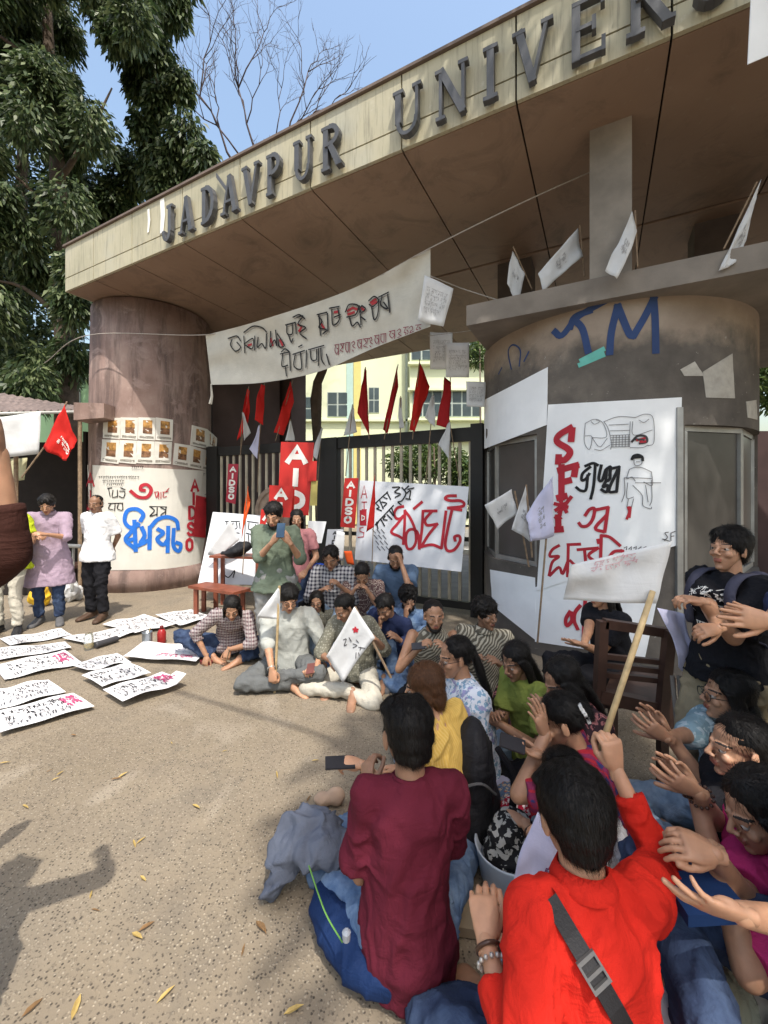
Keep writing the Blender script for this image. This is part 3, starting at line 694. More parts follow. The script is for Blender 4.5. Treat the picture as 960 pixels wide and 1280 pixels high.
rd = MB(); rd.add([FR(-6, 6.0, .012), FR(3.2, 6.0, .012), FR(3.2, 19, .012), FR(-6, 19, .012)], [(0, 1, 2, 3)]); tag(rd.build('campus_road', M_ROAD), kind='structure')
kb = MB()
for k in range(14): kb.box(FR(-5.6 + k * .64, 11.2, .07), (.62, .16, .14), Matrix.Rotation(math.atan2(D_.y, D_.x), 3, 'Z'))
tag(kb.build('kerb', plain('kerb_paint', (.62, .62, .56), .8)), kind='structure')
# ---- canopy
t = NT('fascia_panel'); v = t.map(); n1 = t.noise(v, 1.1, 5); n2 = t.noise(t.map((3, 3, .5)), 3.2, 5); sp = t.noise(v, 30, 3)
c = t.ramp(n1, [(.3, (.37, .345, .235)), (.55, (.46, .425, .30)), (.75, (.42, .41, .33))]); c = t.mix(t.math('MULTIPLY', t.ramp(n2, [(.55, (0, 0, 0)), (.8, (1, 1, 1))]), .5), c, (.22, .20, .15))
c = t.mix(t.math('MULTIPLY', t.ramp(t.noise(v, 6, 6, .7), [(.62, (0, 0, 0)), (.72, (1, 1, 1))]), .4), c, (.62, .60, .50)); c = t.mix(t.math('MULTIPLY', t.ramp(t.noise(t.map((6, 6, .35)), 4.5, 6, .7), [(.52, (0, 0, 0)), (.66, (1, 1, 1))]), .55), c, (.15, .14, .11)); t.bump(sp, .1, .003); M_FASC = t.fin(c, .55, .4)
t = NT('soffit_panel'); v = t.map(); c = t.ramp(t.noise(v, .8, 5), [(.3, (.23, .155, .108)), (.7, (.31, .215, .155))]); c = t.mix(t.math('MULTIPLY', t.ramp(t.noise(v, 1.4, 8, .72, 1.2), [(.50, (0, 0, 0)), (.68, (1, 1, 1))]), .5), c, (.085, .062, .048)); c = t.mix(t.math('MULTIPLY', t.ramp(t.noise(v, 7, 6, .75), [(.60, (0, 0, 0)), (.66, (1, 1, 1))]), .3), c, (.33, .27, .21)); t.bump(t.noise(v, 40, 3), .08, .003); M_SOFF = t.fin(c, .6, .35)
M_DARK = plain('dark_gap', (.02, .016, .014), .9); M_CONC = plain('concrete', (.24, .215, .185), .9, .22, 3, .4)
can = empty('entrance_canopy', FR(0, 3.7, 5.03), math.atan2(D_.y, D_.x), 'long cream panelled entrance canopy with brown soffit spanning the gate towers', 'canopy')
joints = [s_of(x, 3.70) for x in (117, 165, 228, 300, 388, 502, 645, 840)]; sL = s_of(83, 3.70)
while joints[-1] < 7.5: joints.append(joints[-1] + 1.11)
edges = [sL - .02] + joints; ZB, ZG, ZT = 5.03, 5.25, 5.775
g = .008
core = MB(); core.slab([FR(edges[0] + .03, 3.74, ZB + .03), FR(edges[-1], 3.74, ZB + .03), FR(edges[-1], 9.1, ZB + .03), FR(edges[0] + .03, 9.1, ZB + .03)], (0, 0, ZT - ZB - .05)); core.build('slab', M_DARK, can)
for a, b in zip(edges, edges[1:]):
    for z0, z1 in ((ZB, ZG), (ZG, ZT)):
        m = MB(); m.slab([FR(a + g, 3.70, z0 + g), FR(b - g, 3.70, z0 + g), FR(b - g, 3.70, z1 - g), FR(a + g, 3.70, z1 - g)], N_ * .038); m.build('fascia_panel', M_FASC, can)
    for q0, q1 in ((3.70, 6.10), (6.10, 9.1)):
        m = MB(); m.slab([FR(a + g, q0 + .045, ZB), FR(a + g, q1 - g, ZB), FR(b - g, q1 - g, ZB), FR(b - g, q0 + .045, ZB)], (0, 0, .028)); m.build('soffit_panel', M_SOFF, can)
for k in range(5):
    q0 = 3.70 + k * 1.08
    for z0, z1 in ((ZB, ZG), (ZG, ZT)):
        m = MB(); m.slab([FR(sL - .02, q0 + g, z0 + g), FR(sL - .02, q0 + 1.08 - g, z0 + g), FR(sL - .02, q0 + 1.08 - g, z1 - g), FR(sL - .02, q0 + g, z1 - g)], -D_ * .03); m.build('fascia_panel', M_FASC, can)
m = MB(); m.slab([FR(sL - .06, 3.67, ZT), FR(edges[-1], 3.67, ZT), FR(edges[-1], 9.1, ZT), FR(sL - .06, 9.1, ZT)], (0, 0, .03)); m.build('coping', plain('coping_metal', (.16, .12, .10), .7), can)
# torn white strips on the fascia
m = MB()
for x, y0, y1, w in ((184, 262, 291, .05), (200, 250, 292, .09)):
    S_ = QP(3.69); a, _ = S_(x, y0); b, _ = S_(x, y1); m.add([a, a + D_ * w, (a + b) / 2 + D_ * (w + .02), b + D_ * w * .8, b, (a + b) / 2 + D_ * .015], [(0, 1, 2, 5), (5, 2, 3, 4)])
m.build('paint_streak', plain('white_paint', (.8, .8, .76), .7), can)
# fascia letters: slab serif, standing proud
M_LET = plain('letter_metal', (.085, .088, .095), .5, .15, 8, .1)
M_LETW = plain('letter_side', (.16, .165, .17), .5, .2, 8, .1)
LETH = .47
def letter(ch, s0, w, z0=5.075, h=LETH, q=3.665):
    tk, tn, sf = .062, .030, .034; V = MB(); cnt = [0]
    def quad(p, qd):     # one stroke as a solid bar, each a hair different in depth
        k = cnt[0] = cnt[0] + 1; off = .0012 * k
        pts = [FR(s0 + a * w, q - .045 - off, z0 + b * h) for a, b in qd]; V.slab(pts, N_ * (.055 + off))
    def bar(x0, y0, x1, y1, th):
        dx, dy = (x1 - x0) * w, (y1 - y0) * h; L = math.hypot(dx, dy); nx_, ny_ = -dy / L * th / 2, dx / L * th / 2
        quad(0, [(x0 + nx_ / w, y0 + ny_ / h), (x0 - nx_ / w, y0 - ny_ / h), (x1 - nx_ / w, y1 - ny_ / h), (x1 + nx_ / w, y1 + ny_ / h)])
    def serif(x, y, r=.2): bar(x - r, y + (.045 if y < .5 else -.045), x + r, y + (.045 if y < .5 else -.045), sf)
    def arc(cx, cy, rx, ry, a0, a1, th, n=8):
        P = [(cx + rx * math.cos(math.radians(a0 + (a1 - a0) * k / n)), cy + ry * math.sin(math.radians(a0 + (a1 - a0) * k / n))) for k in range(n + 1)]
        for a, b in zip(P, P[1:]):
            ex, ey = (b[0] - a[0]) * .12, (b[1] - a[1]) * .12; bar(a[0] - ex, a[1] - ey, b[0] + ex, b[1] + ey, th)
    if ch == 'J': bar(.62, .25, .62, 1, tk); serif(.62, 1, .3); arc(.33, .24, .29, .22, 0, -190, tk * .8)
    elif ch == 'A': bar(.12, 0, .5, 1, tn); bar(.5, 1, .88, 0, tk); bar(.25, .33, .75, .33, tn); serif(.12, 0, .16); serif(.88, 0, .18)
    elif ch == 'D': bar(.2, 0, .2, 1, tk); serif(.2, 0, .2); serif(.2, 1, .2); arc(.35, .5, .5, .455, 92, -92, tk * .9)
    elif ch == 'V': bar(.12, 1, .5, 0, tk); bar(.5, 0, .88, 1, tn); serif(.12, 1, .18); serif(.88, 1, .16)
    elif ch == 'P': bar(.22, 0, .22, 1, tk); serif(.22, 0, .22); serif(.22, 1, .2); arc(.4, .73, .42, .225, 92, -92, tk * .8); bar(.22, .505, .42, .505, tn)
    elif ch == 'U': bar(.18, .32, .18, 1, tk); bar(.82, .32, .82, 1, tn); serif(.18, 1, .18); serif(.82, 1, .15); arc(.5, .32, .32, .27, 180, 360, tn * 1.2)
    elif ch == 'R': bar(.2, 0, .2, 1, tk); serif(.2, 0, .2); serif(.2, 1, .2); arc(.4, .75, .38, .205, 92, -92, tk * .8); bar(.45, .53, .85, .03, tk); serif(.87, 0, .14); bar(.2, .54, .45, .54, tn)
    elif ch == 'N': bar(.15, 0, .15, 1, tn); bar(.85, 0, .85, 1, tn); bar(.15, 1, .85, .02, tk); serif(.15, 0, .15); serif(.85, 1, .15); serif(.08, 1, .1)
    elif ch == 'I': bar(.5, 0, .5, 1, tk); serif(.5, 0, .35); serif(.5, 1, .35)
    elif ch == 'E': bar(.2, 0, .2, 1, tk); bar(.1, .045, .9, .045, tn); bar(.1, .955, .88, .955, tn); bar(.2, .52, .65, .52, tn); bar(.88, .0, .88, .25, tn); bar(.86, .78, .86, 1, tn); bar(.65, .4, .65, .64, tn)
    elif ch == 'S': arc(.5, .73, .33, .225, 20, 262, tk * .7, 10); arc(.5, .27, .35, .225, 82, -160, tk * .8, 10)
    elif ch == 'T': bar(.5, 0, .5, 1, tk); serif(.5, 0, .25); bar(.05, .955, .95, .955, tn); bar(.07, .75, .07, 1, tn); bar(.93, .75, .93, 1, tn)
    elif ch == 'Y': bar(.5, 0, .5, .5, tk); bar(.12, 1, .5, .45, tk); bar(.5, .45, .88, 1, tn); serif(.5, 0, .25); serif(.12, 1, .17); serif(.88, 1, .15)
    return V.build('letter', M_LET, can)
for ch, x in zip('JADAVPURUNIVERS', (213.5, 235, 263, 289, 316, 345, 381, 417, 511, 566, 614, 666.5, 735, 812, 890)):
    w = (.82 if x < 450 else .95) * {'I': .19, 'J': .24, 'D': .31, 'P': .28, 'V': .31, 'A': .32, 'E': .30, 'S': .28}.get(ch, .32); letter(ch, s_of(x, 3.66) - w / 2, w)
sx_ = s_of(890, 3.66)
for k, ch in enumerate('ITY'): letter(ch, sx_ + .45 + k * .55, .38 if ch != 'I' else .24)
m = MB()   # the loose bar hanging beside the first letters
a, _ = QP(3.64)(270, 222); b, _ = QP(3.64)(283, 240); m.slab([a, b, b + Vector((0, 0, .06)), a + Vector((0, 0, .06))], N_ * .03); m.build('bent_strip', M_LET, can)
# ---- left pillar
PC = Cyl(-4.46, 8.05, 1.03)
t = NT('pillar_plaster'); v = t.map(); n1 = t.noise(v, 1.6, 6, .6); n2 = t.noise(t.map((2.2, 2.2, .3)), 1.9, 7, .68); sp = t.noise(v, 45, 4, .7)
c = t.ramp(n1, [(.3, (.20, .132, .112)), (.5, (.28, .195, .168)), (.7, (.34, .255, .22))])
c = t.mix(t.ramp(n2, [(.46, (0, 0, 0)), (.6, (.7, .7, .7))]), c, (.095, .070, .064)); c = t.mix(t.ramp(t.noise(v, 2.4, 7, .72, 1.0), [(.54, (0, 0, 0)), (.62, (.6, .6, .6))]), c, (.36, .27, .24)); c = t.mix(t.ramp(sp, [(.64, (0, 0, 0)), (.68, (.6, .6, .6))]), c, (.33, .31, .29)); t.bump(sp, .35, .006); M_PIL = t.fin(c, .85, .2)
m = MB(); m.lathe((PC.c[0], PC.c[1], 0), [(1.10, 0), (1.09, .32), (1.035, .36), (1.035, 1.2), (1.03, 3.2), (1.0, 5.0)], 48)
pil = m.build('gate_pillar', M_PIL, smooth=False); tag(pil, 'round brown plastered pillar under the left end of the canopy', 'pillar')
for p in pil.data.polygons: p.use_smooth = len(p.vertices) == 4
m = MB(); m.slab([FR(s_of(266, 6.3), 6.3, 0), FR(s_of(266, 6.3) + .2, 8.2, 0), FR(s_of(266, 6.3) - 1.5, 8.2, 0), FR(s_of(266, 6.3) - 1.5, 6.9, 0)], (0, 0, 5.02)); tag(m.build('pillar_wing_wall', plain('brown_wall', (.085, .058, .052), .85, .25, 1.2, .3)), 'dark brown wall joined behind the left pillar', 'wall')
m = MB(); Mz = Matrix.Rotation(math.atan2(D_.y, D_.x), 3, 'Z'); sA, sB = s_of(262, 8.4), s_of(364, 8.4)
m.slab([FR(sA - .5, 8.4, 0), FR(sB, 8.4, 0), FR(sB, 9.0, 0), FR(sA - .5, 9.0, 0)], (0, 0, 5.02))
tag(m.build('inner_wall', plain('brown_wall', (.12, .085, .075), .85, .25, 1.2, .3)), 'plain dark brown wall behind the left gate leaf', 'wall')
m = MB()
m.slab([at(92, 503, 6.6), at(130, 504, 6.75), at(130, 522, 6.75), at(92, 525, 6.6)], (0, .35, 0)); tag(m.build('ledge_stub', M_PIL), 'short pinkish ledge stub jutting from the left pillar', 'ledge')
# ---- right gate tower
TC = Cyl(2.705, 5.13, 1.43)
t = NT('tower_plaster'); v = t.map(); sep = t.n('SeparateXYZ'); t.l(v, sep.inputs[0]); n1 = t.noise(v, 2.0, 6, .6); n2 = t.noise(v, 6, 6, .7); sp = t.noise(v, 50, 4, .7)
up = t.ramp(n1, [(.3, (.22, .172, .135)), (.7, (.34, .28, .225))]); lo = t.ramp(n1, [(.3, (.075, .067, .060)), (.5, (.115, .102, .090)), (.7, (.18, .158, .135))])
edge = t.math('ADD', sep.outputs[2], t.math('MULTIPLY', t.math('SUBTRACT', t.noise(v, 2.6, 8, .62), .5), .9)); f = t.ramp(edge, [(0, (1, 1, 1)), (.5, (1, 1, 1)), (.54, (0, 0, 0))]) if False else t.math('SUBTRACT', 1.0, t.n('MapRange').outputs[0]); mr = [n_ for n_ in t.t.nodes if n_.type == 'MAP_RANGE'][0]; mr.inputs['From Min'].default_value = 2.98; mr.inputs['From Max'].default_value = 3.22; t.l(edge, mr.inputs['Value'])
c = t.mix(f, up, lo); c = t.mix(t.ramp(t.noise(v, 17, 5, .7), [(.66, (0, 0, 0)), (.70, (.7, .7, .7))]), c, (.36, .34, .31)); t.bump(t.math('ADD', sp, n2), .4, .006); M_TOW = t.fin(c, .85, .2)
tow = empty('gate_tower', (TC.c[0], TC.c[1], 0), 0, 'round grey brown gate tower with two glazed windows and posters', 'tower')
def ang(x, y=618): p, _ = TC(x, y); return math.atan2(p.y - TC.c[1], p.x - TC.c[0])
aw = [(ang(605) - .12, ang(671)), (ang(856), ang(944) + .35)]; zw = (.90, 2.27)
def norm(a): return a % (2 * math.pi)
angs = sorted(set([round(norm(2 * math.pi * k / 120), 5) for k in range(120)] + [round(norm(x), 5) for w in aw for x in w]))
zs = [0, .45, zw[0], 1.6, zw[1], 2.9, 3.45]; V = []; Fc = []
for z in zs:
    for a in angs: V.append(TC.pt(a, z, 0))
na = len(angs)
for j in range(len(zs) - 1):
    for i in range(na):
        a0, a1 = angs[i], angs[(i + 1) % na]; mid_ = norm((a0 + (a1 if a1 > a0 else a1 + 2 * math.pi)) / 2); zm = (zs[j] + zs[j + 1]) / 2
        if zw[0] < zm < zw[1] and any(norm(mid_ - norm(w[0])) < norm(w[1] - w[0]) for w in aw): continue
        Fc.append((j * na + i, j * na + (i + 1) % na, (j + 1) * na + (i + 1) % na, (j + 1) * na + i))
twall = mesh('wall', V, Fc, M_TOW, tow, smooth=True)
M_ALU = plain('aluminium', (.33, .33, .32), .45, .15, 6, .1, metal=.6)
t = NT('window_glass'); v = t.map(); M_GL = t.fin(t.ramp(t.noise(v, 1.4, 4), [(.3, (.035, .032, .03)), (.75, (.075, .07, .064))]), .28, .5)
for w in aw:
    n = 10; A = [w[0] + norm(w[1] - w[0]) * k / n for k in range(n + 1)]
    rv = MB()
    for z in zw:
        for a, b in zip(A, A[1:]): rv.add([TC.pt(a, z, 0), TC.pt(b, z, 0), TC.pt(b, z, -.14), TC.pt(a, z, -.14)], [(0, 1, 2, 3)])
    for a in w: rv.add([TC.pt(a, zw[0], 0), TC.pt(a, zw[1], 0), TC.pt(a, zw[1], -.14), TC.pt(a, zw[0], -.14)], [(0, 1, 2, 3)])
    for a, b in zip(A, A[1:]): rv.add([TC.pt(a, zw[0], -.2), TC.pt(b, zw[0], -.2), TC.pt(b, zw[1], -.2), TC.pt(a, zw[1], -.2)], [(0, 1, 2, 3)])
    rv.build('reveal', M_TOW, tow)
    wf = MB(); P3 = [A[0], A[n // 2], A[-1]]
    for za, zb in ((zw[0], zw[0] + .05), (zw[1] - .05, zw[1])):
        for a, b in zip((A[0], A[n // 2]), (A[n // 2], A[-1])): wf.slab([TC.pt(a, za, -.035), TC.pt(b, za, -.035), TC.pt(b, zb, -.035), TC.pt(a, zb, -.035)], TC.pt((a + b) / 2, 0, -.09) - TC.pt((a + b) / 2, 0, -.035))
    for a in (A[0] + .015, A[n // 2], A[-1] - .015):
        wf.slab([TC.pt(a - .018, zw[0] + .051, -.032), TC.pt(a + .018, zw[0] + .051, -.032), TC.pt(a + .018, zw[1] - .051, -.032), TC.pt(a - .018, zw[1] - .051, -.032)], TC.pt(a, 0, -.095) - TC.pt(a, 0, -.032))
    fr_ = wf.build('window_frame', M_ALU, tow)
    for a, b in zip((A[0] + .04, A[n // 2] + .025), (A[n // 2] - .025, A[-1] - .04)):
        m = MB(); m.slab([TC.pt(a, zw[0] + .055, -.06), TC.pt(b, zw[0] + .055, -.06), TC.pt(b, zw[1] - .055, -.06), TC.pt(a, zw[1] - .055, -.06)], (0, .006, 0)); m.build('pane', M_GL, fr_)
m = MB(); a0 = ang(851); m.slab([TC.pt(a0 - .035, .3, .0), TC.pt(a0 + .0, .3, .0), TC.pt(a0 + .0, 2.42, .0), TC.pt(a0 - .035, 2.42, .0)], (TC.pt(a0, 0, .035) - TC.pt(a0, 0, 0))); m.build('downpipe', M_ALU, tow)
# slab, columns above
M_SLAB = plain('slab_concrete', (.21, .185, .16), .9, .2, 2.5, .35)
sl = MB(); sa = s_of(583, 4.27); sl.slab([FR(sa, 4.27, 3.42), FR(7.5, 4.27, 3.42), FR(7.5, 7.6, 3.42), FR(sa + .02, 7.6, 3.42)], (0, 0, .21)); tag(sl.build('ledge_slab', M_SLAB), 'flat concrete ledge slab over the right gate tower', 'ledge')
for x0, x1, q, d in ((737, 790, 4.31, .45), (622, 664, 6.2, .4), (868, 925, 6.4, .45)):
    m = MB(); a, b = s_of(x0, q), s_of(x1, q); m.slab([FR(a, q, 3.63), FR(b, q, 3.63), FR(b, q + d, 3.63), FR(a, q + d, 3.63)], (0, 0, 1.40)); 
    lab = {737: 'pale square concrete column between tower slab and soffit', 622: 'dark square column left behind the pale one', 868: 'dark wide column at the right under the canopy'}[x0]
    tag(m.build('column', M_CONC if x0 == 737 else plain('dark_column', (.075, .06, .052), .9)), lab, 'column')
# collar hiding the joint between tower and slab
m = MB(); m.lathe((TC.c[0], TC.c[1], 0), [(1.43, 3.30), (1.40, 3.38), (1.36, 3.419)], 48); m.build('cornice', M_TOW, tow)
# graffiti
M_BLUE = plain('blue_spray', (.028, .055, .15), .8); M_TEAL = plain('teal_sticker', (.12, .42, .36), .6); M_BLK = plain('black_ink', (.012, .012, .014), .75); M_RED = plain('red_ink', (.42, .02, .035), .7)
M_INKB = plain('ink_grey', (.06, .055, .06), .8, .3); M_DB = plain('bright_blue_paint', (.02, .16, .62), .6); M_PENC = plain('pencil', (.16, .16, .17), .8)
def Z(box, sc, pts): return [(box[0] + p[0] / sc, box[1] + p[1] / sc) for p in pts]
z5 = lambda *p: Z((580, 230), 2.526, p)
inkpx('graffiti', TC, [z5((285, 465), (310, 478), (360, 420), (445, 370)), z5((335, 455), (350, 420), (400, 400)), z5((350, 430), (375, 460), (392, 530)), z5((460, 535), (465, 470), (485, 385)), z5((485, 385), (520, 470), (535, 480)), z5((535, 480), (570, 420), (600, 360)), z5((598, 360), (603, 430), (605, 530))], .060, M_BLUE, tow, True, .003)
inkpx('graffiti', TC, [z5((150, 585), (140, 530), (155, 508), (178, 525), (175, 575)), z5((190, 560), (205, 530)), z5((110, 600), (120, 580))], .018, M_BLUE, tow, True, .003)
m = inkpx('sticker', TC, [z5((365, 572), (440, 540)), z5((370, 558), (440, 522)), z5((400, 545), (436, 530))], .045, M_TEAL, tow, False, .004)
# ---- sheets stuck on round walls
def cyl_sheet(name, cyl, corners, mat, parent=None, off=.008, n=14, wob=.003, seed=0):
    tl, tr, br, bl = [np.array(c, float) for c in corners]; V = []; Fc = []
    for side in (0, 1):
        for j in range(n + 1):
            for i in range(n + 1):
                u, v = i / n, j / n; q = (tl * (1 - u) + tr * u) * (1 - v) + (bl * (1 - u) + br * u) * v
                p, nn = cyl(q[0], q[1]); wv = wob * (math.sin(u * 9 + seed + v * 3) + math.sin(v * 13 + seed * 2 + u * 5)) * .5
                V.append(p + nn * ((off + wv) if side == 0 else .001))
    N2 = (n + 1) ** 2
    for j in range(n):
        for i in range(n): a = j * (n + 1) + i; Fc.append((a, a + n + 1, a + n + 2, a + 1))
    rim = list(range(n + 1)) + [(j + 1) * (n + 1) + n for j in range(n)] + [n * (n + 1) + i for i in range(n - 1, -1, -1)] + [j * (n + 1) for j in range(n - 1, 0, -1)]
    for a, b in zip(rim, rim[1:] + rim[:1]): Fc.append((a, b, b + N2, a + N2))
    return mesh(name, V, Fc, mat, parent, smooth=False)
M_PAP = plain('white_paper', (.80, .82, .84), .8, .05, 3, .12, 14, bd=.012); M_PAPW = plain('warm_paper', (.66, .64, .58), .8, .06, 3, .12, 14, bd=.012)
class Off:   # the same surface a little proud
    def __init__(s, b, o): s.b = b; s.o = o
    def __call__(s, x, y): p, n = s.b(x, y); return p + n * s.o, n
cs = cyl_sheet('blank_poster', TC, ((606, 500), (685, 459), (684, 531), (606, 561)), M_PAP, None, .006, 14, .002, 1); tag(cs, 'blank white paper pasted above the left tower window', 'poster')
cs = cyl_sheet('blank_poster', TC, ((613, 712), (669, 722), (671, 801), (616, 757)), M_PAP, None, .006, 12, .002, 2); tag(cs, 'blank bluish white paper pasted below the left tower window', 'poster')
lowp = cyl_sheet('painted_poster', TC, ((669, 734), (836, 676), (806, 822), (669, 802)), M_PAP, None, .006, 16, .002, 3); tag(lowp, 'lower white poster with red painted Bengali words, under the large drawing poster', 'poster')
mainp = cyl_sheet('drawing_poster', TC, ((686, 506), (851, 497), (846, 681), (672, 738)), M_PAP, None, .013, 20, .003, 4); tag(mainp, 'large white poster with red SFI letters and pencil drawings on the tower', 'poster')
T1 = Off(TC, .016); zp = lambda *p: Z((660, 490), 4.8, p); zq = lambda *p: Z((660, 640), 4.8, p)
inkpx('lettering', T1, [zp((262, 215), (190, 260), (180, 300), (240, 340), (255, 370), (220, 410), (185, 400)), zp((268, 225), (262, 290)), zp((188, 385), (185, 425))], .062, M_RED, mainp, True)
inkpx('lettering', T1, [zp((205, 445), (205, 640)), zp((190, 470), (298, 440)), zp((200, 545), (255, 530)), zp((290, 440), (280, 500)), zp((185, 635), (230, 625)), zp((185, 745), (188, 825)), zp((168, 825), (208, 822)), zp((178, 760), (192, 750))], .062, M_RED, mainp, False)
inkpx('lettering', T1, [zp((165, 670), (240, 690)), zp((200, 655), (235, 720)), zp((190, 725), (262, 630)), zp((170, 710), (225, 670)), zp((205, 650), (198, 735))], .035, M_RED, mainp, False)
inkpx('lettering', T1, [zp((345, 445), (390, 428), (420, 440)), zp((405, 435), (395, 560), (378, 640)), zp((375, 450), (330, 490), (325, 530), (350, 520), (370, 490)), zp((292, 572), (320, 592), (350, 585), (360, 500)), zp((440, 440), (425, 520), (445, 530), (470, 460), (468, 530), (490, 520), (492, 470)), zp((475, 460), (495, 450), (490, 500)), zp((440, 585), (470, 600), (480, 560), (450, 570), (465, 540)), zp((545, 450), (500, 460)), zp((545, 450), (530, 595)), zp((535, 470), (485, 590), (530, 598))], .026, M_BLK, mainp, True)
inkpx('lettering', T1, [zp((345, 740), (370, 705), (400, 700), (390, 760), (360, 800), (325, 805), (308, 785)), zp((415, 705), (480, 692)), zp((480, 692), (460, 838)), zp((470, 740), (405, 815), (455, 838))], .030, M_RED, mainp, True)
inkpx('drawing', T1, [zp((345, 190), (340, 300), (370, 345), (385, 270), (345, 265)), zp((345, 190), (400, 165), (450, 190), (470, 270), (385, 275)), zp((455, 180), (540, 150), (640, 155)), zp((455, 180), (480, 220), (500, 310), (495, 345)), zp((640, 155), (700, 135), (745, 160), (750, 300), (715, 325)), zp((625, 180), (630, 260), (740, 230)), zp((610, 180), (605, 330)), zp((485, 200), (600, 195)), zp((490, 235), (605, 232)), zp((385, 275), (430, 330), (475, 280)), zp((400, 345), (440, 350), (490, 320)), zp((610, 335), (680, 335), (715, 320)), zp((380, 180), (400, 195), (430, 180), (410, 170)), zp((660, 170), (690, 185), (720, 165))] + [zp((495, 262 + k * 14), (608, 258 + k * 14)) for k in range(6)] + [zp((510 + k * 18, 262), (508 + k * 18, 330)) for k in range(6)], .005, M_PENC, mainp, True)
inkpx('drawing', T1, [zp((620, 300), (655, 265), (700, 268), (708, 300), (665, 310)), zp((640, 285), (690, 290))], .02, M_INKB, mainp, True)
inkpx('drawing', T1, [zp((650, 290), (695, 280)), zp((670, 300), (700, 298)), zp((598, 690), (605, 720), (590, 760)), zp((612, 690), (605, 750))], .022, M_RED, mainp, True)
inkpx('drawing', T1, [zp((632, 400), (635, 435), (655, 442), (678, 430), (680, 400)), zp((605, 465), (640, 452), (680, 455), (735, 480)), zp((605, 465), (590, 520), (620, 510), (640, 535)), zp((735, 480), (740, 560), (690, 540)), zp((575, 515), (640, 515), (735, 520)), zp((575, 515), (578, 600), (560, 660)), zp((595, 545), (590, 635), (630, 630)), zp((640, 545), (790, 545)), zp((735, 530), (738, 640), (725, 680)), zp((625, 560), (680, 620), (685, 680), (730, 700), (735, 690)), zp((600, 640), (590, 690)), zp((630, 640), (618, 690)), zp((700, 560), (715, 660)), zp((645, 420), (665, 420))], .006, M_PENC, mainp, True)
inkpx('drawing', T1, [zp((620, 405), (630, 385), (655, 378), (680, 390), (684, 412)), zp((628, 395), (678, 390))], .022, M_BLK, mainp, True)
inkpx('lettering', T1, [zp((835, 840), (815, 845), (830, 870), (812, 890)), zp((850, 845), (850, 890)), zp((850, 845), (875, 835)), zp((850, 865), (868, 862)), zp((800, 880), (845, 895))], .007, M_INKB, mainp, True)
T2 = Off(TC, .012)
inkpx('lettering', T2, [zq((190, 200), (150, 225), (135, 265), (190, 265), (150, 300), (130, 380)), zq((245, 195), (240, 385)), zq((135, 380), (190, 330), (210, 370), (240, 300)), zq((240, 195), (315, 192)), zq((255, 290), (285, 315), (325, 320)), zq((300, 225), (420, 215)), zq((340, 220), (350, 318)), zq((420, 215), (365, 260), (420, 305)), zq((440, 140), (435, 300)), zq((440, 140), (490, 150), (550, 200)), zq((420, 165), (425, 185)), zq((560, 230), (510, 240), (470, 300)), zq((565, 230), (572, 300)), zq((500, 260), (530, 300))], .028, M_RED, lowp, True)
inkpx('lettering', T2, [zq((255, 595), (230, 640), (235, 680), (265, 650), (262, 600)), zq((315, 560), (285, 600), (280, 650), (300, 700)), zq((345, 525), (335, 745)), zq((430, 520), (405, 690))], .034, M_RED, lowp, True)
inkpx('lettering', T2, [zq((375, 735), (425, 735)), zq((380, 720), (430, 722)), zq((385, 748), (420, 750))], .05, M_RED, lowp, False)
inkpx('lettering', T2, [zq((575 + k * 28, 215 + (k % 2) * 6), (592 + k * 28, 205), (588 + k * 28, 225)) for k in range(6)] + [zq((580 + k * 30, 243), (600 + k * 30, 238)) for k in range(5)], .008, M_INKB, lowp, False)
for k, cpx in enumerate((((850, 462), (868, 452), (880, 470), (855, 470)), ((878, 465), (915, 442), (918, 498), (882, 497)), ((932, 502), (945, 500), (946, 525), (934, 522)))):
    cs = cyl_sheet('torn_paper', TC, cpx, plain('old_paper', (.40, .38, .34), .85, .15, 12), None, .005, 6, .002, k); tag(cs, ('small torn strip of grey paper left of the bigger torn sheet', 'torn grey paper remnant high on the right of the tower', 'small torn scrap at the right edge of the tower, above the window')[k], 'paper')
# ---- pillar posters
P1 = Off(PC, .010)
pm = cyl_sheet('strike_poster', PC, ((110, 581), (268, 589), (250, 711), (116, 713)), M_PAPW, None, .009, 22, .003, 6); tag(pm, 'big white hand painted poster with blue word and red numeral on the left pillar', 'poster')
P1 = Off(PC, .014)
z4 = lambda *p: Z((0, 580), 3.692, p)
inkpx('lettering', P1, [z4((650, 262), (662, 232), (632, 208), (590, 216), (578, 262), (602, 292), (640, 282)), z4((640, 275), (602, 318), (582, 350), (622, 388)), z4((622, 262), (628, 400)), z4((600, 350), (625, 345)), z4((655, 292), (668, 330), (650, 365), (690, 350)), z4((692, 290), (690, 390)), z4((640, 375), (668, 362)), z4((700, 285), (728, 255), (772, 244), (812, 262), (820, 300)), z4((728, 300), (752, 318), (725, 345), (752, 372), (775, 345)), z4((775, 290), (772, 405)), z4((800, 300), (798, 375), (822, 402), (832, 372), (812, 362))], .066, M_DB, pm, True)
inkpx('lettering', P1, [z4((605, 125), (640, 152), (680, 152), (698, 120), (680, 96), (655, 100), (650, 118), (668, 122))], .055, M_RED, pm, True)
inkpx('lettering', P1, [z4((712, 130), (730, 128)), z4((715, 132), (722, 155), (732, 130), (732, 160)), z4((742, 130), (742, 160)), z4((750, 130), (775, 128)), z4((755, 130), (752, 152), (768, 150)), z4((765, 128), (778, 112))], .014, M_RED, pm, True)
inkpx('lettering', P1, [z4((690, 196), (768, 198)), z4((695, 198), (712, 215), (692, 240), (722, 232)), z4((725, 198), (724, 240)), z4((740, 200), (765, 215), (742, 235), (755, 245)), z4((765, 200), (762, 240))], .017, M_BLK, pm, True)
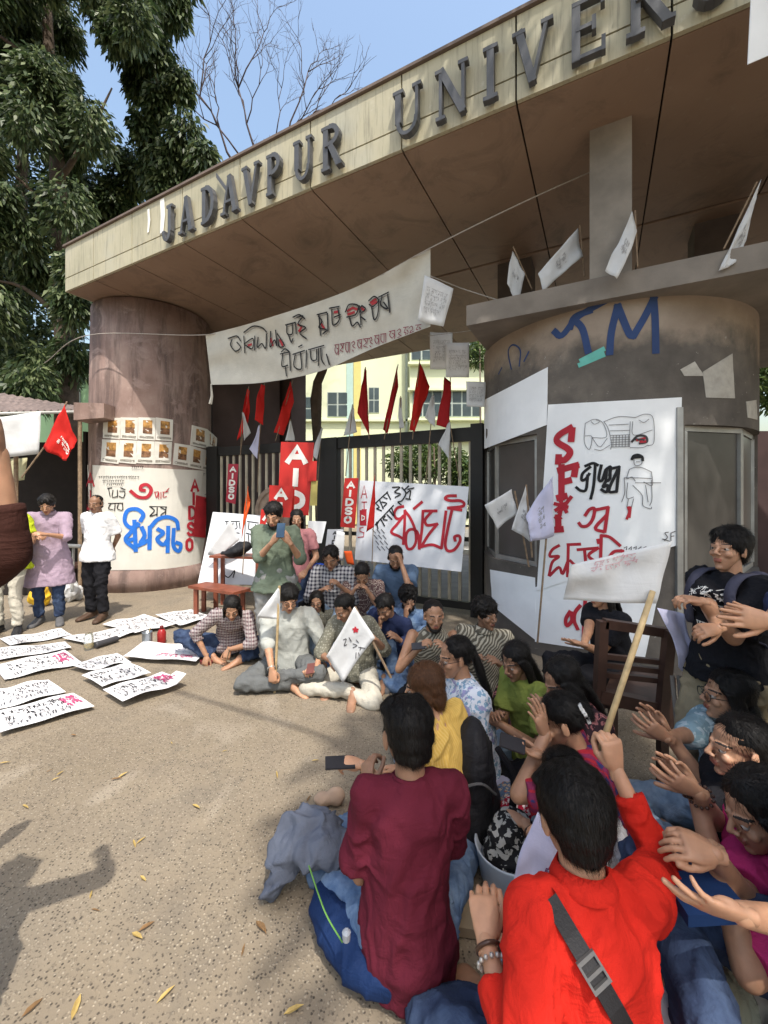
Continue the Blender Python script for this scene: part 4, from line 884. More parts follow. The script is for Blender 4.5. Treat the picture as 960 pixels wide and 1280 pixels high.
inkpx('lettering', P1, [z4((500, 112), (520, 110)), z4((505, 115), (512, 150)), z4((525, 120), (522, 152), (545, 150)), z4((545, 120), (545, 152)), z4((555, 125), (578, 128), (572, 155), (552, 148)), z4((560, 110), (580, 118)), z4((505, 182), (570, 180)), z4((515, 182), (505, 205), (525, 210)), z4((535, 182), (532, 215)), z4((550, 182), (545, 205), (568, 212), (568, 182))], .016, M_BLK, pm, True)
r_ = random.Random(3)
sm = []
for row, (x0, x1, yy) in enumerate(((460, 640, 58), (480, 570, 76), (500, 570, 92), (612, 665, 12), (930, 958, 45), (935, 955, 140), (935, 950, 165))):
    x = x0
    while x < x1: sm.append(z4((x, yy), (x + 7, yy - r_.uniform(0, 3)))); sm.append(z4((x + 3, yy), (x + 2 + r_.uniform(-2, 3), yy + r_.uniform(5, 11)))); x += r_.uniform(8, 12)
inkpx('lettering', P1, sm, .008, M_BLK, pm, False)
inkpx('lettering', P1, [z4((405, 100), (422, 42), (438, 100)), z4((412, 82), (434, 82)), z4((422, 125), (422, 178)), z4((408, 205), (424, 205)), z4((408, 190), (408, 215))], .05, M_RED, pm, False)
for (cy, ch) in ((98, 'A'), (160, 'I'), (225, 'D'), (300, 'S'), (372, 'O')):
    xo = 896 - (cy - 98) * .09; st = []
    for s_ in GLY[ch]:
        q = smooth_poly(s_, 3) if ch in 'SOD' and len(s_) > 3 else s_; st.append(z4(*[(xo + (a - .5) * 30, cy + 26 - b * 52) for a, b in q]))
    inkpx('lettering', P1, st, .055, M_RED, pm, False)
M_PHOTO = [plain('print_ochre', (.42, .22, .06), .6, .5, 18), plain('print_brown', (.20, .10, .05), .6, .5, 18), plain('print_caption', (.30, .28, .24), .7, .3, 60)]
z3 = lambda *p: Z((0, 460), 3.429, p); k = 0
def photo_poster(c4_, label, off):
    ps = cyl_sheet('photo_poster', PC, c4_, M_PAPW, None, off, 5, .004, k); tag(ps, label, 'poster', 'printed portrait posters pasted round the left pillar')
    tl, tr, br, bl = [np.array(c, float) for c in c4_]; B = lambda u, v: tuple((tl * (1 - u) + tr * u) * (1 - v) + (bl * (1 - u) + br * u) * v)
    for (u0, u1, v0, v1, mm) in ((.28, .82, .12, .45, M_PHOTO[0]), (.28, .82, .45, .72, M_PHOTO[1]), (.10, .92, .83, .93, M_PHOTO[2])):
        o = cyl_sheet('print', PC, (B(u0, v0), B(u1, v0), B(u1, v1), B(u0, v1)), mm, ps, off + .003, 3, .004, k)
names_row = ['top row, first from the left', 'top row, second from the left', 'top row, third from the left', 'top row, fourth from the left', 'lower row, first from the left', 'lower row, second from the left', 'lower row, third from the left', 'lower row, fourth from the left', 'upper row of the loose strip, middle', 'upper row of the loose strip, right end', 'lower row of the loose strip, left end', 'lower row of the loose strip, middle', 'lower row of the loose strip, right end']
tiles = []
for i in range(4): x = 446 + i * 74; tiles.append(((x, 216 - 4 * (i > 0)), (x + 73, 214 + (i > 2) * 8), (x + 70, 305 + i * 3), (x - 2, 300 + i * 3)))
for i in range(4): x = 438 + i * 74; tiles.append(((x + 3, 306 + i * 3), (x + 76, 309 + i * 3), (x + 72, 412), (x - 2, 402 + i * 3)))
tiles += [((822, 245), (885, 262), (885, 345), (815, 330)), ((886, 262), (928, 300), (924, 355), (886, 346)), ((748, 322), (812, 332), (806, 425), (740, 414)), ((813, 332), (866, 348), (862, 436), (807, 426)), ((867, 348), (922, 362), (908, 445), (863, 437))]
for k, tl_ in enumerate(tiles): photo_poster(tuple(z3(*tl_)), 'small printed portrait poster in the ' + names_row[k], .013 + .002 * (k % 3))
# red side poster on pillar's right
cs = cyl_sheet('red_sign', PC, (z3((838, 545))[0], z3((884, 556))[0], z3((876, 728))[0], z3((826, 722))[0]), plain('red_card', (.50, .03, .04), .6), None, .022, 6, .002, 1); tag(cs, 'narrow plain red card at the right edge of the left pillar', 'sign')
# ---- gate
M_GATE = plain('gate_black', (.016, .015, .014), .55); M_BAR = plain('gate_bar', (.42, .37, .28), .55, .2, 4, .15)
QG = 5.58; gate = empty('metal_gate', FR(s_of(430, QG), QG, 0), math.atan2(D_.y, D_.x), 'tall black framed metal gate with cream vertical bars', 'gate')
def gbox(name, x0, x1, z0, z1, q0, q1, mat): m = MB(); a, b = s_of(x0, QG), s_of(x1, QG); m.slab([FR(a, q0, z0), FR(b, q0, z0), FR(b, q1, z0), FR(a, q1, z0)], (0, 0, z1 - z0)); return m.build(name, mat, gate)
gbox('post', 262, 275, 0, 2.56, 5.50, 5.66, M_GATE); gbox('post', 400, 424, 0, 2.56, 5.50, 5.66, M_GATE); gbox('post', 590, 605, 0, 2.60, 5.50, 5.66, M_GATE)
gbox('top_rail', 275.5, 399.5, 2.38, 2.54, 5.53, 5.63, M_GATE); gbox('top_rail', 424.5, 589.5, 2.38, 2.56, 5.52, 5.64, M_GATE)
gbox('bottom_rail', 275.5, 399.5, .08, .18, 5.54, 5.62, M_GATE); gbox('bottom_rail', 424.5, 589.5, .08, .18, 5.54, 5.62, M_GATE)
gbox('mid_rail', 275.5, 399.5, 1.0, 1.06, 5.61, 5.64, M_GATE); gbox('mid_rail', 424.5, 589.5, 1.0, 1.06, 5.61, 5.64, M_GATE)
for xa, xb, nb in ((277, 398, 15), (428, 588, 15)):
    a, b = s_of(xa, QG), s_of(xb, QG)
    for k in range(nb):
        s0 = a + (b - a) * k / (nb - 1); m = MB(); m.slab([FR(s0 - .02, 5.565, .185), FR(s0 + .02, 5.565, .185), FR(s0 + .02, 5.595, .185), FR(s0 - .02, 5.595, .185)], (0, 0, 2.19)); m.build('bar', M_BAR, gate)
m = MB(); c0 = QP(5.50)(345, 640)[0]; Mr = Mz @ Matrix.Rotation(math.pi / 2, 3, 'X')
m.lathe(c0, [(.44, 0), (.44, .05), (.36, .065), (.34, .04), (.22, .04), (.20, .055), (.1, .05)], 28, Mr); m.build('emblem_disc', plain('emblem', (.27, .20, .15), .8, .3, 9), gate)
# ---- building behind
M_BW = plain('yellow_green_wall', (.66, .70, .49), .85, .05, .6, .1, bd=.002); M_BY = plain('ochre_band', (.62, .53, .20), .85, .05); M_BB = plain('pale_blue_band', (.40, .55, .50), .85, .05); M_WG = plain('far_glass', (.05, .07, .075), .25, .3, .8); M_WF = plain('far_frame', (.35, .40, .36), .6)
bl_ = empty('campus_building', (0, 22, 0), 0, 'pale yellow green campus building seen beyond the gate', 'building')
def bx(name, x0, y0, x1, y1, z, d, mat, par): a, b = at(x0, y1, z), at(x1, y0, z); m = MB(); m.slab([(a.x, z, a.z), (b.x, z, a.z), (b.x, z, b.z), (a.x, z, b.z)], (0, d, 0)); return m.build(name, mat, par)
bx('wall', 318, 300, 512, 656, 22, 6, M_BW, bl_); bx('wall', 512.5, 300, 640, 656, 21, 7, M_BW, bl_)
bx('band', 433, 300, 441.5, 655, 21.96, .04, M_BB, bl_); bx('band', 442, 300, 451, 655, 21.94, .06, M_BY, bl_)
for x0, y0, x1, y1, z in ((372, 496, 390, 525, 22), (409, 490, 435, 521, 22), (461, 484, 474, 516, 22), (516, 487, 602, 521, 21), (514, 425, 540, 450, 21), (545, 425, 600, 446, 21), (372, 420, 392, 452, 22), (409, 410, 435, 447, 22)):
    w_ = bx('window', x0, y0, x1, y1, z - .03, .06, M_WF, bl_); nP = max(2, int((x1 - x0) / 12))
    for i in range(nP):
        for j in range(2):
            xa = x0 + (x1 - x0) * (i + .08) / nP; xb = x0 + (x1 - x0) * (i + .92) / nP; ya = y0 + (y1 - y0) * (j + .06) / 2; yb = y0 + (y1 - y0) * (j + .94) / 2; bx('pane', xa, ya, xb, yb, z - .045, .02, M_WG, w_)
for y in (524, 549): bx('ledge', 330, y, 512, y + 2.5, 21.8, .3, M_BW, bl_)
for y in (484.5, 522, 548, 452): bx('ledge', 510, y, 640, y + 3, 20.7, .4, M_BW, bl_)
bx('pipe', 507, 300, 509.5, 655, 21.8, .15, M_WF, bl_)
g2 = empty('green_block', at(100, 600, 19), 0, 'light green wall of a block showing left of the pillar', 'building'); M_GB = plain('mint_wall', (.38, .60, .34), .85, .06, 1)
bx('wall', 20, 440, 135, 650, 19, 4, M_GB, g2); bx('ledge', 70, 470, 135, 474, 18.8, .3, plain('pale_ledge', (.6, .62, .55), .8), g2); w_ = bx('window', 88, 480, 100, 505, 18.95, .1, M_WF, g2)

m = MB(); m.slab([(5.9, 8.2, 0), (12, 8.2, 0), (12, 8.5, 0), (5.9, 8.5, 0)], (0, 0, 2.9)); tag(m.build('boundary_wall', plain('dark_maroon_wall', (.06, .035, .035), .85, .3, 1.5, .3)), 'dark boundary wall beyond the right side of the tower', 'wall')
m = MB(); m.slab([(-30, 17, 0), (-7, 20, 0), (-7, 20.3, 0), (-30, 17.3, 0)], (0, 0, 2.6)); tag(m.build('boundary_wall', M_CONC), 'long concrete boundary wall far behind the stall', 'wall')
# ================================================================ TREES
def leaf_mat(name, a, b, c):
    t = NT(name); gi = t.n('NewGeometry'); r = t.ramp(gi.outputs['Random Per Island'], [(0, a), (.5, b), (1, c)])
    t.fin(r, .5, .45); t.b.inputs['Transmission Weight'].default_value = 0
    tr = t.n('BsdfTranslucent'); mx = t.n('MixShader'); mx.inputs[0].default_value = .3; out = t.t.nodes['Material Output']
    t.l(r, tr.inputs[0]); t.l(t.b.outputs[0], mx.inputs[1]); t.l(tr.outputs[0], mx.inputs[2]); t.l(mx.outputs[0], out.inputs[0]); return t.m
M_LEAF = leaf_mat('dark_leaves', (.018, .036, .014), (.055, .090, .030), (.17, .21, .09)); M_LEAF2 = leaf_mat('mid_leaves', (.03, .065, .015), (.07, .12, .03), (.14, .19, .05))
M_BARK = plain('bark', (.10, .075, .055), .95, .3, 6, .8, 25, bd=.02); M_BARKD = plain('bare_bark', (.075, .055, .055), .9, .3, 8)
def leaves(clumps, per, size, droop, seed, squash=1.0, hang=0.0):
    """clumps: (centre, radius). drooping blade-shaped leaves, each a folded pair of faces"""
    r = np.random.RandomState(seed); C_ = np.array([tuple(c) for c, _ in clumps]); R_ = np.array([q for _, q in clumps]); n = len(clumps) * per
    idx = np.repeat(np.arange(len(clumps)), per); d = r.normal(0, 1, (n, 3)); d /= np.linalg.norm(d, axis=1)[:, None]
    rad = r.uniform(.15, 1, n)[:, None] ** .6 * R_[idx][:, None]; P = C_[idx] + d * rad * np.array((1, 1, squash)); P[:, 2] -= hang * r.uniform(0, 1, n) ** 2 * R_[idx] * 1.6
    ax = d * np.array((1, 1, .4)) + r.normal(0, .45, (n, 3)); ax[:, 2] -= droop; ax /= np.linalg.norm(ax, axis=1)[:, None]
    sd = np.cross(ax, r.normal(0, 1, (n, 3))); sd /= np.linalg.norm(sd, axis=1)[:, None] + 1e-9
    L = size * r.uniform(.6, 1.3, n)[:, None]; w = L * .17; up = np.cross(sd, ax)
    a = P; b = P + ax * L * .5 + sd * w + up * w * .3; c = P + ax * L; c[:, 2] -= L[:, 0] * .2; e = P + ax * L * .5 - sd * w + up * w * .3
    V = np.stack([a, b, c, e], 1).reshape(-1, 3); return V, np.arange(n * 4).reshape(-1, 4)
def tree(name, label, base, trunk, branches, clumps, per, size, droop, seed, mat, bark=None, squash=1.0, hang=0.0, group=None, r0=.3):
    root = empty(name, base, 0, label, 'tree', group); bx_, by_, bz_ = base; m = MB()
    m.tube(trunk, [r0 * (1 - .75 * i / (len(trunk) - 1)) for i in range(len(trunk))], 10); m.build('trunk', bark or M_BARK, root, smooth=True)
    m = MB()
    for p in branches: m.tube(smooth_poly([tuple(x) for x in p], 3), [.09 * (1 - .8 * i / (3 * (len(p) - 1))) for i in range(3 * (len(p) - 1) + 1)], 6)
    if branches: m.build('limb', bark or M_BARK, root, smooth=True)
    V, f = leaves(clumps, per, size, droop, seed, squash, hang); V = V - np.array(base); npmesh('crown', V, f, mat, root, smooth=False); return root
rt = random.Random(5)
def fill(poly, z0, z1, n, r0, r1, jitter=0):
    """clump centres behind a photo outline"""
    out = []; xs = [p[0] for p in poly]; ys = [p[1] for p in poly]
    def inside(x, y):
        c = False; j = len(poly) - 1
        for i in range(len(poly)):
            if (poly[i][1] > y) != (poly[j][1] > y) and x < (poly[j][0] - poly[i][0]) * (y - poly[i][1]) / (poly[j][1] - poly[i][1]) + poly[i][0]: c = not c
            j = i
        return c
    while len(out) < n:
        x, y = rt.uniform(min(xs), max(xs)), rt.uniform(min(ys), max(ys))
        if inside(x, y): out.append((at(x, y, rt.uniform(z0, z1)), rt.uniform(r0, r1)))
    return out
# tall dark tree on the left
b1 = ground(75, 700); b1 = Vector((at(80, 500, 11.5).x, 11.5, 0))
cl = fill([(-120, -120), (215, -120), (190, 30), (165, 60), (150, 130), (145, 230), (110, 330), (95, 470), (60, 505), (-40, 500), (-120, 300)], 10.2, 13.0, 118, .32, .72)
cl = [c for c in cl if not (15 < project(c[0])[0] < 75 and 170 < project(c[0])[1] < 240) and not (0 < project(c[0])[0] < 60 and 350 < project(c[0])[1] < 400)]
tree('mast_tree', 'huge dark green drooping tree at the far left, tallest in view', (b1.x, b1.y, 0), [at(82, 650, 11.5), at(84, 480, 11.5), at(78, 330, 11.6), at(70, 180, 11.7), at(60, 40, 11.8), at(55, -80, 11.8)],
     [[at(76, 300, 11.6), at(40, 240, 11.3), at(5, 210, 11.0)], [at(72, 230, 11.6), at(110, 170, 11.4), at(140, 110, 11.2)], [at(68, 120, 11.7), at(20, 60, 11.3), at(-30, 30, 11.0)], [at(80, 400, 11.6), at(30, 360, 11.2), at(-10, 350, 11)]], cl, 1000, .20, .9, 21, M_LEAF, hang=.6, r0=.32)
cl = fill([(150, -80), (235, -80), (228, 60), (240, 170), (262, 195), (250, 235), (170, 262), (150, 200), (158, 90)], 12.5, 13.6, 34, .35, .62)
b2 = Vector((at(195, 500, 13.2).x, 13.2, 0))
tree('mast_tree', 'slimmer drooping tree rising right beside the huge one, behind the canopy end', tuple(b2), [at(196, 650, 13.2), at(196, 400, 13.2), at(196, 200, 13.2), at(192, 20, 13.2), at(190, -100, 13.2)], [], cl, 1100, .235, 1.3, 22, M_LEAF, hang=.9, r0=.24)
cl = fill([(100, 200), (170, 180), (180, 270), (100, 300), (80, 290)], 14, 15, 12, .5, .8)
tree('mast_tree', 'dark tree filling the gap just above the left canopy corner', (at(130, 500, 14.5).x, 14.5, 0), [at(130, 650, 14.5), at(132, 300, 14.5), at(132, 220, 14.5)], [], cl, 700, .24, .7, 23, M_LEAF, r0=.2)
cl = fill([(-60, -60), (60, -60), (95, 120), (110, 300), (95, 490), (-60, 495)], 14.2, 15.8, 52, .7, 1.15)
tree('rain_tree', 'broad dense tree filling the gaps behind the huge drooping tree', (at(20, 500, 15).x, 15, 0), [at(20, 650, 15), at(22, 400, 15), at(30, 150, 15), at(30, -20, 15)], [], cl, 750, .24, .5, 24, M_LEAF, r0=.3)
# bare tree above the canopy
bt = empty('bare_tree', (at(300, 600, 17).x, 17, 0), 0, 'leafless thin branched tree against the sky above the canopy', 'tree'); m = MB(); m2 = MB()
m.tube([at(330, 660, 17), at(318, 400, 17), at(296, 210, 17)], [.22, .15, .075], 8)
def br(p, q, r, depth, rr):
    pts = [p]; n = 4; d = q - p
    for k in range(1, n + 1): pts.append(p + d * k / n + Vector((rr.uniform(-1, 1), rr.uniform(-1, 1), rr.uniform(-1, 1))) * d.length * .05 * (k < n))
    (m if r > .05 else m2).tube(pts, [r * (1 - .5 * k / n) for k in range(n + 1)], 5)
    if depth:
        for k in (2, 3, 4):
            for _ in range(1 if k < 4 else 2):
                dd = (d.normalized() + Vector((rr.uniform(-.8, .8), rr.uniform(-.5, .5), rr.uniform(-.3, .6)))).normalized(); br(pts[k], pts[k] + dd * d.length * rr.uniform(.45, .7), r * .55, depth - 1, rr)
rr = random.Random(9)
for p, q, r in (((296, 210), (250, 120), .085), ((250, 120), (262, 20), .05), ((320, 200), (298, 110), .08), ((298, 110), (330, 40), .05), ((298, 110), (278, 50), .04), ((360, 170), (385, 90), .06), ((345, 170), (352, 110), .04), ((385, 150), (415, 100), .04), ((296, 210), (320, 200), .09), ((320, 200), (385, 150), .08), ((300, 195), (235, 130), .06)):
    br(at(p[0], p[1], 17), at(q[0], q[1], 16.8), r * .62, 3, rr)
m.build('trunk', M_BARKD, bt, smooth=True); m2.build('twig', M_BARKD, bt, smooth=True)
# slim trunk behind the gate
gt = MB(); q = [at(403, 700, 9.4), at(398, 600, 9.4), at(396, 545, 9.4), at(395, 500, 9.4), at(397, 478, 9.4), at(404, 462, 9.4), at(408, 440, 9.5), at(409, 420, 9.7)]
tg = empty('slim_tree', (q[0].x, 9.4, 0), 0, 'slender crooked tree trunk rising behind the middle gate post', 'tree'); q[0].z = 0
gt.tube(q, [.12, .10, .095, .13, .10, .09, .09, .08], 10); gt.build('trunk', M_BARK, tg, smooth=True)
V, f = leaves([(at(430, 380, 10.5), .6), (at(400, 370, 10.6), .6)], 300, .2, .4, 31); npmesh('crown', V - np.array((q[0].x, 9.4, 0)), f, M_LEAF2, tg, smooth=False)
# hedge and bushes beyond the gate
for k, (poly, z, n, lab) in enumerate(((((482, 575), (540, 556), (600, 560), (610, 640), (480, 650)), 12.5, 26, 'leafy green bushes beyond the right gate leaf'), (((585, 425), (612, 425), (612, 470), (590, 465)), 15, 5, 'green tree peeping between tower and hung papers'), (((940, 385), (990, 380), (990, 510), (940, 505)), 9, 14, 'sunlit green tree beyond the right edge of the tower'))):
    cl = fill(poly, z, z + 1.2, n, .28, .5); b = at(sum(p[0] for p in poly) / len(poly), 700, z); 
    tree('bush' if k == 0 else 'leafy_tree', lab, (b.x, z, 0), [(b.x, z, 0), (b.x + .05, z, 1.2), (b.x, z, max(c[0].z for c in cl))], [], cl, 330, .17, .2, 40 + k, M_LEAF2, r0=.08)
# a big shade tree standing to the right behind the camera: its crown dapples the crowd and the tower
cl = []
rs_ = random.Random(17)
while len(cl) < 78:
    x, y = rs_.uniform(.2, 6.5), rs_.uniform(-3.2, 3.2); z = rs_.uniform(8.2, 10.2)
    if (z - .6 - CAMH) < 1.45 * max(y + .6, 0): continue
    if x < 1.2 and rs_.random() < .75: continue
    if x < .9 and y < .6: continue
    if x < 1.7 and y < -.7: continue
    cl.append((Vector((x, y, z)), rs_.uniform(.35, .7)))
tree('shade_tree', 'broad shade tree overhanging the seated crowd from the right', (6.2, -2.5, 0), [(6.2, -2.5, 0), (6.0, -2.4, 3), (5.4, -2.0, 6), (4.4, -1.4, 8.2), (3.4, -.8, 9.4)], [[(5.4, -2, 6), (4.2, -.2, 7.9), (3.6, 1.6, 9.2)], [(4.4, -1.4, 8.2), (2.2, -1.0, 8.8), (.4, -.4, 9.0)], [(5.7, -2.2, 5), (6.2, .0, 7.4), (6.0, 1.8, 9.4)]], cl, 170, .26, .3, 51, M_LEAF2, r0=.35)
# ================================================================ PROPS
M_FLAGR = fabric('red_flag_cloth', (.50, .022, .018), rough=.7, bst=.12); M_FLAGD = fabric('dark_red_flag_cloth', (.36, .018, .022), rough=.7, bst=.12); M_FLAGW = fabric('white_flag_cloth', (.56, .57, .58), rough=.75, sheen=.1, bst=.12); M_FLAGL = fabric('lavender_flag_cloth', (.50, .50, .66), rough=.75, sheen=.1, bst=.12)
M_FLAGO = fabric('orange_flag_cloth', (.62, .09, .02), rough=.7, bst=.12); M_BAM = plain('bamboo', (.46, .34, .18), .55, .2, 25); M_STICK = plain('stick_wood', (.24, .17, .11), .7, .3, 20); M_ROPE = plain('rope', (.36, .33, .30), .9, .2, 60)
M_WHITE = plain('white_letter', (.72, .70, .66), .7); M_SIGNR = plain('red_board', (.48, .022, .018), .55, .1, 4); M_SIGNC = plain('crimson_board', (.33, .02, .04), .6, .1, 4)
# ---- banner and its ropes
M_BAN = fabric('banner_cloth', (.50, .485, .43), rough=.9, sheen=.0, var=.08, bst=.2)
bz = lambda *p: Z((240, 300), 2.526, p)
zl, zr = 6.35, 4.55
rope_pts = [Vector((-6.2, 7.6, 4.05)), at(110, 419, 6.9), at(257, 418.5, zl), at(330, 400, 5.9), at(440, 362, 5.2), at(538, 310, zr), at(660, 250, 4.3), at(790, 192, 4.2)]
m = MB(); m.tube(smooth_poly([tuple(p) for p in rope_pts], 8), .007, 5); tag(m.build('rope', M_ROPE), 'long pale rope carrying the banner from the left pillar to the square column', 'rope')
def banner():
    nu, nv = 44, 16; top = smooth_poly([(257, 419), (330, 399), (440, 361), (538, 310)], 12); bot = smooth_poly([(264, 481), (330, 478), (400, 464), (470, 434), (538, 408)], 12)
    def pk(path, u): x = u * (len(path) - 1); i = min(int(x), len(path) - 2); f = x - i; return (path[i][0] * (1 - f) + path[i + 1][0] * f, path[i][1] * (1 - f) + path[i + 1][1] * f)
    G = []
    for j in range(nv + 1):
        for i in range(nu + 1):
            u, v = i / nu, j / nv; a, b = pk(top, u), pk(bot, u); zz = zl + (zr - zl) * u ** 1.0
            e = math.exp(-u * 9) + math.exp(-(1 - u) * 6); fold = .045 * math.sin(v * 11 + u * 6) * e + .022 * math.sin(u * 34 + v * 5) * (1 - v) ** 1.5 + .018 * math.sin(u * 13 - v * 9)
            G.append(at(a[0] * (1 - v) + b[0] * v, a[1] * (1 - v) + b[1] * v, zz + fold + .05 * math.sin(v * 3.1)))
    N2 = len(G); Fc = []
    for j in range(nv):
        for i in range(nu): a = j * (nu + 1) + i; Fc.append((a, a + nu + 1, a + nu + 2, a + 1)); Fc.append((a + N2, a + 1 + N2, a + nu + 2 + N2, a + nu + 1 + N2))
    back = [p + Vector((0, .003, 0)) for p in G]; o = mesh('banner', G + back, Fc, M_BAN, None, True)
    def surf(x, y):      # pixel -> cloth: nearest grid cell in projection
        best = None
        for _ in range(1):
            u = (x - 257) / (538 - 257)
            for _k in range(6):
                uu = min(max(u, 0), 1); a, b = pk(top, uu), pk(bot, uu); v = (y - a[1]) / (b[1] - a[1]); v = min(max(v, 0), 1); X = a[0] * (1 - v) + b[0] * v; u += (x - X) / 281
            u = min(max(u, 0), .9999); v = min(max(v, 0), .9999)
        fi, fj = u * nu, v * nv; i, j = int(fi), int(fj); fu, fv = fi - i, fj - j; q = j * (nu + 1) + i
        p = (G[q] * (1 - fu) + G[q + 1] * fu) * (1 - fv) + (G[q + nu + 1] * (1 - fu) + G[q + nu + 2] * fu) * fv
        n = (G[q + nu + 1] - G[q]).cross(G[q + 1] - G[q]); n = n.normalized(); n = n if n.y < 0 else -n; return p, n
    return o, surf
ban, BS = banner(); tag(ban, 'cream cloth banner with black outlined Bengali lettering slung under the canopy', 'banner')
W1 = .017
zn = lambda *p: Z((250, 350), 3.2, p)
blk = [zn((115, 235), (150, 225), (165, 245)), zn((130, 240), (125, 262), (145, 285), (165, 270), (150, 250)), zn((178, 210), (215, 185), (250, 190), (268, 208)), zn((178, 225), (182, 292)), zn((182, 255), (215, 235), (212, 275), (185, 262)), zn((222, 225), (222, 282)), zn((235, 230), (232, 270), (250, 255), (265, 275), (268, 215)), zn((285, 205), (283, 270), (300, 240), (310, 265), (305, 200)), zn((312, 215), (340, 262), (320, 268), (315, 235)),
       zn((345, 180), (385, 170)), zn((350, 182), (352, 215), (372, 215), (372, 178)), zn((355, 215), (368, 250), (375, 235)), zn((390, 150), (415, 145), (395, 175), (425, 190), (402, 212), (428, 235)), zn((385, 170), (388, 215)), zn((375, 150), (400, 140), (422, 155)),
       zn((470, 140), (510, 130)), zn((475, 145), (490, 165), (478, 190), (510, 200), (495, 215)), zn((512, 135), (515, 205)), zn((520, 115), (560, 108)), zn((530, 120), (535, 180), (560, 160), (555, 115)), zn((540, 150), (565, 140)), zn((478, 140), (485, 222)),
       zn((585, 130), (600, 100), (635, 105), (625, 140), (590, 150)), zn((600, 150), (612, 185), (632, 170), (645, 190)), zn((640, 105), (648, 180)), zn((650, 105), (665, 118), (650, 132), (640, 118), (650, 105)), zn((648, 150), (665, 162)), zn((678, 85), (700, 68), (718, 85), (695, 110), (680, 100)), zn((690, 110), (700, 160), (715, 140), (720, 80)), zn((718, 72), (758, 52)), zn((732, 70), (728, 105), (755, 118), (738, 92)), zn((755, 60), (762, 132)),
       zn((325, 298), (362, 290)), zn((335, 300), (332, 345), (355, 342)), zn((345, 345), (350, 385)), zn((362, 292), (366, 362)), zn((330, 290), (345, 278), (360, 288)), zn((375, 300), (422, 285)), zn((385, 300), (380, 345), (410, 355), (405, 292)), zn((398, 270), (412, 262)), zn((430, 285), (428, 350)), zn((438, 282), (500, 265)), zn((445, 285), (450, 320), (470, 320), (470, 280)), zn((478, 278), (478, 345)), zn((488, 275), (490, 318), (502, 340)), zn((510, 300), (522, 342))]
inkpx('lettering', BS, blk, W1, M_BLK, ban, True, .014)
inkpx('lettering', BS, [[(x + 1.8, y + 2.2) for x, y in s_] for s_ in blk], .005, M_INKB, ban, True, .016)
M_REDF = plain('faded_red', (.40, .04, .05), .8)
inkpx('lettering', BS, [zn((592, 125), (612, 112), (628, 118)), zn((594, 138), (618, 130)), zn((645, 112), (658, 122)), zn((684, 92), (705, 78)), zn((690, 98), (708, 90)), zn((395, 178), (408, 188), (398, 204)), zn((322, 240), (332, 262)), zn((195, 262), (208, 258)), zn((285, 235), (292, 262)), zn((540, 130), (552, 128)), zn((486, 175), (498, 192))], .032, M_REDF, ban, False, .011)
sm = []; rb = random.Random(8)
def glyph(x, y, w, h, k):
    q_ = [[(0, 0), (.9, -.05)], [(.3, 0), (.1, .5), (.5, .9), (.8, .5), (.5, .3)], [(.85, 0), (.85, 1)]], [[(0, 0), (1, 0)], [(.2, 0), (.5, .45), (.1, .8), (.7, 1)], [(.75, 0), (.6, .6)]], [[(0, 0), (.9, 0)], [(.1, .1), (.1, .7), (.55, .9), (.6, .1)], [(.9, 0), (.9, 1)]], [[(.1, .2), (.5, 0), (.7, .35), (.3, .55), (.8, .9)], [(.2, 1.05), (.5, 1.25)]], [[(0, 0), (1, 0)], [(.5, 0), (.15, .5), (.5, .6), (.35, 1)], [(.7, .3), (.95, .55), (.7, .8)]]
    return [[(x + a_ * w, y + b_ * h - a_ * w * .12) for a_, b_ in st_] for st_ in q_[k % 5]]
for x0, x1, ya, yb in ((540, 665, 262, 236), (678, 742, 232, 214), (760, 830, 208, 190), (838, 948, 190, 172)):
    x = x0; k = int(x0)
    while x < x1 - 8:
        w_ = rb.uniform(17, 27); yy = ya + (yb - ya) * (x - x0) / (x1 - x0)
        for st_ in glyph(x, yy, w_, rb.uniform(32, 42), k): sm.append(zn(*st_))
        x += w_ + 3; k += rb.randint(1, 3)
sm = [q_ for q_ in sm if all(259 < p_[0] < 531 for p_ in q_)]
inkpx('lettering', BS, sm, .010, plain('maroon_ink', (.20, .03, .05), .8), ban, True, .014)
m = MB(); m.tube([at(264, 480, zl), at(265, 495, zl), at(263, 505, zl)], [.012, .02, .03], 6); m.build('knot', M_BAN, ban)
# second string with papers
m = MB(); m.tube([at(538, 345, zr - .05), at(575, 360, 4.7), at(622, 375, 4.6)], .006, 5); m.tube([at(535, 420, 5.2), at(600, 412, 5.2)], .004, 4); tag(m.build('string', M_ROPE), 'thin string with hung papers between banner and tower ledge', 'string')
M_GI = plain('grey_print', (.30, .30, .31), .8, .1)
M_PRT = plain('printed_paper', (.60, .61, .62), .8, .08, 5)
def scrib(o, surf, cells, mat, w=.004, rows=5, name='lettering', seed=0, fill=.9, curved=False):
    """rows of small handwriting on a sheet given in its own 0-1 coordinates"""
    r = random.Random(seed); V = []; Fc = []; k = 0; u0, u1, v0, v1 = cells
    for j in range(rows):
        v = v0 + (v1 - v0) * (j + .5) / rows; hh = (v1 - v0) / rows * .34; u = u0
        while u < u1:
            du = (u1 - u0) * r.uniform(.05, .09)
            if r.random() < fill:
                for _ in range(2):
                    a = u + r.uniform(0, .6) * du; b = v + r.uniform(-hh, hh)
                    pts = [(a, b)] + [(a + r.uniform(-.3, .6) * du, b + r.uniform(-1, 1) * hh) for _q in range(2)]
                    ribbon(V, Fc, [surf(*p) for p in pts], w, .003 + k * .00008); k += 1
                ribbon(V, Fc, [surf(u, v - hh), surf(u + du * .8, v - hh)], w, .003 + k * .00008); k += 1
            u += du
    return mesh(name, V, Fc, mat, o)
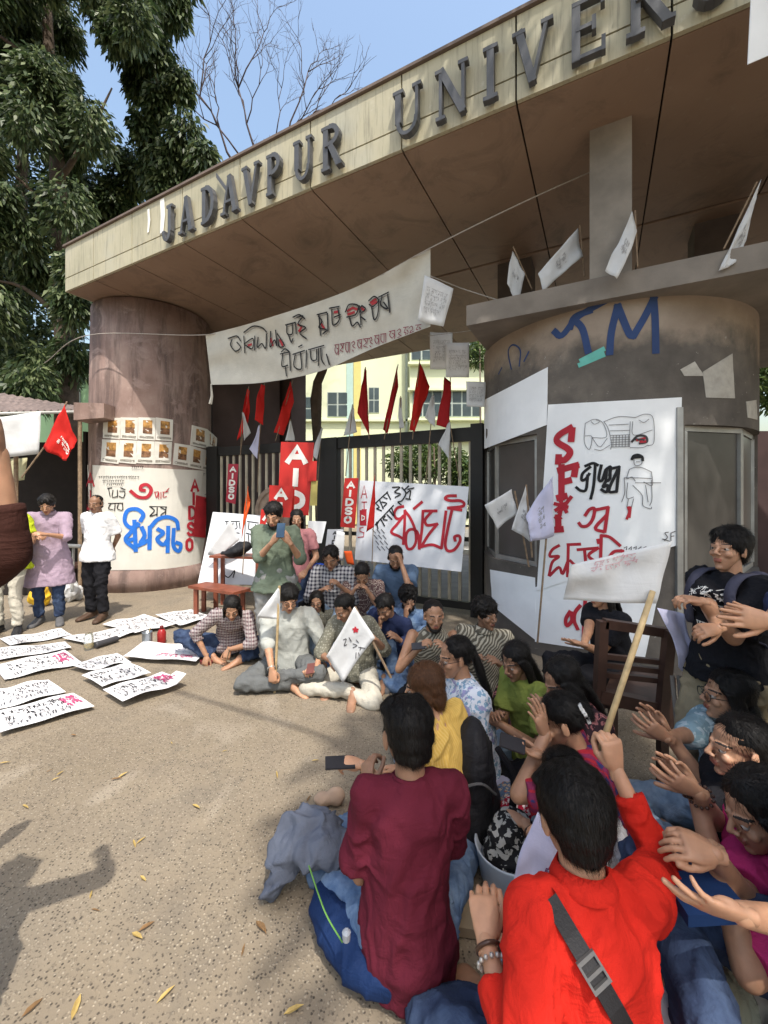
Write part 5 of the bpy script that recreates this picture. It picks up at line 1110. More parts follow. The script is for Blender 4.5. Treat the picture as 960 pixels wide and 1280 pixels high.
for k, (c_, z, lab) in enumerate(((((735, 112), (825, 150), (795, 275), (708, 258)), 4.5, 'creased printed sheet hanging over the right end of the banner'),)):
    q = [at(*Z((240, 300), 2.526, [p])[0], z) for p in c_]; o, (s_, sp_) = cloth('hanging_paper', q, M_PRT, None, 8, 8, .03, 3, 3); tag(o, lab, 'paper'); scrib(o, s_, (.15, .85, .2, .8), M_GI, .003, 4, seed=k)
zz7 = lambda *p: Z((400, 430), 4.364, p)
for k, (c_, lab) in enumerate(((((602, -70), (728, -60), (722, 140), (600, 136)), 'printed sheet hanging just below the banner end'), (((690, -10), (815, -8), (806, 182), (680, 178)), 'wider printed sheet overlapping the one below the banner end'), (((800, 205), (902, 208), (895, 345), (800, 342)), 'grey printed sheet hanging beside the tower over the gate'))):
    q = [at(*zz7(p)[0], 5.25 - .05 * k) for p in c_]; o, (s_, sp_) = cloth('hanging_paper', q, M_PRT, None, 8, 8, .03, 5 + k, 3); tag(o, lab, 'paper'); scrib(o, s_, (.15, .85, .2, .8), M_GI, .003, 4, seed=k + 9)
# ---- flags on the gate and ledge
def flag(c_, z, mat, label, pole=None, group=None, amp=.03, pr=.007, pmat=None, seed=0, dz=(0, 0, 0, 0), nu=9, nv=12, name='flag', freq=6):
    root = empty(name, at(*pole[-1], z) if pole else at(*c_[2], z), 0, label, 'flag', group)
    q = [at(*p, z + d) for p, d in zip(c_, dz)]; o, (s_, sp_) = cloth('cloth', q, mat, root, nu, nv, amp, seed, freq)
    if pole:
        pts = [at(*p, z + .012) for p in pole]; m = MB(); m.tube(pts, pr, 7); m.build('pole', pmat or M_STICK, root)
    return root, o, s_, sp_
z6 = lambda *p: Z((250, 470), 5.647, p)
GR = 'red flags along the top of the gate'; GW = 'white flags along the top of the gate'
zg = lambda x: z_of(x, 5.44)
for k, (c_, mat, lab, pole) in enumerate((
    (z6((330, 85), (350, 105), (345, 330), (262, 458)), M_FLAGR, 'limp red flag at the far left of the gate, leftmost', [z6((345, 75))[0], z6((285, 560))[0]]),
    (z6((425, 55), (458, 70), (450, 350), (390, 310)), M_FLAGR, 'narrow red flag second from the left over the gate', [z6((455, 50))[0], z6((408, 560))[0]]),
    (z6((640, 40), (668, 190), (588, 418), (520, 402)), M_FLAGR, 'wide slanting red flag just under the banner edge', [z6((655, 30))[0], z6((532, 460))[0]]),
    (zz7((244, 132), (256, 150), (272, 505), (202, 372)), M_FLAGD, 'upright dark red kite shaped flag over the middle of the gate', [zz7((248, 125))[0], zz7((268, 520))[0]]),
    (zz7((420, 118), (428, 230), (368, 490), (343, 470)), M_FLAGD, 'narrow dark red flag leaning right, left of the small white one', [zz7((426, 112))[0], zz7((350, 520))[0]]),
    (zz7((543, 88), (601, 235), (516, 478), (488, 466)), M_FLAGR, 'largest bright red flag in front of the pale building window', [zz7((545, 80))[0], zz7((505, 520))[0]]),
    (zz7((682, 178), (716, 210), (706, 462), (632, 440)), M_FLAGD, 'rightmost dark red flag beside the hanging papers', [zz7((712, 160))[0], zz7((700, 520))[0]]))):
    flag(c_, zg(c_[2][0]), mat, lab, pole, GR, .035, seed=k)
for k, (c_, mat, lab, pole) in enumerate((
    (z6((298, 258), (305, 258), (355, 400), (312, 458)), M_FLAGW, 'white flag crossing the leftmost red flag', [z6((300, 250))[0], z6((285, 560))[0]]),
    (z6((416, 345), (428, 345), (405, 588), (348, 515)), M_FLAGL, 'lavender white flag below the second red flag', [z6((425, 335))[0], z6((405, 820))[0]]),
    (z6((630, 315), (642, 312), (668, 456), (602, 456)), M_FLAGW, 'small grey white flag left of the slim tree trunk', [z6((640, 305))[0], z6((610, 500))[0]]),
    (z6((850, 375), (866, 370), (825, 592), (795, 555)), M_FLAGW, 'white flag in front of the slim tree trunk', [z6((858, 360))[0], z6((815, 980))[0]]),
    (zz7((172, 338), (182, 335), (200, 482), (126, 502)), M_FLAGW, 'white flag over the left end of the right gate leaf', [zz7((178, 330))[0], zz7((140, 720))[0]]),
    (zz7((436, 292), (444, 290), (456, 460), (428, 462)), M_FLAGW, 'thin folded white flag between two red ones', [zz7((440, 285))[0], zz7((438, 540))[0]]),
    (zz7((612, 285), (622, 280), (630, 452), (570, 405)), M_FLAGW, 'pointed white flag right of the largest red flag', [zz7((620, 275))[0], zz7((578, 740))[0]]),
    (zz7((700, 428), (712, 425), (705, 632), (648, 548)), M_FLAGW, 'lowest white flag at the right end of the gate', [zz7((705, 415))[0], zz7((760, 740))[0]]))):
    flag(c_, zg(c_[2][0]) - .06, mat, lab, pole, GW, .03, seed=20 + k)
zc = lambda *p: Z((580, 230), 2.526, p)
for k, (c_, pole, lab, z) in enumerate(((zc((155, 203), (190, 288), (170, 388), (134, 312)), [zc((155, 198))[0], zc((215, 332))[0]], 'limp white flag on the ledge, leftmost, nearly vertical', 4.55), (zc((362, 138), (374, 228), (248, 340), (234, 285)), [zc((366, 130))[0], zc((380, 292))[0]], 'wide white flag flying left of the pale column', 4.15), (zc((532, 86), (548, 150), (480, 303), (450, 268)), [zc((540, 84))[0], zc((548, 262))[0]], 'twisted white flag right of the pale column', 3.6), (zc((930, -4), (897, 165), (880, 243), (808, 270)), [zc((925, -6))[0], zc((820, 205))[0]], 'long white flag at the right end of the ledge', 3.35))):
    r, o, s_, sp_ = flag(c_, z, M_FLAGW, lab, pole, 'white flags stuck along the tower ledge', .03, seed=40 + k); scrib(o, s_, (.3, .7, .35, .6), M_GI, .003, 2, seed=k, fill=.6)
zw_ = lambda *p: Z((580, 380), 2.526, p)
for k, (c_, mat, pole, lab, z) in enumerate(((zw_((68, 632), (150, 585), (165, 665), (106, 713)), M_FLAGW, [zw_((160, 590))[0], zw_((205, 830))[0]], 'white printed flag spread before the left tower window', 4.05), (zw_((192, 575), (212, 655), (215, 752), (152, 712)), M_FLAGW, [zw_((196, 570))[0], zw_((215, 800))[0]], 'plain white flag between the printed one and the lavender one', 3.95), (zw_((276, 540), (282, 735), (210, 752), (198, 668)), M_FLAGL, [zw_((262, 710))[0], zw_((232, 1070))[0]], 'lavender flag on a tall stick against the tower poster', 3.8))):
    r, o, s_, sp_ = flag(c_, z, mat, lab, pole, 'flags leaning on the tower', .035, .009, seed=50 + k); scrib(o, s_, (.3, .7, .35, .6), M_GI, .004, 2, seed=k, fill=.6)
# red flag far left and small ones by the boards
r, o, s_, sp_ = flag(((82, 503), (86, 505), (95, 560), (86, 577)), 5.6, M_FLAGR, '', None) if False else (None,) * 4
r, o, s_, sp_ = flag([Z((0, 350), 4.741, [p])[0] for p in ((392, 728), (410, 745), (445, 960), (408, 1080))] and [Z((0, 350), 4.741, [p])[0] for p in ((395, 728), (445, 950), (405, 1080), (255, 995))], 5.3, M_FLAGR, 'bright red flag with small white print on a slanting stick at the left', [(84, 502), (56, 558), (27, 597)], None, .05, .010, M_STICK, seed=60, nu=12)
scrib(o, s_, (.42, .9, .48, .72), M_WHITE, .006, 2, seed=4, name='print')
z6s = z6
flag(z6((332, 770), (352, 870), (352, 920), (290, 1150)), 5.2, M_FLAGO, 'orange red flag standing before the left white board', [z6((335, 765))[0], z6((300, 1400))[0]], None, .03, .006, M_STICK, seed=61)
flag(z6((655, 790), (668, 800), (665, 960), (632, 945)), 4.9, M_FLAGR, 'thin red flag just right of the standing man in green', [z6((665, 780))[0], z6((655, 1100))[0]], None, .02, .006, M_STICK, seed=62)
flag(zz7((298, 718), (302, 850), (295, 1000), (252, 1030)), 5.0, M_FLAGR, 'narrow red flag across the left edge of the main board', [zz7((300, 705))[0], (465, 705)], None, .02, .006, M_STICK, seed=63)
# ---- boards and signs at the gate
LASTQ = []
def board(name, corners, z, mat, label, cat='sign', thick=.02, dz=(0, 0, 0, 0)):
    q = [at(*p, z + d) for p, d in zip(corners, dz)]; n = (q[1] - q[0]).cross(q[3] - q[0]).normalized(); n = n if n.y < 0 else -n
    PL = Plane(q[0], n); q = [PL(*p)[0] for p in corners]; LASTQ[:] = q
    m = MB(); m.slab(q, -n * thick); o = m.build(name, mat); tag(o, label, cat); return o, PL
z44 = lambda *p: Z((240, 440), 2.526, p)
M_BRD = plain('board_white', (.66, .68, .72), .7, .05, 3)
o, PL = board('main_board', z44((530, 405), (874, 425), (850, 694), (514, 655)), 5.05, M_BRD, 'long white board with big red Bengali word tied on the right gate leaf', 'sign', dz=(.45, 0, -.02, .43))
zb = lambda *p: Z((440, 590), 6.0, p)
inkpx('lettering', PL, [zb((385, 258), (340, 270), (318, 310), (330, 345), (360, 350), (385, 330)), zb((385, 330), (340, 390), (295, 450), (350, 480), (390, 505)), zb((397, 290), (395, 400), (385, 540)), zb((397, 290), (440, 350), (475, 440), (480, 520), (455, 570), (420, 575), (405, 530), (410, 460), (440, 430), (480, 440), (500, 480), (505, 575)), zb((465, 275), (525, 225)), zb((533, 290), (525, 430), (505, 575)), zb((545, 292), (635, 292)), zb((600, 295), (550, 355), (555, 390), (575, 400), (640, 390)), zb((640, 390), (575, 470), (520, 560)), zb((520, 560), (600, 545), (670, 570)), zb((705, 295), (690, 420), (672, 570)), zb((780, 178), (720, 180), (700, 200), (740, 215), (810, 215), (840, 235), (825, 258), (720, 270)), zb((720, 270), (820, 285)), zb((750, 285), (720, 420), (700, 540), (720, 590), (770, 580), (810, 520), (805, 480), (770, 485), (775, 515))], .036, M_RED, o, True)
inkpx('lettering', PL, [zb((172, 238), (268, 150)), zb((185, 240), (205, 265), (185, 275), (222, 290)), zb((210, 215), (235, 275)), zb((225, 225), (260, 235), (240, 258)), zb((262, 150), (290, 205)), zb((240, 190), (265, 200)), zb((175, 395), (312, 250)), zb((185, 375), (195, 425)), zb((200, 370), (185, 400)), zb((215, 350), (245, 405)), zb((250, 330), (235, 355), (265, 360)), zb((265, 320), (300, 355)), zb((285, 290), (315, 330), (300, 270)), zb((305, 115), (360, 115), (320, 150), (365, 165), (325, 190)), zb((375, 115), (405, 160), (375, 215), (345, 225), (370, 245)), zb((400, 130), (425, 105)), zb((410, 160), (440, 140), (430, 205)), zb((420, 130), (465, 120)), zb((405, 200), (440, 205))], .017, M_BLK, o, True)
inkpx('lettering', PL, [zb((70, 195), (92, 100), (112, 195)), zb((78, 165), (108, 165)), zb((75, 225), (112, 225)), zb((92, 225), (92, 280)), zb((76, 282), (110, 282)), zb((85, 415), (60, 420)), zb((60, 420), (60, 445), (90, 455)), zb((90, 455), (88, 485), (45, 490))], .012, M_RED, o, False)
inkpx('lettering', PL, [zb((84, 302), (84, 385))], .095, M_RED, o, False)
inkpx('lettering', PL, [zb((75, 325), (75, 362)), zb((75, 325), (95, 335), (95, 352), (75, 362))], .014, M_WHITE, o, False, .01)
scr = [z44((570 + 14 * i + j * 5, 560 + 18 * j), (580 + 14 * i + j * 5, 572 + 18 * j)) for i in range(3) for j in range(4)]; inkpx('lettering', PL, scr, .01, M_INKB, o, False)
o, PL = board('white_board', z44((66, 505), (216, 516), (196, 735), (18, 732)), 6.55, M_BRD, 'white board with black writing leaning on the left gate leaf', 'sign', dz=(.15, .15, -.25, -.25))
inkpx('lettering', PL, [z44((105, 535), (150, 535)), z44((110, 538), (112, 556), (125, 545)), z44((130, 540), (128, 558), (142, 556), (140, 538)), z44((150, 540), (152, 558)), z44((175, 535), (210, 540)), z44((180, 540), (180, 560), (195, 555)), z44((200, 545), (205, 562)), z44((120, 570), (150, 572)), z44((125, 575), (125, 592), (140, 590)), z44((172, 572), (192, 578)), z44((178, 578), (180, 598)), z44((75, 690), (80, 700)), z44((95, 695), (115, 712), (135, 690), (130, 712))], .016, M_BLK, o, True)
q = [at(*p, 6.3) for p in z44((120, 530), (150, 590), (85, 650), (50, 640))]; oo, (s_, sp_) = cloth('loose_sheet', q, M_FLAGW, None, 8, 8, .03, 70, 3); tag(oo, 'pale crumpled sheet lying over the left white board', 'paper')
def sign_word(corners, z, mat, text, label, lw=.04, name='placard', lmat=None, dz=(0, 0, 0, 0), mx=.12, my=.05, wf=.62):
    o, PL = board(name, corners, z, mat, label, 'placard', .012, dz); q = list(LASTQ)
    ux = (q[1] - q[0]); uy = (q[0] - q[3]); H = uy.length * (1 - 2 * my); n = len(text); lw = min(lw, H / n * .24); h = H / n * .90 - lw; g = H / n - h; W = ux.length - lw
    ww = min(W * (1 - 2 * mx), h * 1.15); inkword('lettering', q[0] + ux.normalized() * (W + lw - ww) / 2 - uy.normalized() * (uy.length * my + lw * .6), ux, uy, PL.n if PL.n.y < 0 else -PL.n, text, h, ww / h, g, lw, lmat or M_WHITE, o, True); return o
sign_word(z6((200, 620), (272, 622), (250, 905), (182, 888)), 7.2, M_SIGNC, 'AIDSO', 'small crimson placard reading AIDSO on the left gate leaf', .05)
sign_word(z6((572, 465), (805, 470), (765, 985), (545, 770 + 200)), 5.75, M_SIGNR, 'AID', 'tall red banner board with huge white letters at the middle post', .10, my=.02)
o, PL = board('red_cloth_edge', z6((768, 600), (825, 600), (820, 740), (760, 745)), 5.7, M_SIGNR, 'red cloth flap at the right edge of the tall red board', 'cloth', .01)
o, PL = board('yellow_notice', z6((785, 740), (830, 740), (825, 915), (775, 915)), 5.72, plain('dull_yellow', (.45, .38, .12), .7), 'dull yellow card strapped under the tall red board', 'notice', .01)
sign_word(z44((482, 398), (526, 398), (514, 556), (468, 552)), 5.35, M_SIGNR, 'AIDSO', 'medium red placard reading AIDSO beside the main board', .045)
sign_word(z6((490, 770), (660, 778), (640, 1000), (482, 990)), 4.75, M_SIGNR, 'AI', 'near red placard with white letters behind the standing man in green', .06)
sign_word(z6((432, 940), (540, 932), (520, 1200), (405, 1200)), 4.62, M_SIGNR, 'AID', 'low red placard at the left elbow of the standing man', .04)
o, PL = board('white_card', z6((762, 1022), (892, 1028), (858, 1180), (765, 1180)), 4.85, M_PAP, 'plain white card held up behind the seated people', 'placard', .01)
sign_word(z44((428, 560), (478, 560), (474, 640), (418, 640)), 5.3, M_BRD, 'AIDSO', 'small white placard with dark letters behind the plaid shirt man', .02, lmat=M_BLK)
m = MB(); 
q = [at(*p, 4.9) for p in z44((455, 565), (485, 570), (478, 660), (440, 650))]; oo, _ = cloth('white_pennant', q, M_FLAGW, None, 6, 8, .03, 72, 4); tag(oo, 'white drooping pennant between the plaid man and the board', 'flag')
q = [at(*p, 4.8) for p in z44((482, 628), (505, 628), (512, 672), (492, 668))]; oo, _ = cloth('orange_cloth', q, M_FLAGO, None, 5, 5, .03, 73, 4); tag(oo, 'small orange cloth hanging behind the dotted kurta woman', 'cloth')
# white panel in the upper right corner
o, PL = board('white_sheet', ((941, -40), (1010, -60), (1010, 48), (935, 80)), 2.62, M_PAP, 'white sheet hanging at the upper right corner', 'sheet', .006)
# ---- papers on the ground
z8 = lambda *p: Z((0, 760), 3.556, p); M_PAPG = plain('chart_paper', (.68, .67, .68), .8, .04, 3, .1, 10, bd=.01)
names_ = ['farthest of the left papers, below the purple kurta man', 'second paper row from the back at the left edge', 'third paper row with pink edge writing at the left', 'upper of the two nearest left papers', 'nearest left paper with magenta writing', 'narrow strip under the glass jar and torch', 'long sheet in the back row left of centre', 'back row sheet nearest the wooden bench', 'strip joining the wide white sheet', 'wide almost blank sheet being painted by the plaid girl', 'middle sheet of the right cluster', 'nearest sheet of the right cluster with curled corner']
sheets = [((0, 145), (270, 100), (322, 130), (45, 176)), ((-30, 190), (290, 164), (318, 190), (-30, 246)), ((-30, 268), (286, 200), (370, 258), (20, 330)), ((-30, 380), (215, 332), (293, 388), (-30, 476)), ((-30, 488), (325, 395), (420, 455), (0, 580)), ((277, 148), (530, 105), (600, 125), (400, 178)), ((455, 85), (640, 45), (780, 90), (600, 126)), ((690, 45), (850, 22), (940, 55), (800, 96)), ((300, 280), (520, 222), (585, 262), (390, 304)), ((640, 175), (946, 186), (870, 263), (545, 244)), ((362, 328), (572, 272), (672, 320), (455, 380)), ((457, 395), (720, 320), (828, 358), (545, 450))]
for k, c_ in enumerate(sheets):
    q = [ground(*p) + Vector((0, 0, .012 + .004 * k)) for p in z8(*c_)]
    tl, tr, br_, bl2 = q; V = []; Fc = []; nu, nv = 12, 5
    for side in (0, 1):
        for j in range(nv + 1):
            for i in range(nu + 1):
                u, v_ = i / nu, j / nv; p = (tl * (1 - u) + tr * u) * (1 - v_) + (bl2 * (1 - u) + br_ * u) * v_
                e = max(abs(2 * u - 1) ** 8, abs(2 * v_ - 1) ** 6); p = p + Vector((0, 0, .010 * (1 + math.sin(u * 7 + k * 2) * math.cos(v_ * 5 + k)) * .5 + .014 * e * (.5 + .5 * math.sin(k * 5 + u * 9)))); 
                if k == 11 and u > .85 and v_ > .4: p.z += .05 * (u - .85) / .15
                V.append(p - Vector((0, 0, .0015 * side)))
    N2 = (nu + 1) * (nv + 1)
    for j in range(nv):
        for i in range(nu): a = j * (nu + 1) + i; Fc.append((a, a + nu + 1, a + nu + 2, a + 1)); Fc.append((a + N2, a + 1 + N2, a + nu + 2 + N2, a + nu + 1 + N2))
    o = mesh('painted_paper', V, Fc, M_PAPG, smooth=True); tag(o, names_[k] if 'paper' in names_[k] or 'sheet' in names_[k] else names_[k] + ' paper', 'paper', 'hand painted papers laid on the ground')
    def sg(u, v_, V=V, nu=nu, nv=nv):
        fi, fj = min(max(u, 0), .999) * nu, min(max(v_, 0), .999) * nv; i, j = int(fi), int(fj); a = j * (nu + 1) + i; fu, fv = fi - i, fj - j
        return (V[a] * (1 - fu) + V[a + 1] * fu) * (1 - fv) + (V[a + nu + 1] * (1 - fu) + V[a + nu + 2] * fu) * fv, Vector((0, 0, 1))
    if k != 9: scrib(o, sg, (.08, .75 if k in (2, 4, 11) else .92, .12, .88), M_BLK if k % 3 else M_INKB, .006, 3 if k != 6 else 4, seed=k, fill=.85)
    else: scrib(o, sg, (.2, .8, .3, .6), plain('pale_ink', (.38, .40, .50), .8), .005, 2, seed=k)
    if k in (2, 4, 11, 9): scrib(o, sg, (.76, .94, .15, .7) if k != 9 else (.4, .9, .65, .85), plain('magenta_ink', (.45, .06, .16), .8), .008, 2, seed=k + 50)
# jars and paint pots
M_GLS = NT('jar_glass'); M_GLS.b.inputs['Transmission Weight'].default_value = .85; M_GLS.fin((.8, .85, .85), .08, .5)
p = ground(111, 812); r = empty('glass_jar', p, 0, 'clear glass jar with yellow liquid on the papers', 'jar'); m = MB(); m.lathe((0, 0, 0), [(.042, .0), (.044, .01), (.044, .13), (.036, .15), (.036, .17)], 18); m.build('glass', M_GLS.m, r, True, True); m = MB(); m.lathe((0, 0, .012), [(.039, 0), (.039, .05)], 16); m.build('liquid', plain('yellow_liquid', (.45, .30, .05), .3), r, True, True)
m = MB(); a, b = ground(119, 812) + Vector((0, 0, .045)), ground(147, 803) + Vector((0, 0, .045)); m.tube([a, a + (b - a) * .05, b - (b - a) * .05, b], [.028, .034, .034, .028], 14); tag(m.build('torch', plain('dark_tube', (.05, .05, .055), .4), smooth=False), 'dark grey tube lying beside the glass jar', 'tube')
p = ground(184, 808); r = empty('paint_can', p, 0, 'open steel paint can with blue grey paint', 'can'); m = MB(); m.lathe((0, 0, 0), [(.05, 0), (.052, .004), (.05, .01), (.05, .15), (.053, .156), (.05, .16), (.046, .158), (.046, .11)], 20); m.build('can', plain('steel', (.30, .33, .36), .35, .2, 10, metal=.7), r, True, True); m = MB(); m.tube([(.0, 0, .1), (.03, .01, .2)], .006, 6); m.build('brush_handle', M_BAM, r, False, True)
p = ground(202, 804); r = empty('red_bottle', p, 0, 'dark red plastic bottle with narrow cap next to the paint can', 'bottle'); m = MB(); m.lathe((0, 0, 0), [(.04, 0), (.045, .01), (.045, .12), (.03, .15), (.018, .16)], 18); m.build('bottle_body', plain('red_plastic', (.30, .02, .02), .3), r, True, True); m = MB(); m.lathe((0, 0, .16), [(.02, 0), (.02, .03), (.016, .034)], 14); m.build('cap', plain('maroon_cap', (.14, .015, .015), .4), r, True, True)
p = ground(255, 829); m = MB(); m.lathe(p, [(.035, 0), (.04, .03), (.038, .035)], 16); m.lathe(p + Vector((.06, -.02, 0)), [(.03, 0), (.034, .03), (.03, .034)], 14); tag(m.build('paint_dish', plain('dish_red', (.16, .03, .03), .5)), 'pair of joined dark red paint dishes under the painter girl hand', 'dish')
# dry leaves
M_DRY = plain('dry_leaf', (.42, .30, .10), .7, .3, 20); lf = [(65, 965), (70, 968), (175, 1172), (180, 1160), (172, 1052), (168, 1056), (325, 1162), (345, 970), (400, 952), (380, 1000), (8, 955), (75, 800 + 175), (45, 1262), (92, 1262), (115, 1120), (120, 1140), (220, 930), (275, 940), (90, 920), (250, 1010), (182, 1100), (300, 1190), (370, 1265), (148, 970), (325, 1160), (210, 1245), (30, 1010), (140, 975)]
dl = None; r_ = random.Random(4)
for k, (x, y) in enumerate(lf):
    if dl is None:
        V = [(-.05, 0, .004), (-.02, .012, .012), (.02, .012, .010), (.055, 0, .004), (.02, -.012, .012), (-.02, -.012, .008), (-.02, 0, .003), (.02, 0, .003)]
        dl = bpy.data.meshes.new('dry_leaf'); dl.from_pydata(V, [], [(0, 6, 1), (1, 6, 7, 2), (2, 7, 3), (0, 5, 6), (5, 4, 7, 6), (4, 3, 7)]); dl.materials.append(M_DRY)
    dl2 = dl if k % 3 else dl.copy()
    if not k % 3: dl2.materials.clear(); dl2.materials.append(plain('brown_leaf', (.20, .115, .05), .8, .3, 20))
    o = bpy.data.objects.new('dry_leaf', dl2); S.collection.objects.link(o); o.location = ground(x + r_.uniform(-6, 6), y) + Vector((0, 0, .006)); o.rotation_euler = (r_.uniform(-.15, .15), r_.uniform(-.15, .15), r_.uniform(0, 6.28)); q = r_.uniform(.3, .62); o.scale = (q * 1.05, q * r_.uniform(.6, 1.3), q)
    tag(o, 'small dry yellow leaf lying on the open ground' if k % 3 else 'small dry brown leaf lying on the open ground', 'leaf', 'dry leaves scattered on the ground')
# ---- wooden bench desk at the left
M_WD = plain('red_brown_wood', (.22, .065, .035), .5, .25, 8, .2, 50); M_WDD = plain('dark_wood', (.055, .028, .02), .5, .3, 8, .2, 50)
def bench():
    r = empty('bench_desk', at(275, 760, 5.75), 0, 'reddish wooden school bench desk by the leaning white board', 'bench'); P = lambda x, y, z: at(x, y, z)
    def bar(n_, a, b, w, h): d = b - a; M = d.to_track_quat('X', 'Z').to_matrix(); m = MB(); m.box((a + b) / 2, (d.length, w, h), M); m.build(n_, M_WD, r)
    z0, zf = 5.75, 5.45; a = P(247, 736, z0); b = P(303, 742, zf - .1); a.z = b.z = .40
    bar('seat', a, b, .30, .035); 
    for q in (a, b):
        for s in (-1, 1):
            d = Vector((0, .12 * s, 0)) + (b - a).normalized() * (.05 if q is a else -.05); m = MB(); m.box(q + d + Vector((0, 0, -.2 - .009)), (.05, .05, .365)); m.build('leg', M_WD, r)
    c = P(270, 700, z0 + .35); d_ = P(330, 700, z0 + .2); c.z = d_.z = .76; bar('desk_top', c, d_, .34, .03)
    for q, s in ((c, 1), (d_, -1)):
        for y_ in (-.13, .13): m = MB(); m.box(q + Vector((.05 * s, y_, -.015 - .37)), (.05, .05, .74)); m.build('leg', M_WD, r)
    bar('rail', c + Vector((.07, -.13, -.45)), d_ + Vector((-.07, -.13, -.45)), .03, .05)
bench()
b = BL(); q = at(298, 690, 5.9); q.z = .86; b.ell(q, (.20, .14, .09), Matrix.Rotation(-.35, 3, 'Y')); b.ell(q + Vector((.07, 0, .05)), (.13, .11, .08)); b.ell(q + Vector((-.12, 0, -.04)), (.12, .12, .04)); c, nn, f4 = b.fuse(.014, 3); c = wrinkle(c, nn, .02, (8, 8, 8), 4); o = npmesh('black_bag', c, f4, fabric('black_nylon', (.022, .022, .025), rough=.5)); tag(o, 'slumped black bag lying on the wooden desk top', 'bag')
# ---- dark wooden chair at the right, seen from behind
def chair():
    r = empty('wooden_chair', at(790, 900, 2.35), 0, 'dark wooden chair with slatted back beside the tower, black bag behind', 'chair'); z = 2.35
    def bar(n_, x0, y0, x1, y1, t_=.04, zz=z, zz2=None): a, b = at(x0, y0, zz), at(x1, y1, zz2 or zz); d = b - a; M = d.to_track_quat('X', 'Z').to_matrix(); m = MB(); m.box((a + b) / 2, (d.length, t_, t_), M); m.build(n_, M_WDD, r)
    bar('back_post', 753, 776, 748, 884, .05); bar('back_post', 837, 788, 826, 905, .05, z - .03); bar('top_rail', 755, 779, 835, 791, .05); 
    for y in (820, 831, 843): bar('slat', 755, y, 829, y + 8, .028)
    bar('seat_rail', 748, 868, 828, 886, .07)
    a = [at(749, 872, z), at(828, 890, z), at(838, 868, z + .42), at(766, 858, z + .42)]; 
    for p in a: p.z = .44
    m = MB(); m.slab(a, (0, 0, .03)); m.build('seat', M_WDD, r)
    for p in a: m = MB(); m.box((p.x, p.y, .218), (.045, .045, .436)); m.build('leg', M_WDD, r)
chair()
# sticks and the lavender cloth by the standing woman
zz9 = lambda *p: Z((760, 630), 4.8, p)
q = [at(*p, 2.15) for p in zz9((325, 635), (470, 665), (555, 1080), (375, 960))]; oo, _ = cloth('lavender_cloth', q, M_FLAGL, None, 12, 14, .05, 80, 6); tag(oo, 'lavender white cloth flag hanging beside the standing woman', 'flag')
for k, (a, b) in enumerate((((385, 1030), (415, 1200 + 140)), ((425, 1030), (450, 1340)), ((480, 1040), (530, 1330)))):
    m = MB(); p_, q_ = at(*zz9(a)[0], 2.2), at(*zz9(b)[0], 2.1); m.tube([p_, q_], .011 if k < 2 else .018, 8); tag(m.build('stick', plain('grey_stick', (.17, .145, .12), .8)), ('leftmost thin grey stick under the lavender cloth', 'middle thin grey stick under the lavender cloth', 'thicker grey stick nearest the standing woman')[k], 'stick')
# ---- stall at the left edge
M_TIN = plain('rusty_tin', (.17, .13, .115), .7, .3, 3, .2, 30, metal=.0); st_ = empty('stall', (-5.6, 7.2, 0), 0, 'tin roofed roadside stall with dark interior at the left edge', 'stall')
V = []; Fc = []; n = 60; A0, A1 = at(-60, 516, 6.0), at(118, 512, 7.0); B0, B1 = at(-120, 470, 8.4), at(95, 508, 9.0)
for i in range(n + 1):
    u = i / n; h = .022 * math.sin(i * math.pi / 1.5)
    for e, f in ((A0, A1), (B0, B1)): p = e + (f - e) * u; V += [p + Vector((0, 0, h)), p + Vector((0, 0, h - .006))]
for i in range(n): a = i * 4; Fc += [(a, a + 4, a + 6, a + 2), (a + 1, a + 3, a + 7, a + 5), (a, a + 1, a + 5, a + 4)]
mesh('roof_sheet', V, Fc, M_TIN, st_)
m = MB(); m.tube([A0 - Vector((0, 0, .03)), A1 - Vector((0, 0, .03))], .025, 8); m.build('eave_pipe', plain('pale_pipe', (.40, .40, .38), .6), st_)
for x, z in ((100, 6.95), (20, 6.5)):
    p = at(x, 520, z); m = MB(); m.tube([(p.x, p.y, 0), (p.x, p.y, p.z - .05)], .03, 8); m.build('post', M_STICK, st_)
M_INT = plain('stall_shade', (.025, .02, .018), .95)  # near-black inner panels: the shade inside the stall is put into their colour
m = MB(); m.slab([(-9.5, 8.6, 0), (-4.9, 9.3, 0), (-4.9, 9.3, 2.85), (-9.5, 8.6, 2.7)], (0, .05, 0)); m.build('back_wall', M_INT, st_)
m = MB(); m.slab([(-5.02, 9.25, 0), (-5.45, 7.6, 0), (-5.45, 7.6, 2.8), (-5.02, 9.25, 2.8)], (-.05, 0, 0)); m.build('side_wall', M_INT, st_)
m = MB(); p = at(72, 740, 6.9); m.box((p.x - .6, 7.1, .42), (1.6, .7, .05)); m.build('counter', M_WDD, st_); m = MB(); m.box((p.x - .6, 7.1, .2), (1.5, .6, .38)); m.build('counter_base', M_INT, st_)
q = [at(-20, 524, 6.1), at(50, 514, 6.4), at(49, 568, 6.4), at(-20, 574, 6.1)]; oo, _ = cloth('awning_cloth', q, M_FLAGW, None, 14, 8, .06, 90, 3); tag(oo, 'white cloth sheet hung under the stall roof', 'cloth')
q = [at(-10, 574, 6.6), at(31, 572, 6.6), at(30, 600, 6.6), at(-10, 604, 6.6)]; oo, _ = cloth('yellow_cloth', q, plain('pale_yellow_cloth', (.50, .48, .30), .9), None, 8, 5, .04, 91, 3); tag(oo, 'pale yellowish cloth under the white awning sheet', 'cloth')
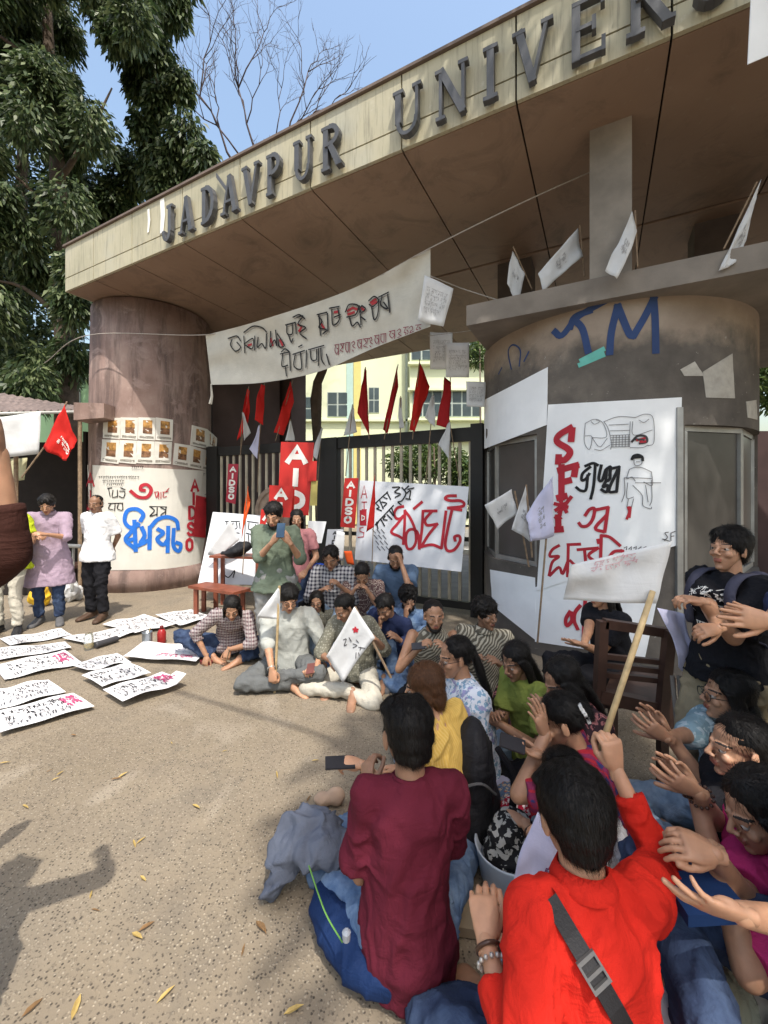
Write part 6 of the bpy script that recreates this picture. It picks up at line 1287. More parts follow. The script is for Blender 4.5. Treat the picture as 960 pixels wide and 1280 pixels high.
for k, (x, y, w, h, mat, lab) in enumerate(((50, 758, .16, .30, plain('yellow_bag', (.62, .38, .02), .6), 'bright yellow plastic bag on the ground behind the purple kurta man'), (85, 752, .17, .36, M_FLAGW, 'white sack standing between the two standing men'), (96, 750, .10, .22, M_PRT, 'smaller white bag beside the white sack'))):
    p = ground(x, y); b = BL(); b.ell((p.x, p.y, h * .42), (w, w * .7, h * .45)); b.ell((p.x + .02, p.y, h * .8), (w * .6, w * .5, h * .25)); c, nn, f4 = b.fuse(.016, 2); c = wrinkle(c, nn, .025, (9, 9, 7), k); c[:, 2] = np.maximum(c[:, 2], .003); tag(npmesh('bag', c, f4, mat), lab, 'bag')
m = MB(); m.tube([at(78, 682, 6.0), at(102, 683, 6.0)], .028, 10); m.tube([at(92, 684, 6.05), at(90, 740, 6.0)], .018, 8); tag(m.build('pipe_rail', plain('pale_pipe', (.40, .40, .38), .6)), 'short pale pipe rail behind the white shirted man', 'rail')

p0_ = Vector((-.54, .40, 6.0)); dv = Vector((.897, -.442, 0)); cb_ = [p0_ + dv * k * 2 - Vector((0, 0, .9 * (1 - (k / 6) ** 2) - .9)) for k in range(-6, 7)]
m = MB(); m.tube(cb_, .022, 6); ob = empty('overhead_cable', p0_, 0, 'black overhead cable slung between two street poles behind the camera', 'cable'); m.build('cable', plain('cable_black', (.02, .02, .02), .6), ob)
for e in (cb_[0], cb_[-1]): m = MB(); m.tube([(e.x, e.y, 0), (e.x, e.y, e.z + .5)], .09, 10); m.build('pole', plain('dark_gap', (.02, .016, .014), .9), ob)
# ================================================================ PEOPLE
DEN = fabric('blue_denim', (.09, .15, .27), 'denim', (.20, .28, .40)); DEND = fabric('dark_denim', (.03, .045, .09), 'denim', (.06, .09, .16)); DENL = fabric('pale_denim', (.22, .31, .42), 'denim', (.38, .46, .55))
GREY = fabric('grey_cotton', (.12, .125, .125)); GREYL = fabric('light_grey_trousers', (.26, .26, .25)); KHAKI = fabric('khaki', (.30, .24, .15)); BLKF = fabric('black_cotton', (.014, .014, .017), rough=.9); NAVY = fabric('navy_cotton', (.02, .028, .07))
MAROON = fabric('maroon_cotton', (.105, .014, .027)); REDC = fabric('red_kurta_cotton', (.50, .020, .012)); YEL = fabric('yellow_seersucker', (.66, .42, .09), 'seer', (.78, .58, .22), 1.2); SAGE = fabric('sage_cotton', (.125, .155, .115)); SILV = fabric('silver_grey_cotton', (.40, .41, .38))
WHT = fabric('white_cotton', (.72, .73, .75)); PURP = fabric('mauve_cotton', (.33, .25, .32)); OLIV = fabric('olive_green_cotton', (.20, .24, .055)); LIME = fabric('lime_vest', (.42, .50, .025)); PLB = fabric('plaid_black_white', (.42, .42, .44), 'check', (.03, .03, .05), 1.2)
PLP = fabric('plaid_pink_white', (.50, .45, .44), 'check', (.12, .07, .08), 1.4, col3=(.06, .04, .05)); PLR = fabric('plaid_red_navy', (.32, .02, .035), 'check', (.03, .03, .11), .9); FLB = fabric('floral_blue_white', (.62, .66, .74), 'floral', (.20, .34, .48), 1.5, col3=(.30, .30, .50)); FLT = fabric('tie_dye_teal', (.22, .33, .38), 'floral', (.42, .52, .56), .8)
DOT = fabric('dotted_brown', (.10, .06, .06), 'dots', (.50, .44, .38), 1.3); ZIG = fabric('camo_grey', (.10, .09, .07), 'stripe', (.34, .32, .26), 2.2); FLD = fabric('dark_floral', (.035, .02, .025), 'floral', (.30, .12, .12), 1.1); BTEE = fabric('slate_blue_cotton', (.08, .125, .20)); BLU = fabric('royal_blue_top', (.02, .07, .42)); OLG = fabric('olive_grey_print', (.16, .155, .12), 'dots', (.28, .27, .22), .8); PINK = fabric('pink_cotton', (.42, .03, .13)); PKS = fabric('dusty_pink', (.30, .13, .14)); CREAM = fabric('cream_trousers', (.48, .45, .38)); DKB = fabric('deep_brown_sleeve', (.045, .018, .014))
SHB = plain('black_shoe', (.02, .02, .022), .35, .2, 10); SHG = plain('grey_shoe', (.10, .10, .105), .7, .2, 10); SHBR = plain('brown_sandal', (.07, .04, .025), .6)
M_PHONE = plain('phone_glass', (.012, .012, .014), .12, .05, 5, .0); M_BEAD = plain('bead', (.06, .03, .02), .3); M_SILVER = plain('silver_bead', (.45, .43, .40), .3, .1, 10, metal=.5)
Wd = lambda x, y, z: ('w', tuple(at(x, y, z)))
dW = lambda x, y, z: ('w', (x, y, z))     # a direction in world axes
def X(x, z): return ((x - CX) / F) * z
def phone(label, x, y, z, ax=(.075, 0, 0), up=(0, 0, .15), mat=None):
    c = at(x, y, z); a = Vector(ax); u = Vector(up); n = a.cross(u).normalized() * .008; m = MB(); m.slab([c - a / 2 - u / 2, c + a / 2 - u / 2, c + a / 2 + u / 2, c - a / 2 + u / 2], n)
    r = empty('phone', c, 0, label, 'phone'); m.build('case', mat or plain('phone_case', (.03, .03, .035), .3), r)
    m = MB(); a *= .9; u *= .92; m.slab([c - a / 2 - u / 2 - n * .15, c + a / 2 - u / 2 - n * .15, c + a / 2 + u / 2 - n * .15, c - a / 2 + u / 2 - n * .15], n * .1); m.build('screen', M_PHONE, r)
# ---------------- standing, left
person('man in a mauve kurta and jeans looking down at his hands by the stall', (X(62, 5.32), 5.32), 205, .92, (6, 0), (0, 30, 0), 'stand',
       {'R': (Wd(46, 672, 5.1), dW(-1, .2, -.6), 'hold'), 'L': (Wd(57, 668, 5.02), dW(1, .1, -.9), 'hold')}, dict(m=PURP, sleeve='elbow', hem=.42, flare=.05, collar=1, name='kurta', loose=.028), dict(m=DEND), ('full', 'black'), .85, shoes=SHG, scale=1.0, seed=1, width=1.05)
bl0 = None
P = person('man in a loose white half sleeved shirt and black trousers, hands behind his back', (X(122, 5.5), 5.5), 172, .93, (0, 0), (12, 10, 0), 'stand',
       {'R': ((.06, -.17, .95), (1, -.2, -.1), 'relax'), 'L': ((-.06, -.19, .93), (-1, -.2, -.1), 'relax')}, dict(m=WHT, sleeve='short', hem=.14, loose=.03, flare=.01, slen=.85), dict(m=BLKF, loose=.02), ('crop', 'black'), .5, shoes=SHBR, scale=.985, seed=2)
person('person in a lime yellow vest over white trousers cut by the left edge', (X(5, 4.9), 4.95), 200, .92, (4, 0), (0, 10, 0), 'stand', None, dict(m=LIME, sleeve='short', hem=.16, loose=.03, name='vest'), dict(m=CREAM), ('short', 'black'), .6, shoes=SHB, seed=3)
# arm of someone close at the left edge
P = person('person cut by the left edge holding up one dark sleeved arm, very near', (-1.30, .99), 12, .90, (0, 0), (0, 0, 0), 'stand',
       {'R': (Wd(-4, 566, 1.0), dW(1, .1, -.6), 'hold', None, None, 1), 'L': ((-.2, .4, 1.2), (-1, -.2, -1), 'relax')}, dict(m=DKB, sleeve='long', cuff=.5, hem=.08, loose=.010, fold=.004), dict(m=DEND), ('short', 'black'), .75, near=True, shoes=SHB, seed=4, width=.9)
# ---------------- standing man in green
P = person('bearded young man in a sage green shirt standing and typing on his phone', (X(345, 3.98), 3.98), 178, .90, (2, 0), (0, 26, 0), 'stand',
       {'R': (Wd(340, 678, 3.70), dW(-1, .1, -.9), 'hold', dW(.5, -.1, .6), dW(-.5, -.8, .1)), 'L': (Wd(362, 678, 3.70), dW(1, .1, -.9), 'hold', dW(-.5, -.1, .6), dW(.5, -.8, .1))}, dict(m=SAGE, sleeve='elbow', hem=.14, collar=1, loose=.026, fold=.014), dict(m=GREYL, loose=.022), ('full', 'black'), .85, beard=True, shoes=SHG, scale=.965, seed=5, width=1.05)
phone('dark blue phone held up by the standing man in green', 351, 663, 3.66, (.07, 0, 0), (0, .05, .12), plain('blue_case', (.02, .06, .12), .4))
person('person in a dusty pink top standing behind the man in green', (X(370, 4.55), 4.66), 170, .86, (4, 0), (20, 10, 0), 'stand', None, dict(m=PKS, sleeve='short', hem=.12), dict(m=DEND), ('long', 'black'), .75, fem=True, scale=.93, shoes=SHB, seed=6)
# ---------------- painter girl
person('girl in a plaid shirt bending over the ground papers to paint', (X(288, 4.25), 4.28), 195, .12, (48, -8), (0, 32, 0), {'R': ((.16, .16, .06), (1, .5, .1), (-.9, .5, -.1)), 'L': ((-.1, .3, .07), (-1, .4, 0), (.9, .5, -.1))},
       {'R': (Wd(258, 820, 4.02), dW(-1, -.1, .3), 'hold', dW(-.1, -.3, -1), dW(-.3, -1, .1)), 'L': (Wd(286, 812, 3.98), dW(1, 0, .4), 'hold', dW(-.2, -.4, -1), dW(.3, -1, .1))}, dict(m=PLP, sleeve='three', hem=.05, collar=1), dict(m=DEND), ('long', 'black'), .8, fem=True, seed=7, scale=.97)
m = MB(); m.tube([at(287, 812, 3.9), at(281, 834, 3.95)], .006, 6); tag(m.build('paint_brush', M_STICK), 'paint brush in the hand of the plaid girl', 'brush')
# ---------------- seated flag man
P = person('man in a light grey tee sitting cross legged with a white flag stick', (X(362, 3.78), 3.80), 176, .13, (10, 0), (28, 26, 0), {'R': ((-.12, .33, .08), (1, .35, 0), (-.8, .45, -.15)), 'L': ((.06, .33, .12), (-1, .2, .15), (1, .2, -.1))},
       {'R': (Wd(340, 842, 3.36), dW(-1, .1, -.1), 'grip', dW(.15, -.15, -1), dW(-.2, -1, .1)), 'L': (Wd(396, 832, 3.45), dW(1, .2, -.2), 'hold', dW(-.4, -.7, -.1), dW(.3, -.3, 1))}, dict(m=SILV, sleeve='elbow', hem=.06, loose=.03, fold=.014), dict(m=GREY, loose=.012), ('full', 'black'), .95, glasses=True, seed=8, width=1.1, scale=1.0)
bangle(P, 'R', .032, M_SILVER, t=.93)
phone('phone with a dark reddish back in the left hand of the seated flag man', 388, 836, 3.38, (.06, .02, 0), (0, .08, .05), plain('red_brown_case', (.12, .03, .025), .5))
flag([Z((230, 610), 4.571, [p])[0] for p in ((542, 565), (552, 575), (545, 755), (420, 745))], 3.44, M_FLAGW, 'white flag on a pale stick held upright by the seated man in light grey', [Z((230, 610), 4.571, [(545, 560)])[0], Z((230, 610), 4.571, [(516, 1222)])[0]], None, .03, .011, M_BAM, seed=100)
# ---------------- row seated near the gate
person('man in a navy tee seated by the gate with a hand at his chin', (X(497, 4.35), 4.42), 168, .42, (14, 0), (10, 34, 0), 'chair', {'R': (Wd(486, 745, 4.15), dW(-1, .1, -.6), 'relax', dW(0, -.3, -1)), 'L': (Wd(502, 705, 4.12), dW(1, -.1, -.8), 'hold', dW(-.3, .1, 1))}, dict(m=BTEE, sleeve='short', slen=.8), dict(m=DEN), ('crop', 'black'), .75, beard=True, seed=9, shoes=SHB)
person('woman in a brown dotted kurta looking down between two seated men', (X(455, 4.3), 4.32), 178, .30, (20, 0), (0, 44, 0), 'up', {'R': (Wd(440, 742, 4.05), dW(-1, .1, -.6), 'relax'), 'L': (Wd(462, 742, 4.05), dW(1, 0, -.6), 'relax')}, dict(m=DOT, sleeve='three', hem=.1), dict(m=GREY), ('tied', 'black'), .7, fem=True, seed=10, scale=1.0)
person('man in a black and white checked shirt seated with blue jeans knees up', (X(418, 4.3), 4.36), 172, .42, (14, 0), (0, 30, 0), 'chair', {'R': (Wd(402, 738, 4.1), dW(-1, .1, -.6), 'relax'), 'L': (Wd(426, 733, 4.05), dW(1, 0, -.6), 'hold')}, dict(m=PLB, sleeve='three', collar=1), dict(m=DENL), ('short', 'black'), .6, seed=11, shoes=SHB)
person('girl in a royal blue top with long hair half hidden behind the man in green', (X(385, 4.75), 4.75), 165, .38, (6, 0), (-10, 14, 0), 'chair', None, dict(m=BLU, sleeve='short', slen=.4), dict(m=BLKF), ('long', 'dark'), .75, fem=True, seed=12, shoes=SHB)
# the low bench they sit on
m = MB(); a = at(380, 760, 4.62); b = at(520, 760, 4.45); a.z = b.z = .0
bn = empty('low_bench', (a + b) / 2, 0, 'low dark wooden bench under the people seated along the gate', 'bench'); m = MB(); m.slab([Vector((a.x, a.y - .14, .30)), Vector((b.x, b.y - .14, .30)), Vector((b.x, b.y + .16, .30)), Vector((a.x, a.y + .16, .30))], (0, 0, .04)); m.build('plank', M_WDD, bn)
for p in (a, (a + b) / 2, b):
    m = MB(); m.box((p.x + (.04 if p is a else -.04 if p is b else 0), p.y, .149), (.05, .26, .298)); m.build('leg', M_WDD, bn)
person('bespectacled girl peeking low behind the seated flag man', (X(397, 4.15), 4.12), 185, .10, (10, 0), (0, 10, 0), 'cross', {'R': (Wd(400, 800, 3.95), dW(-1, .1, -.6), 'flat'), 'L': (Wd(410, 798, 3.9), dW(1, 0, -.6), 'open', dW(.2, -.3, .8))}, dict(m=OLG, sleeve='three'), dict(m=DEN), ('long', 'black'), .8, fem=True, glasses=True, seed=13, scale=.86)
# ---------------- woman with the starred flag, and the ones beside her
person('woman in an olive grey print kurta looking down, spreading a white starred flag', (X(447, 3.62), 3.66), 160, .11, (12, 6), (-22, 34, 0), 'cross', {'R': (Wd(414, 826, 3.36), dW(-1, .2, -.3), 'hold', dW(.4, -.6, -.2)), 'L': (Wd(470, 800, 3.4), dW(1, .2, -.6), 'hold')}, dict(m=OLG, sleeve='three', hem=.05, loose=.03), dict(m=CREAM, fold=.012), ('bun', 'black'), .62, fem=True, seed=14, scale=.98)
r, o, s_, sp_ = flag([Z((370, 670), 5.053, [p])[0] for p in ((372, 450), (495, 632), (290, 922), (190, 752))], 3.2, M_FLAGW, 'white flag with a small red star held open by the seated woman', [Z((370, 670), 5.053, [(372, 448)])[0], Z((370, 670), 5.053, [(600, 895)])[0]], None, .02, .010, M_STICK, seed=101)
z10 = lambda *p: Z((370, 670), 5.053, p)
inkpx('star', sp_, [z10((375, 575), (368, 605)), z10((375, 575), (388, 605)), z10((360, 586), (392, 588)), z10((360, 586), (386, 604)), z10((392, 588), (366, 606))], .012, M_RED, o, False)
inkpx('lettering', sp_, [z10((300, 655), (318, 650), (305, 690), (320, 685)), z10((335, 640), (350, 665)), z10((360, 680), (385, 690), (360, 705)), z10((380, 655), (395, 672)), z10((395, 700), (435, 708)), z10((410, 700), (405, 720)), z10((380, 735), (378, 770)), z10((395, 735), (400, 752))], .006, M_INKB, o, True)
person('person in dark navy bent over a phone right of the starred flag', (X(490, 3.85), 3.9), 150, .12, (22, -8), (0, 34, 0), 'cross', {'R': (Wd(475, 782, 3.65), dW(-1, .1, -.6), 'grip', dW(0, 0, 1)), 'L': (Wd(500, 800, 3.6), dW(1, 0, -.6), 'relax')}, dict(m=NAVY, sleeve='long', hem=.05), dict(m=DEN), ('short', 'black'), .6, seed=15, scale=.95)
person('curly haired bearded man in a denim shirt resting his chin on his hand', (X(511, 4.0), 4.05), 172, .10, (12, 0), (14, 10, 0), 'up', {'R': (Wd(507, 772, 3.75), dW(-1, .1, -.6), 'hold', dW(.1, .2, 1)), 'L': (Wd(520, 800, 3.75), dW(1, 0, -.6), 'relax')}, dict(m=DEN, sleeve='long', collar=1), dict(m=DEN), ('curly', 'black'), .62, beard=True, seed=16, scale=.93, shoes=SHG)
person('bearded man in a sleeveless patterned vest staring forward', (X(541, 3.35), 3.38), 176, .11, (14, 0), (12, 6, 0), 'cross', {'R': (Wd(522, 812, 3.1), dW(-1, .1, -.4), 'hold'), 'L': (Wd(560, 815, 3.1), dW(1, 0, -.6), 'relax')}, dict(m=ZIG, sleeve='none', hem=.05, name='vest'), dict(m=BLKF), ('tied', 'black'), .72, beard=True, seed=17, scale=.98)
phone('black phone in the hands of the man with the patterned vest', 523, 808, 3.05, (.10, 0, .01), (0, .05, .03))
person('dark curly haired young man in zigzag shirt looking left', (X(603, 3.28), 3.32), 168, .11, (6, -4), (38, 2, 0), 'cross', {'R': (Wd(585, 825, 3.1), dW(-1, .1, -.6), 'relax'), 'L': (Wd(625, 830, 3.05), dW(1, 0, -.6), 'relax')}, dict(m=ZIG, sleeve='elbow', hem=.06, loose=.03, collar=1), dict(m=FLD), ('curly', 'black'), .45, seed=18, scale=.98)
# ---------------- women facing left in the circle
P = person('woman in a pale blue floral kurta with glasses and a long black ponytail', (X(592, 2.38), 2.40), 98, .11, (10, 0), (6, 10, 0), 'cross', {'R': ((.18, .36, .22), (1, -.2, -.8), 'relax'), 'L': ((-.2, .34, .2), (-1, -.3, -.5), 'relax')}, dict(m=FLB, sleeve='elbow', hem=.07, loose=.028, flare=.04, name='kurta'), dict(m=DENL), ('pony', 'black'), .8, fem=True, glasses=True, near=True, seed=19, width=1.15)
P = person('girl in an olive green top with an earring, face lowered to the left', (X(668, 2.5), 2.5), 112, .11, (14, 0), (8, 20, 0), 'cross', {'R': (Wd(622, 895, 2.3), dW(-.2, -.8, -.6), 'relax'), 'L': (Wd(625, 905, 2.25), dW(-.2, -1, -.5), 'relax')}, dict(m=OLIV, sleeve='short', hem=.06, slen=.75), dict(m=DENL), ('long', 'black'), .62, fem=True, near=True, seed=20, scale=.95)
m = MB(); m.lathe(P['H'] + P['Rh'] @ Vector((-.078, -.005, -.045)), [(.002, .012), (.009, .0), (.007, -.012), (.002, -.018)], 10); m.build('earring', M_SILVER, P['root'], True, True)
person('dark haired girl in dark floral clothes behind the one with the white hair clip', (X(738, 2.15), 2.12), 100, .12, (16, 0), (0, 26, 0), 'cross', {'R': (Wd(690, 890, 2.0), dW(0, -.6, -1), 'relax'), 'L': (Wd(680, 905, 1.95), dW(0, -.8, -.8), 'relax')}, dict(m=FLD, sleeve='short', hem=.06), dict(m=BLKF), ('long', 'black'), .7, fem=True, near=True, seed=21)
P = person('woman in red and navy checks with a white hair clip clapping, phone in hand', (X(752, 1.74), 1.74), 78, .11, (16, 0), (0, 22, 0), 'cross', {'R': (Wd(683, 948, 1.62), dW(-.2, -.4, -1), 'open', dW(-.9, .2, .25), dW(0, -.3, -1)), 'L': (Wd(682, 918, 1.70), dW(-.2, -1, -.6), 'flat', dW(-.35, .05, .9), dW(.6, -.7, .1))}, dict(m=PLR, sleeve='short', hem=.06, slen=.9), dict(m=BLKF), ('bun', 'black'), .72, fem=True, near=True, seed=22, scale=.98)
m = MB(); H, Rh = P['H'], P['Rh']
for k in range(4): m.box(H + Rh @ Vector((-.045 + .004 * k, -.102 - .003 * k, .055 - k * .022)), (.026, .014, .018), Rh @ Matrix.Rotation(.5 * k, 3, 'Y'))
m.build('hair_clip', plain('clip_white', (.72, .72, .70), .3), P['root'], local=True)
phone('black phone between the clapping hands of the red and navy check woman', 640, 930, 1.60, (.10, .02, -.045), (.02, .055, .02))
# yellow top woman
P = person('brown haired woman in a yellow top holding out a phone, seen from behind', (X(556, 1.92), 1.95), 44, .12, (10, 0), (26, 14, 0), 'cross', {'R': (Wd(500, 960, 2.15), dW(.2, -.9, -.6), 'relax', dW(-1, 0, 0)), 'L': (Wd(452, 956, 1.85), dW(-.5, -.3, -1), 'hold', dW(-1, .05, .1), dW(0, -.3, 1))}, dict(m=YEL, sleeve='short', hem=.06, slen=.35, loose=.024, fold=.014, scoop=1), dict(m=DEN), ('bob', 'brown'), 1.1, fem=True, near=True, seed=23, scale=.98)
bangle(P, 'L', .030, M_BEAD, t=.9); phone('black phone lying flat in the hand of the woman in yellow', 425, 954, 1.85, (.13, .01, .0), (-.01, .07, .01))
b = BL(); p = at(590, 935, 2.0); p.z = .30
b.ell((p.x, p.y, .30), (.11, .17, .27)); b.ell((p.x - .03, p.y - .04, .18), (.12, .15, .17)); b.ell((p.x + .05, p.y, .2), (.08, .13, .14)); c, nn, f4 = b.fuse(.010, 3); c = wrinkle(c, nn, .012, (8, 8, 6), 6); c[:, 2] = np.maximum(c[:, 2], .003)
r = empty('backpack', (p.x, p.y, 0), 0, 'black rounded backpack standing behind the woman in yellow', 'backpack'); npmesh('pack', c - np.array((p.x, p.y, 0)), f4, fabric('black_nylon', (.022, .022, .025), rough=.5), r)
m = MB(); m.tube(smooth_poly([(p.x + .10, p.y - .08, .48), (p.x + .17, p.y - .1, .35), (p.x + .15, p.y - .1, .12)], 5), .016, 6); m.build('strap', BLKF, r); m = MB(); m.tube(smooth_poly([(p.x - .09, p.y - .175, .36), (p.x - .0, p.y - .19, .39), (p.x + .07, p.y - .17, .33)], 5), .006, 5); m.build('zip', plain('zip_grey', (.12, .12, .12), .4), r)
# ---------------- maroon back
P = person('man in a maroon tee seen from behind, seated on a blue bag', (X(510, 1.42), 1.45), 6, .13, (8, 3), (8, 14, 0), 'cross', {'R': ((.13, .36, .26), (.15, -.3, -1), 'relax', None, None, 1), 'L': (Wd(458, 985, 1.66), dW(-.1, -.35, -1), 'hold', None, None, 1)}, dict(m=MAROON, band=1, sleeve='short', slen=.86, hem=.11, loose=.034, fold=.018, belly=.02, fsc=(7, 7, 4)), dict(m=DEN), ('short', 'black'), .62, near=True, seed=24, width=.86, hscale=1.13, scale=1.02)
# red back with raised arm
P = person('man in a bright red kurta with a black cross strap raising a bamboo flag pole', (X(744, .96), .97), 8, .20, (10, 3), (-4, 16, 0), 'cross', {'R': (Wd(770, 962, 1.36), dW(.5, -.3, -1), 'grip', dW(-.1, .2, 1), dW(.2, -.9, .2), 1), 'L': (Wd(608, 1176, 1.06), dW(-.4, -.5, -1), 'relax', dW(.1, .85, .35), dW(-.2, -.55, 1), 1)}, dict(m=REDC, cuff=.72, sleeve='long', hem=.2, loose=.03, collar=1, fold=.016, name='kurta', fsc=(7, 7, 4)), dict(m=DEND), ('full', 'black'), .95, near=True, seed=25, hscale=1.05, width=.88, scale=1.0)
bangle(P, 'L', .033, M_SILVER, t=.84, beads=True); bangle(P, 'L', .030, M_BEAD, t=.94)
fc = on_cloth(P, 'kurta', False); V = []; Fc = []; N_s = 26; R_ = P['Rt']
cl_ = [fc(-.118 + .30 * k / N_s, .118 - .50 * k / N_s) for k in range(N_s + 1)]; pos = [c_[0] for c_ in cl_]
pos = [(pos[max(i - 1, 0)] + pos[i] * 2 + pos[min(i + 1, N_s)]) / 4 for i in range(N_s + 1)]; dn_ = R_ @ Vector((0, -1, 0))
for i, p_ in enumerate(pos):
    d = pos[min(i + 1, N_s)] - pos[max(i - 1, 0)]; sd = d.cross(dn_).normalized() * .019; V += [p_ - sd - dn_ * .01, p_ + sd - dn_ * .01, p_ + sd + dn_ * .010, p_ - sd + dn_ * .010]
for i in range(N_s):
    for k in range(4): Fc.append((i * 4 + k, i * 4 + (k + 1) % 4, i * 4 + 4 + (k + 1) % 4, i * 4 + 4 + k))
M_STR = plain('strap_black', (.012, .011, .013), .6, .1, 20, .3, 200); mesh('strap', V, Fc, M_STR, P['root'], False, True)
bk_ = pos[5] + dn_ * .014; tl_ = (pos[6] - pos[4]).normalized(); Mb = Matrix((dn_.cross(tl_), dn_, tl_)).transposed(); m = MB()
for dx_, dz_, sx_2, sz_2 in ((-.026, 0, .006, .05), (.026, 0, .006, .05), (0, -.022, .058, .007), (0, .022, .058, .007), (0, .002, .05, .006)): m.box(bk_ + Mb @ Vector((dx_, 0, dz_)), (sx_2, .006 + .0007 * (dx_ != 0), sz_2), Mb)
m.build('buckle', plain('buckle', (.10, .095, .09), .3, .1, 10, metal=.4), P['root'], local=True)
hw = world_of(P['root']) @ P['wr']['R']
hp = hw + Vector((-.015, .045, .075)); tip = at(815, 742, 1.47)
zf = lambda *p: Z((580, 380), 2.526, p)
root = empty('flag', hp, 0, 'big white flag on a thick bamboo pole raised by the man in red', 'flag')
q = [at(712, 706, 1.57), at(832, 678, 1.49), at(820, 755, 1.47), at(704, 751, 1.57)]
o, (s_, sp_) = cloth('cloth', q, M_FLAGW, root, 16, 12, .035, 110, 7); scrib(o, s_, (.25, .72, .05, .3), plain('pale_red_ink', (.50, .30, .33), .8), .0025, 2, seed=8)
m = MB(); d = (tip - hp).normalized(); m.tube([hp - d * .06, hp + (tip - hp) * .35, hp + (tip - hp) * .7, tip + d * .01], [.0105, .010, .0105, .0095], 10); m.build('pole', M_BAM, root, smooth=True)
# hidden scarf person, her arm reaching the purse
P = person('woman in a white kurta hidden behind the man in red, hand on the red purse', (X(772, 1.50), 1.48), 66, .08, (22, 0), (0, 26, 0), 'cross', {'R': (Wd(690, 1050, 1.55), dW(.2, -.5, -.8), 'relax'), 'L': (Wd(655, 1028, 1.74), dW(0, -1, -.6), 'hold', dW(-.9, .3, .1), dW(0, -.4, .9))}, dict(m=WHT, sleeve='elbow', hem=.06, loose=.02), dict(m=DENL), ('tied', 'black'), .95, fem=True, near=True, seed=26, scale=.90)
bangle(P, 'L', .030, M_BEAD, t=.82)
# lavender white scarf, purse, bags between them
q = [at(672, 1012, 1.44), at(708, 1036, 1.38), at(700, 1132, 1.34), at(644, 1124, 1.40)]; o, (s_, sp_) = cloth('white_scarf', q, M_FLAGL, None, 12, 14, .035, 120, 8); tag(o, 'white cloth with pinkish print hanging left of the man in red', 'scarf'); scrib(o, s_, (.55, .92, .55, .9), plain('plum_ink', (.12, .03, .10), .8), .003, 3, seed=3)
def lump(name, els, mat, label, cat, amp=.012, sc=(9, 9, 8), vox=.008, seed=0):
    b = BL()
    for c_, r_ in els: b.ell(c_, r_)
    c, nn, f4 = b.fuse(vox, 3); c = wrinkle(c, nn, amp, sc, seed); c[:, 2] = np.maximum(c[:, 2], .003); o = npmesh(name, c, f4, mat); return tag(o, label, cat)
p = at(625, 1112, 1.72); gx, gy = X(640, 1.74), 1.76
m = MB(); m.lathe((gx, gy, .0), [(.0, .0), (.10, .0), (.125, .04), (.145, .16), (.150, .17), (.142, .17), (.12, .05), (.095, .015), (.0, .015)], 32); tag(m.build('plastic_tub', plain('pale_plastic', (.46, .52, .60), .35), smooth=True), 'pale bluish plastic tub on the ground holding the black printed bag', 'tub')
lump('print_bag', [((gx, gy, .14), (.105, .105, .10)), ((gx + .01, gy + .01, .22), (.08, .08, .07)), ((gx - .03, gy - .01, .2), (.06, .07, .06))], fabric('black_white_print', (.018, .018, .02), 'floral', (.36, .36, .34), 1.0), 'black bag with white printed figures sitting in the pale tub', 'bag', .022, (14, 14, 10), .008, 3)
pz = 1.95; p = at(650, 1008, pz); root = empty('purse', p, 0, 'small red and white patterned purse with ring handle', 'purse')
b = BL(); b.loft([(p + Vector((0, 0, -.045)), Vector((.10, 0, 0)), Vector((0, .04, 0))), (p, Vector((.095, 0, 0)), Vector((0, .045, 0))), (p + Vector((0, 0, .045)), Vector((.065, 0, 0)), Vector((0, .02, 0)))]); c, nn, f4 = b.fuse(.007, 2); npmesh('pouch', c - np.array(p), f4, fabric('red_white_print', (.45, .02, .05), 'floral', (.75, .65, .65), 2.0), root)
m = MB(); m.tube([p + Vector((math.cos(a) * .03, 0, .045 + .04 * math.sin(a))) for a in [math.pi * k / 10 for k in range(11)]], .0045, 6); m.build('handle', M_BEAD, root)
p = at(680, 995, 2.05); lump('wallet', [((p.x, p.y, p.z), (.055, .05, .045)), ((p.x + .02, p.y + .02, p.z - .05), (.05, .05, .04))], plain('crimson_leather', (.26, .015, .03), .5), 'crimson folded pouch behind the patterned purse', 'pouch', .006, (9, 9, 9), .008, 2)
gx, gy = X(612, 2.05), 2.06; lump('tote_bag', [((gx, gy, .09), (.16, .12, .08)), ((gx + .16, gy + .02, .10), (.15, .12, .09)), ((gx + .27, gy + .06, .09), (.10, .10, .08))], fabric('tote_print', (.10, .16, .26), 'floral', (.50, .38, .26), 2.2, col3=(.42, .08, .04)), 'colourful printed tote bag lying flat on the ground behind the maroon tee', 'bag', .03, (12, 12, 9), .010, 5)
gx, gy = X(606, 1.95), 1.93; lump('tan_bag', [((gx, gy, .05), (.10, .07, .05))], fabric('tan_leather', (.42, .17, .035), rough=.5), 'tan orange pouch at the foot of the tote bag', 'pouch', .008, (12, 12, 9), .007, 5)
q = [at(588, 962, 2.28), at(650, 950, 2.40), at(648, 975, 2.2), at(588, 1000, 2.1)]; o, _ = cloth('folded_cloth', q, M_FLAGL, None, 14, 10, .06, 130, 9); tag(o, 'crumpled white cloth between tote bag and floral kurta', 'cloth')
gx, gy = X(695, 1.98), 2.0; lump('blue_bundle', [((gx, gy, .16), (.17, .12, .15)), ((gx - .13, gy, .10), (.12, .1, .10))], DENL, 'pale blue bundle behind the purse', 'bundle', .02, (8, 8, 8), .011, 6)
p = Vector((X(610, 1.62), 1.62, 0)); m = MB(); m.slab([p + Vector(v) for v in ((-.14, -.07, .004), (.06, -.10, .004), (.10, .06, .004), (-.10, .08, .004))], (0, 0, .035)); tag(m.build('cardboard', plain('cardboard', (.30, .24, .16), .85)), 'flat tan cardboard piece on the ground left of the tub', 'cardboard')
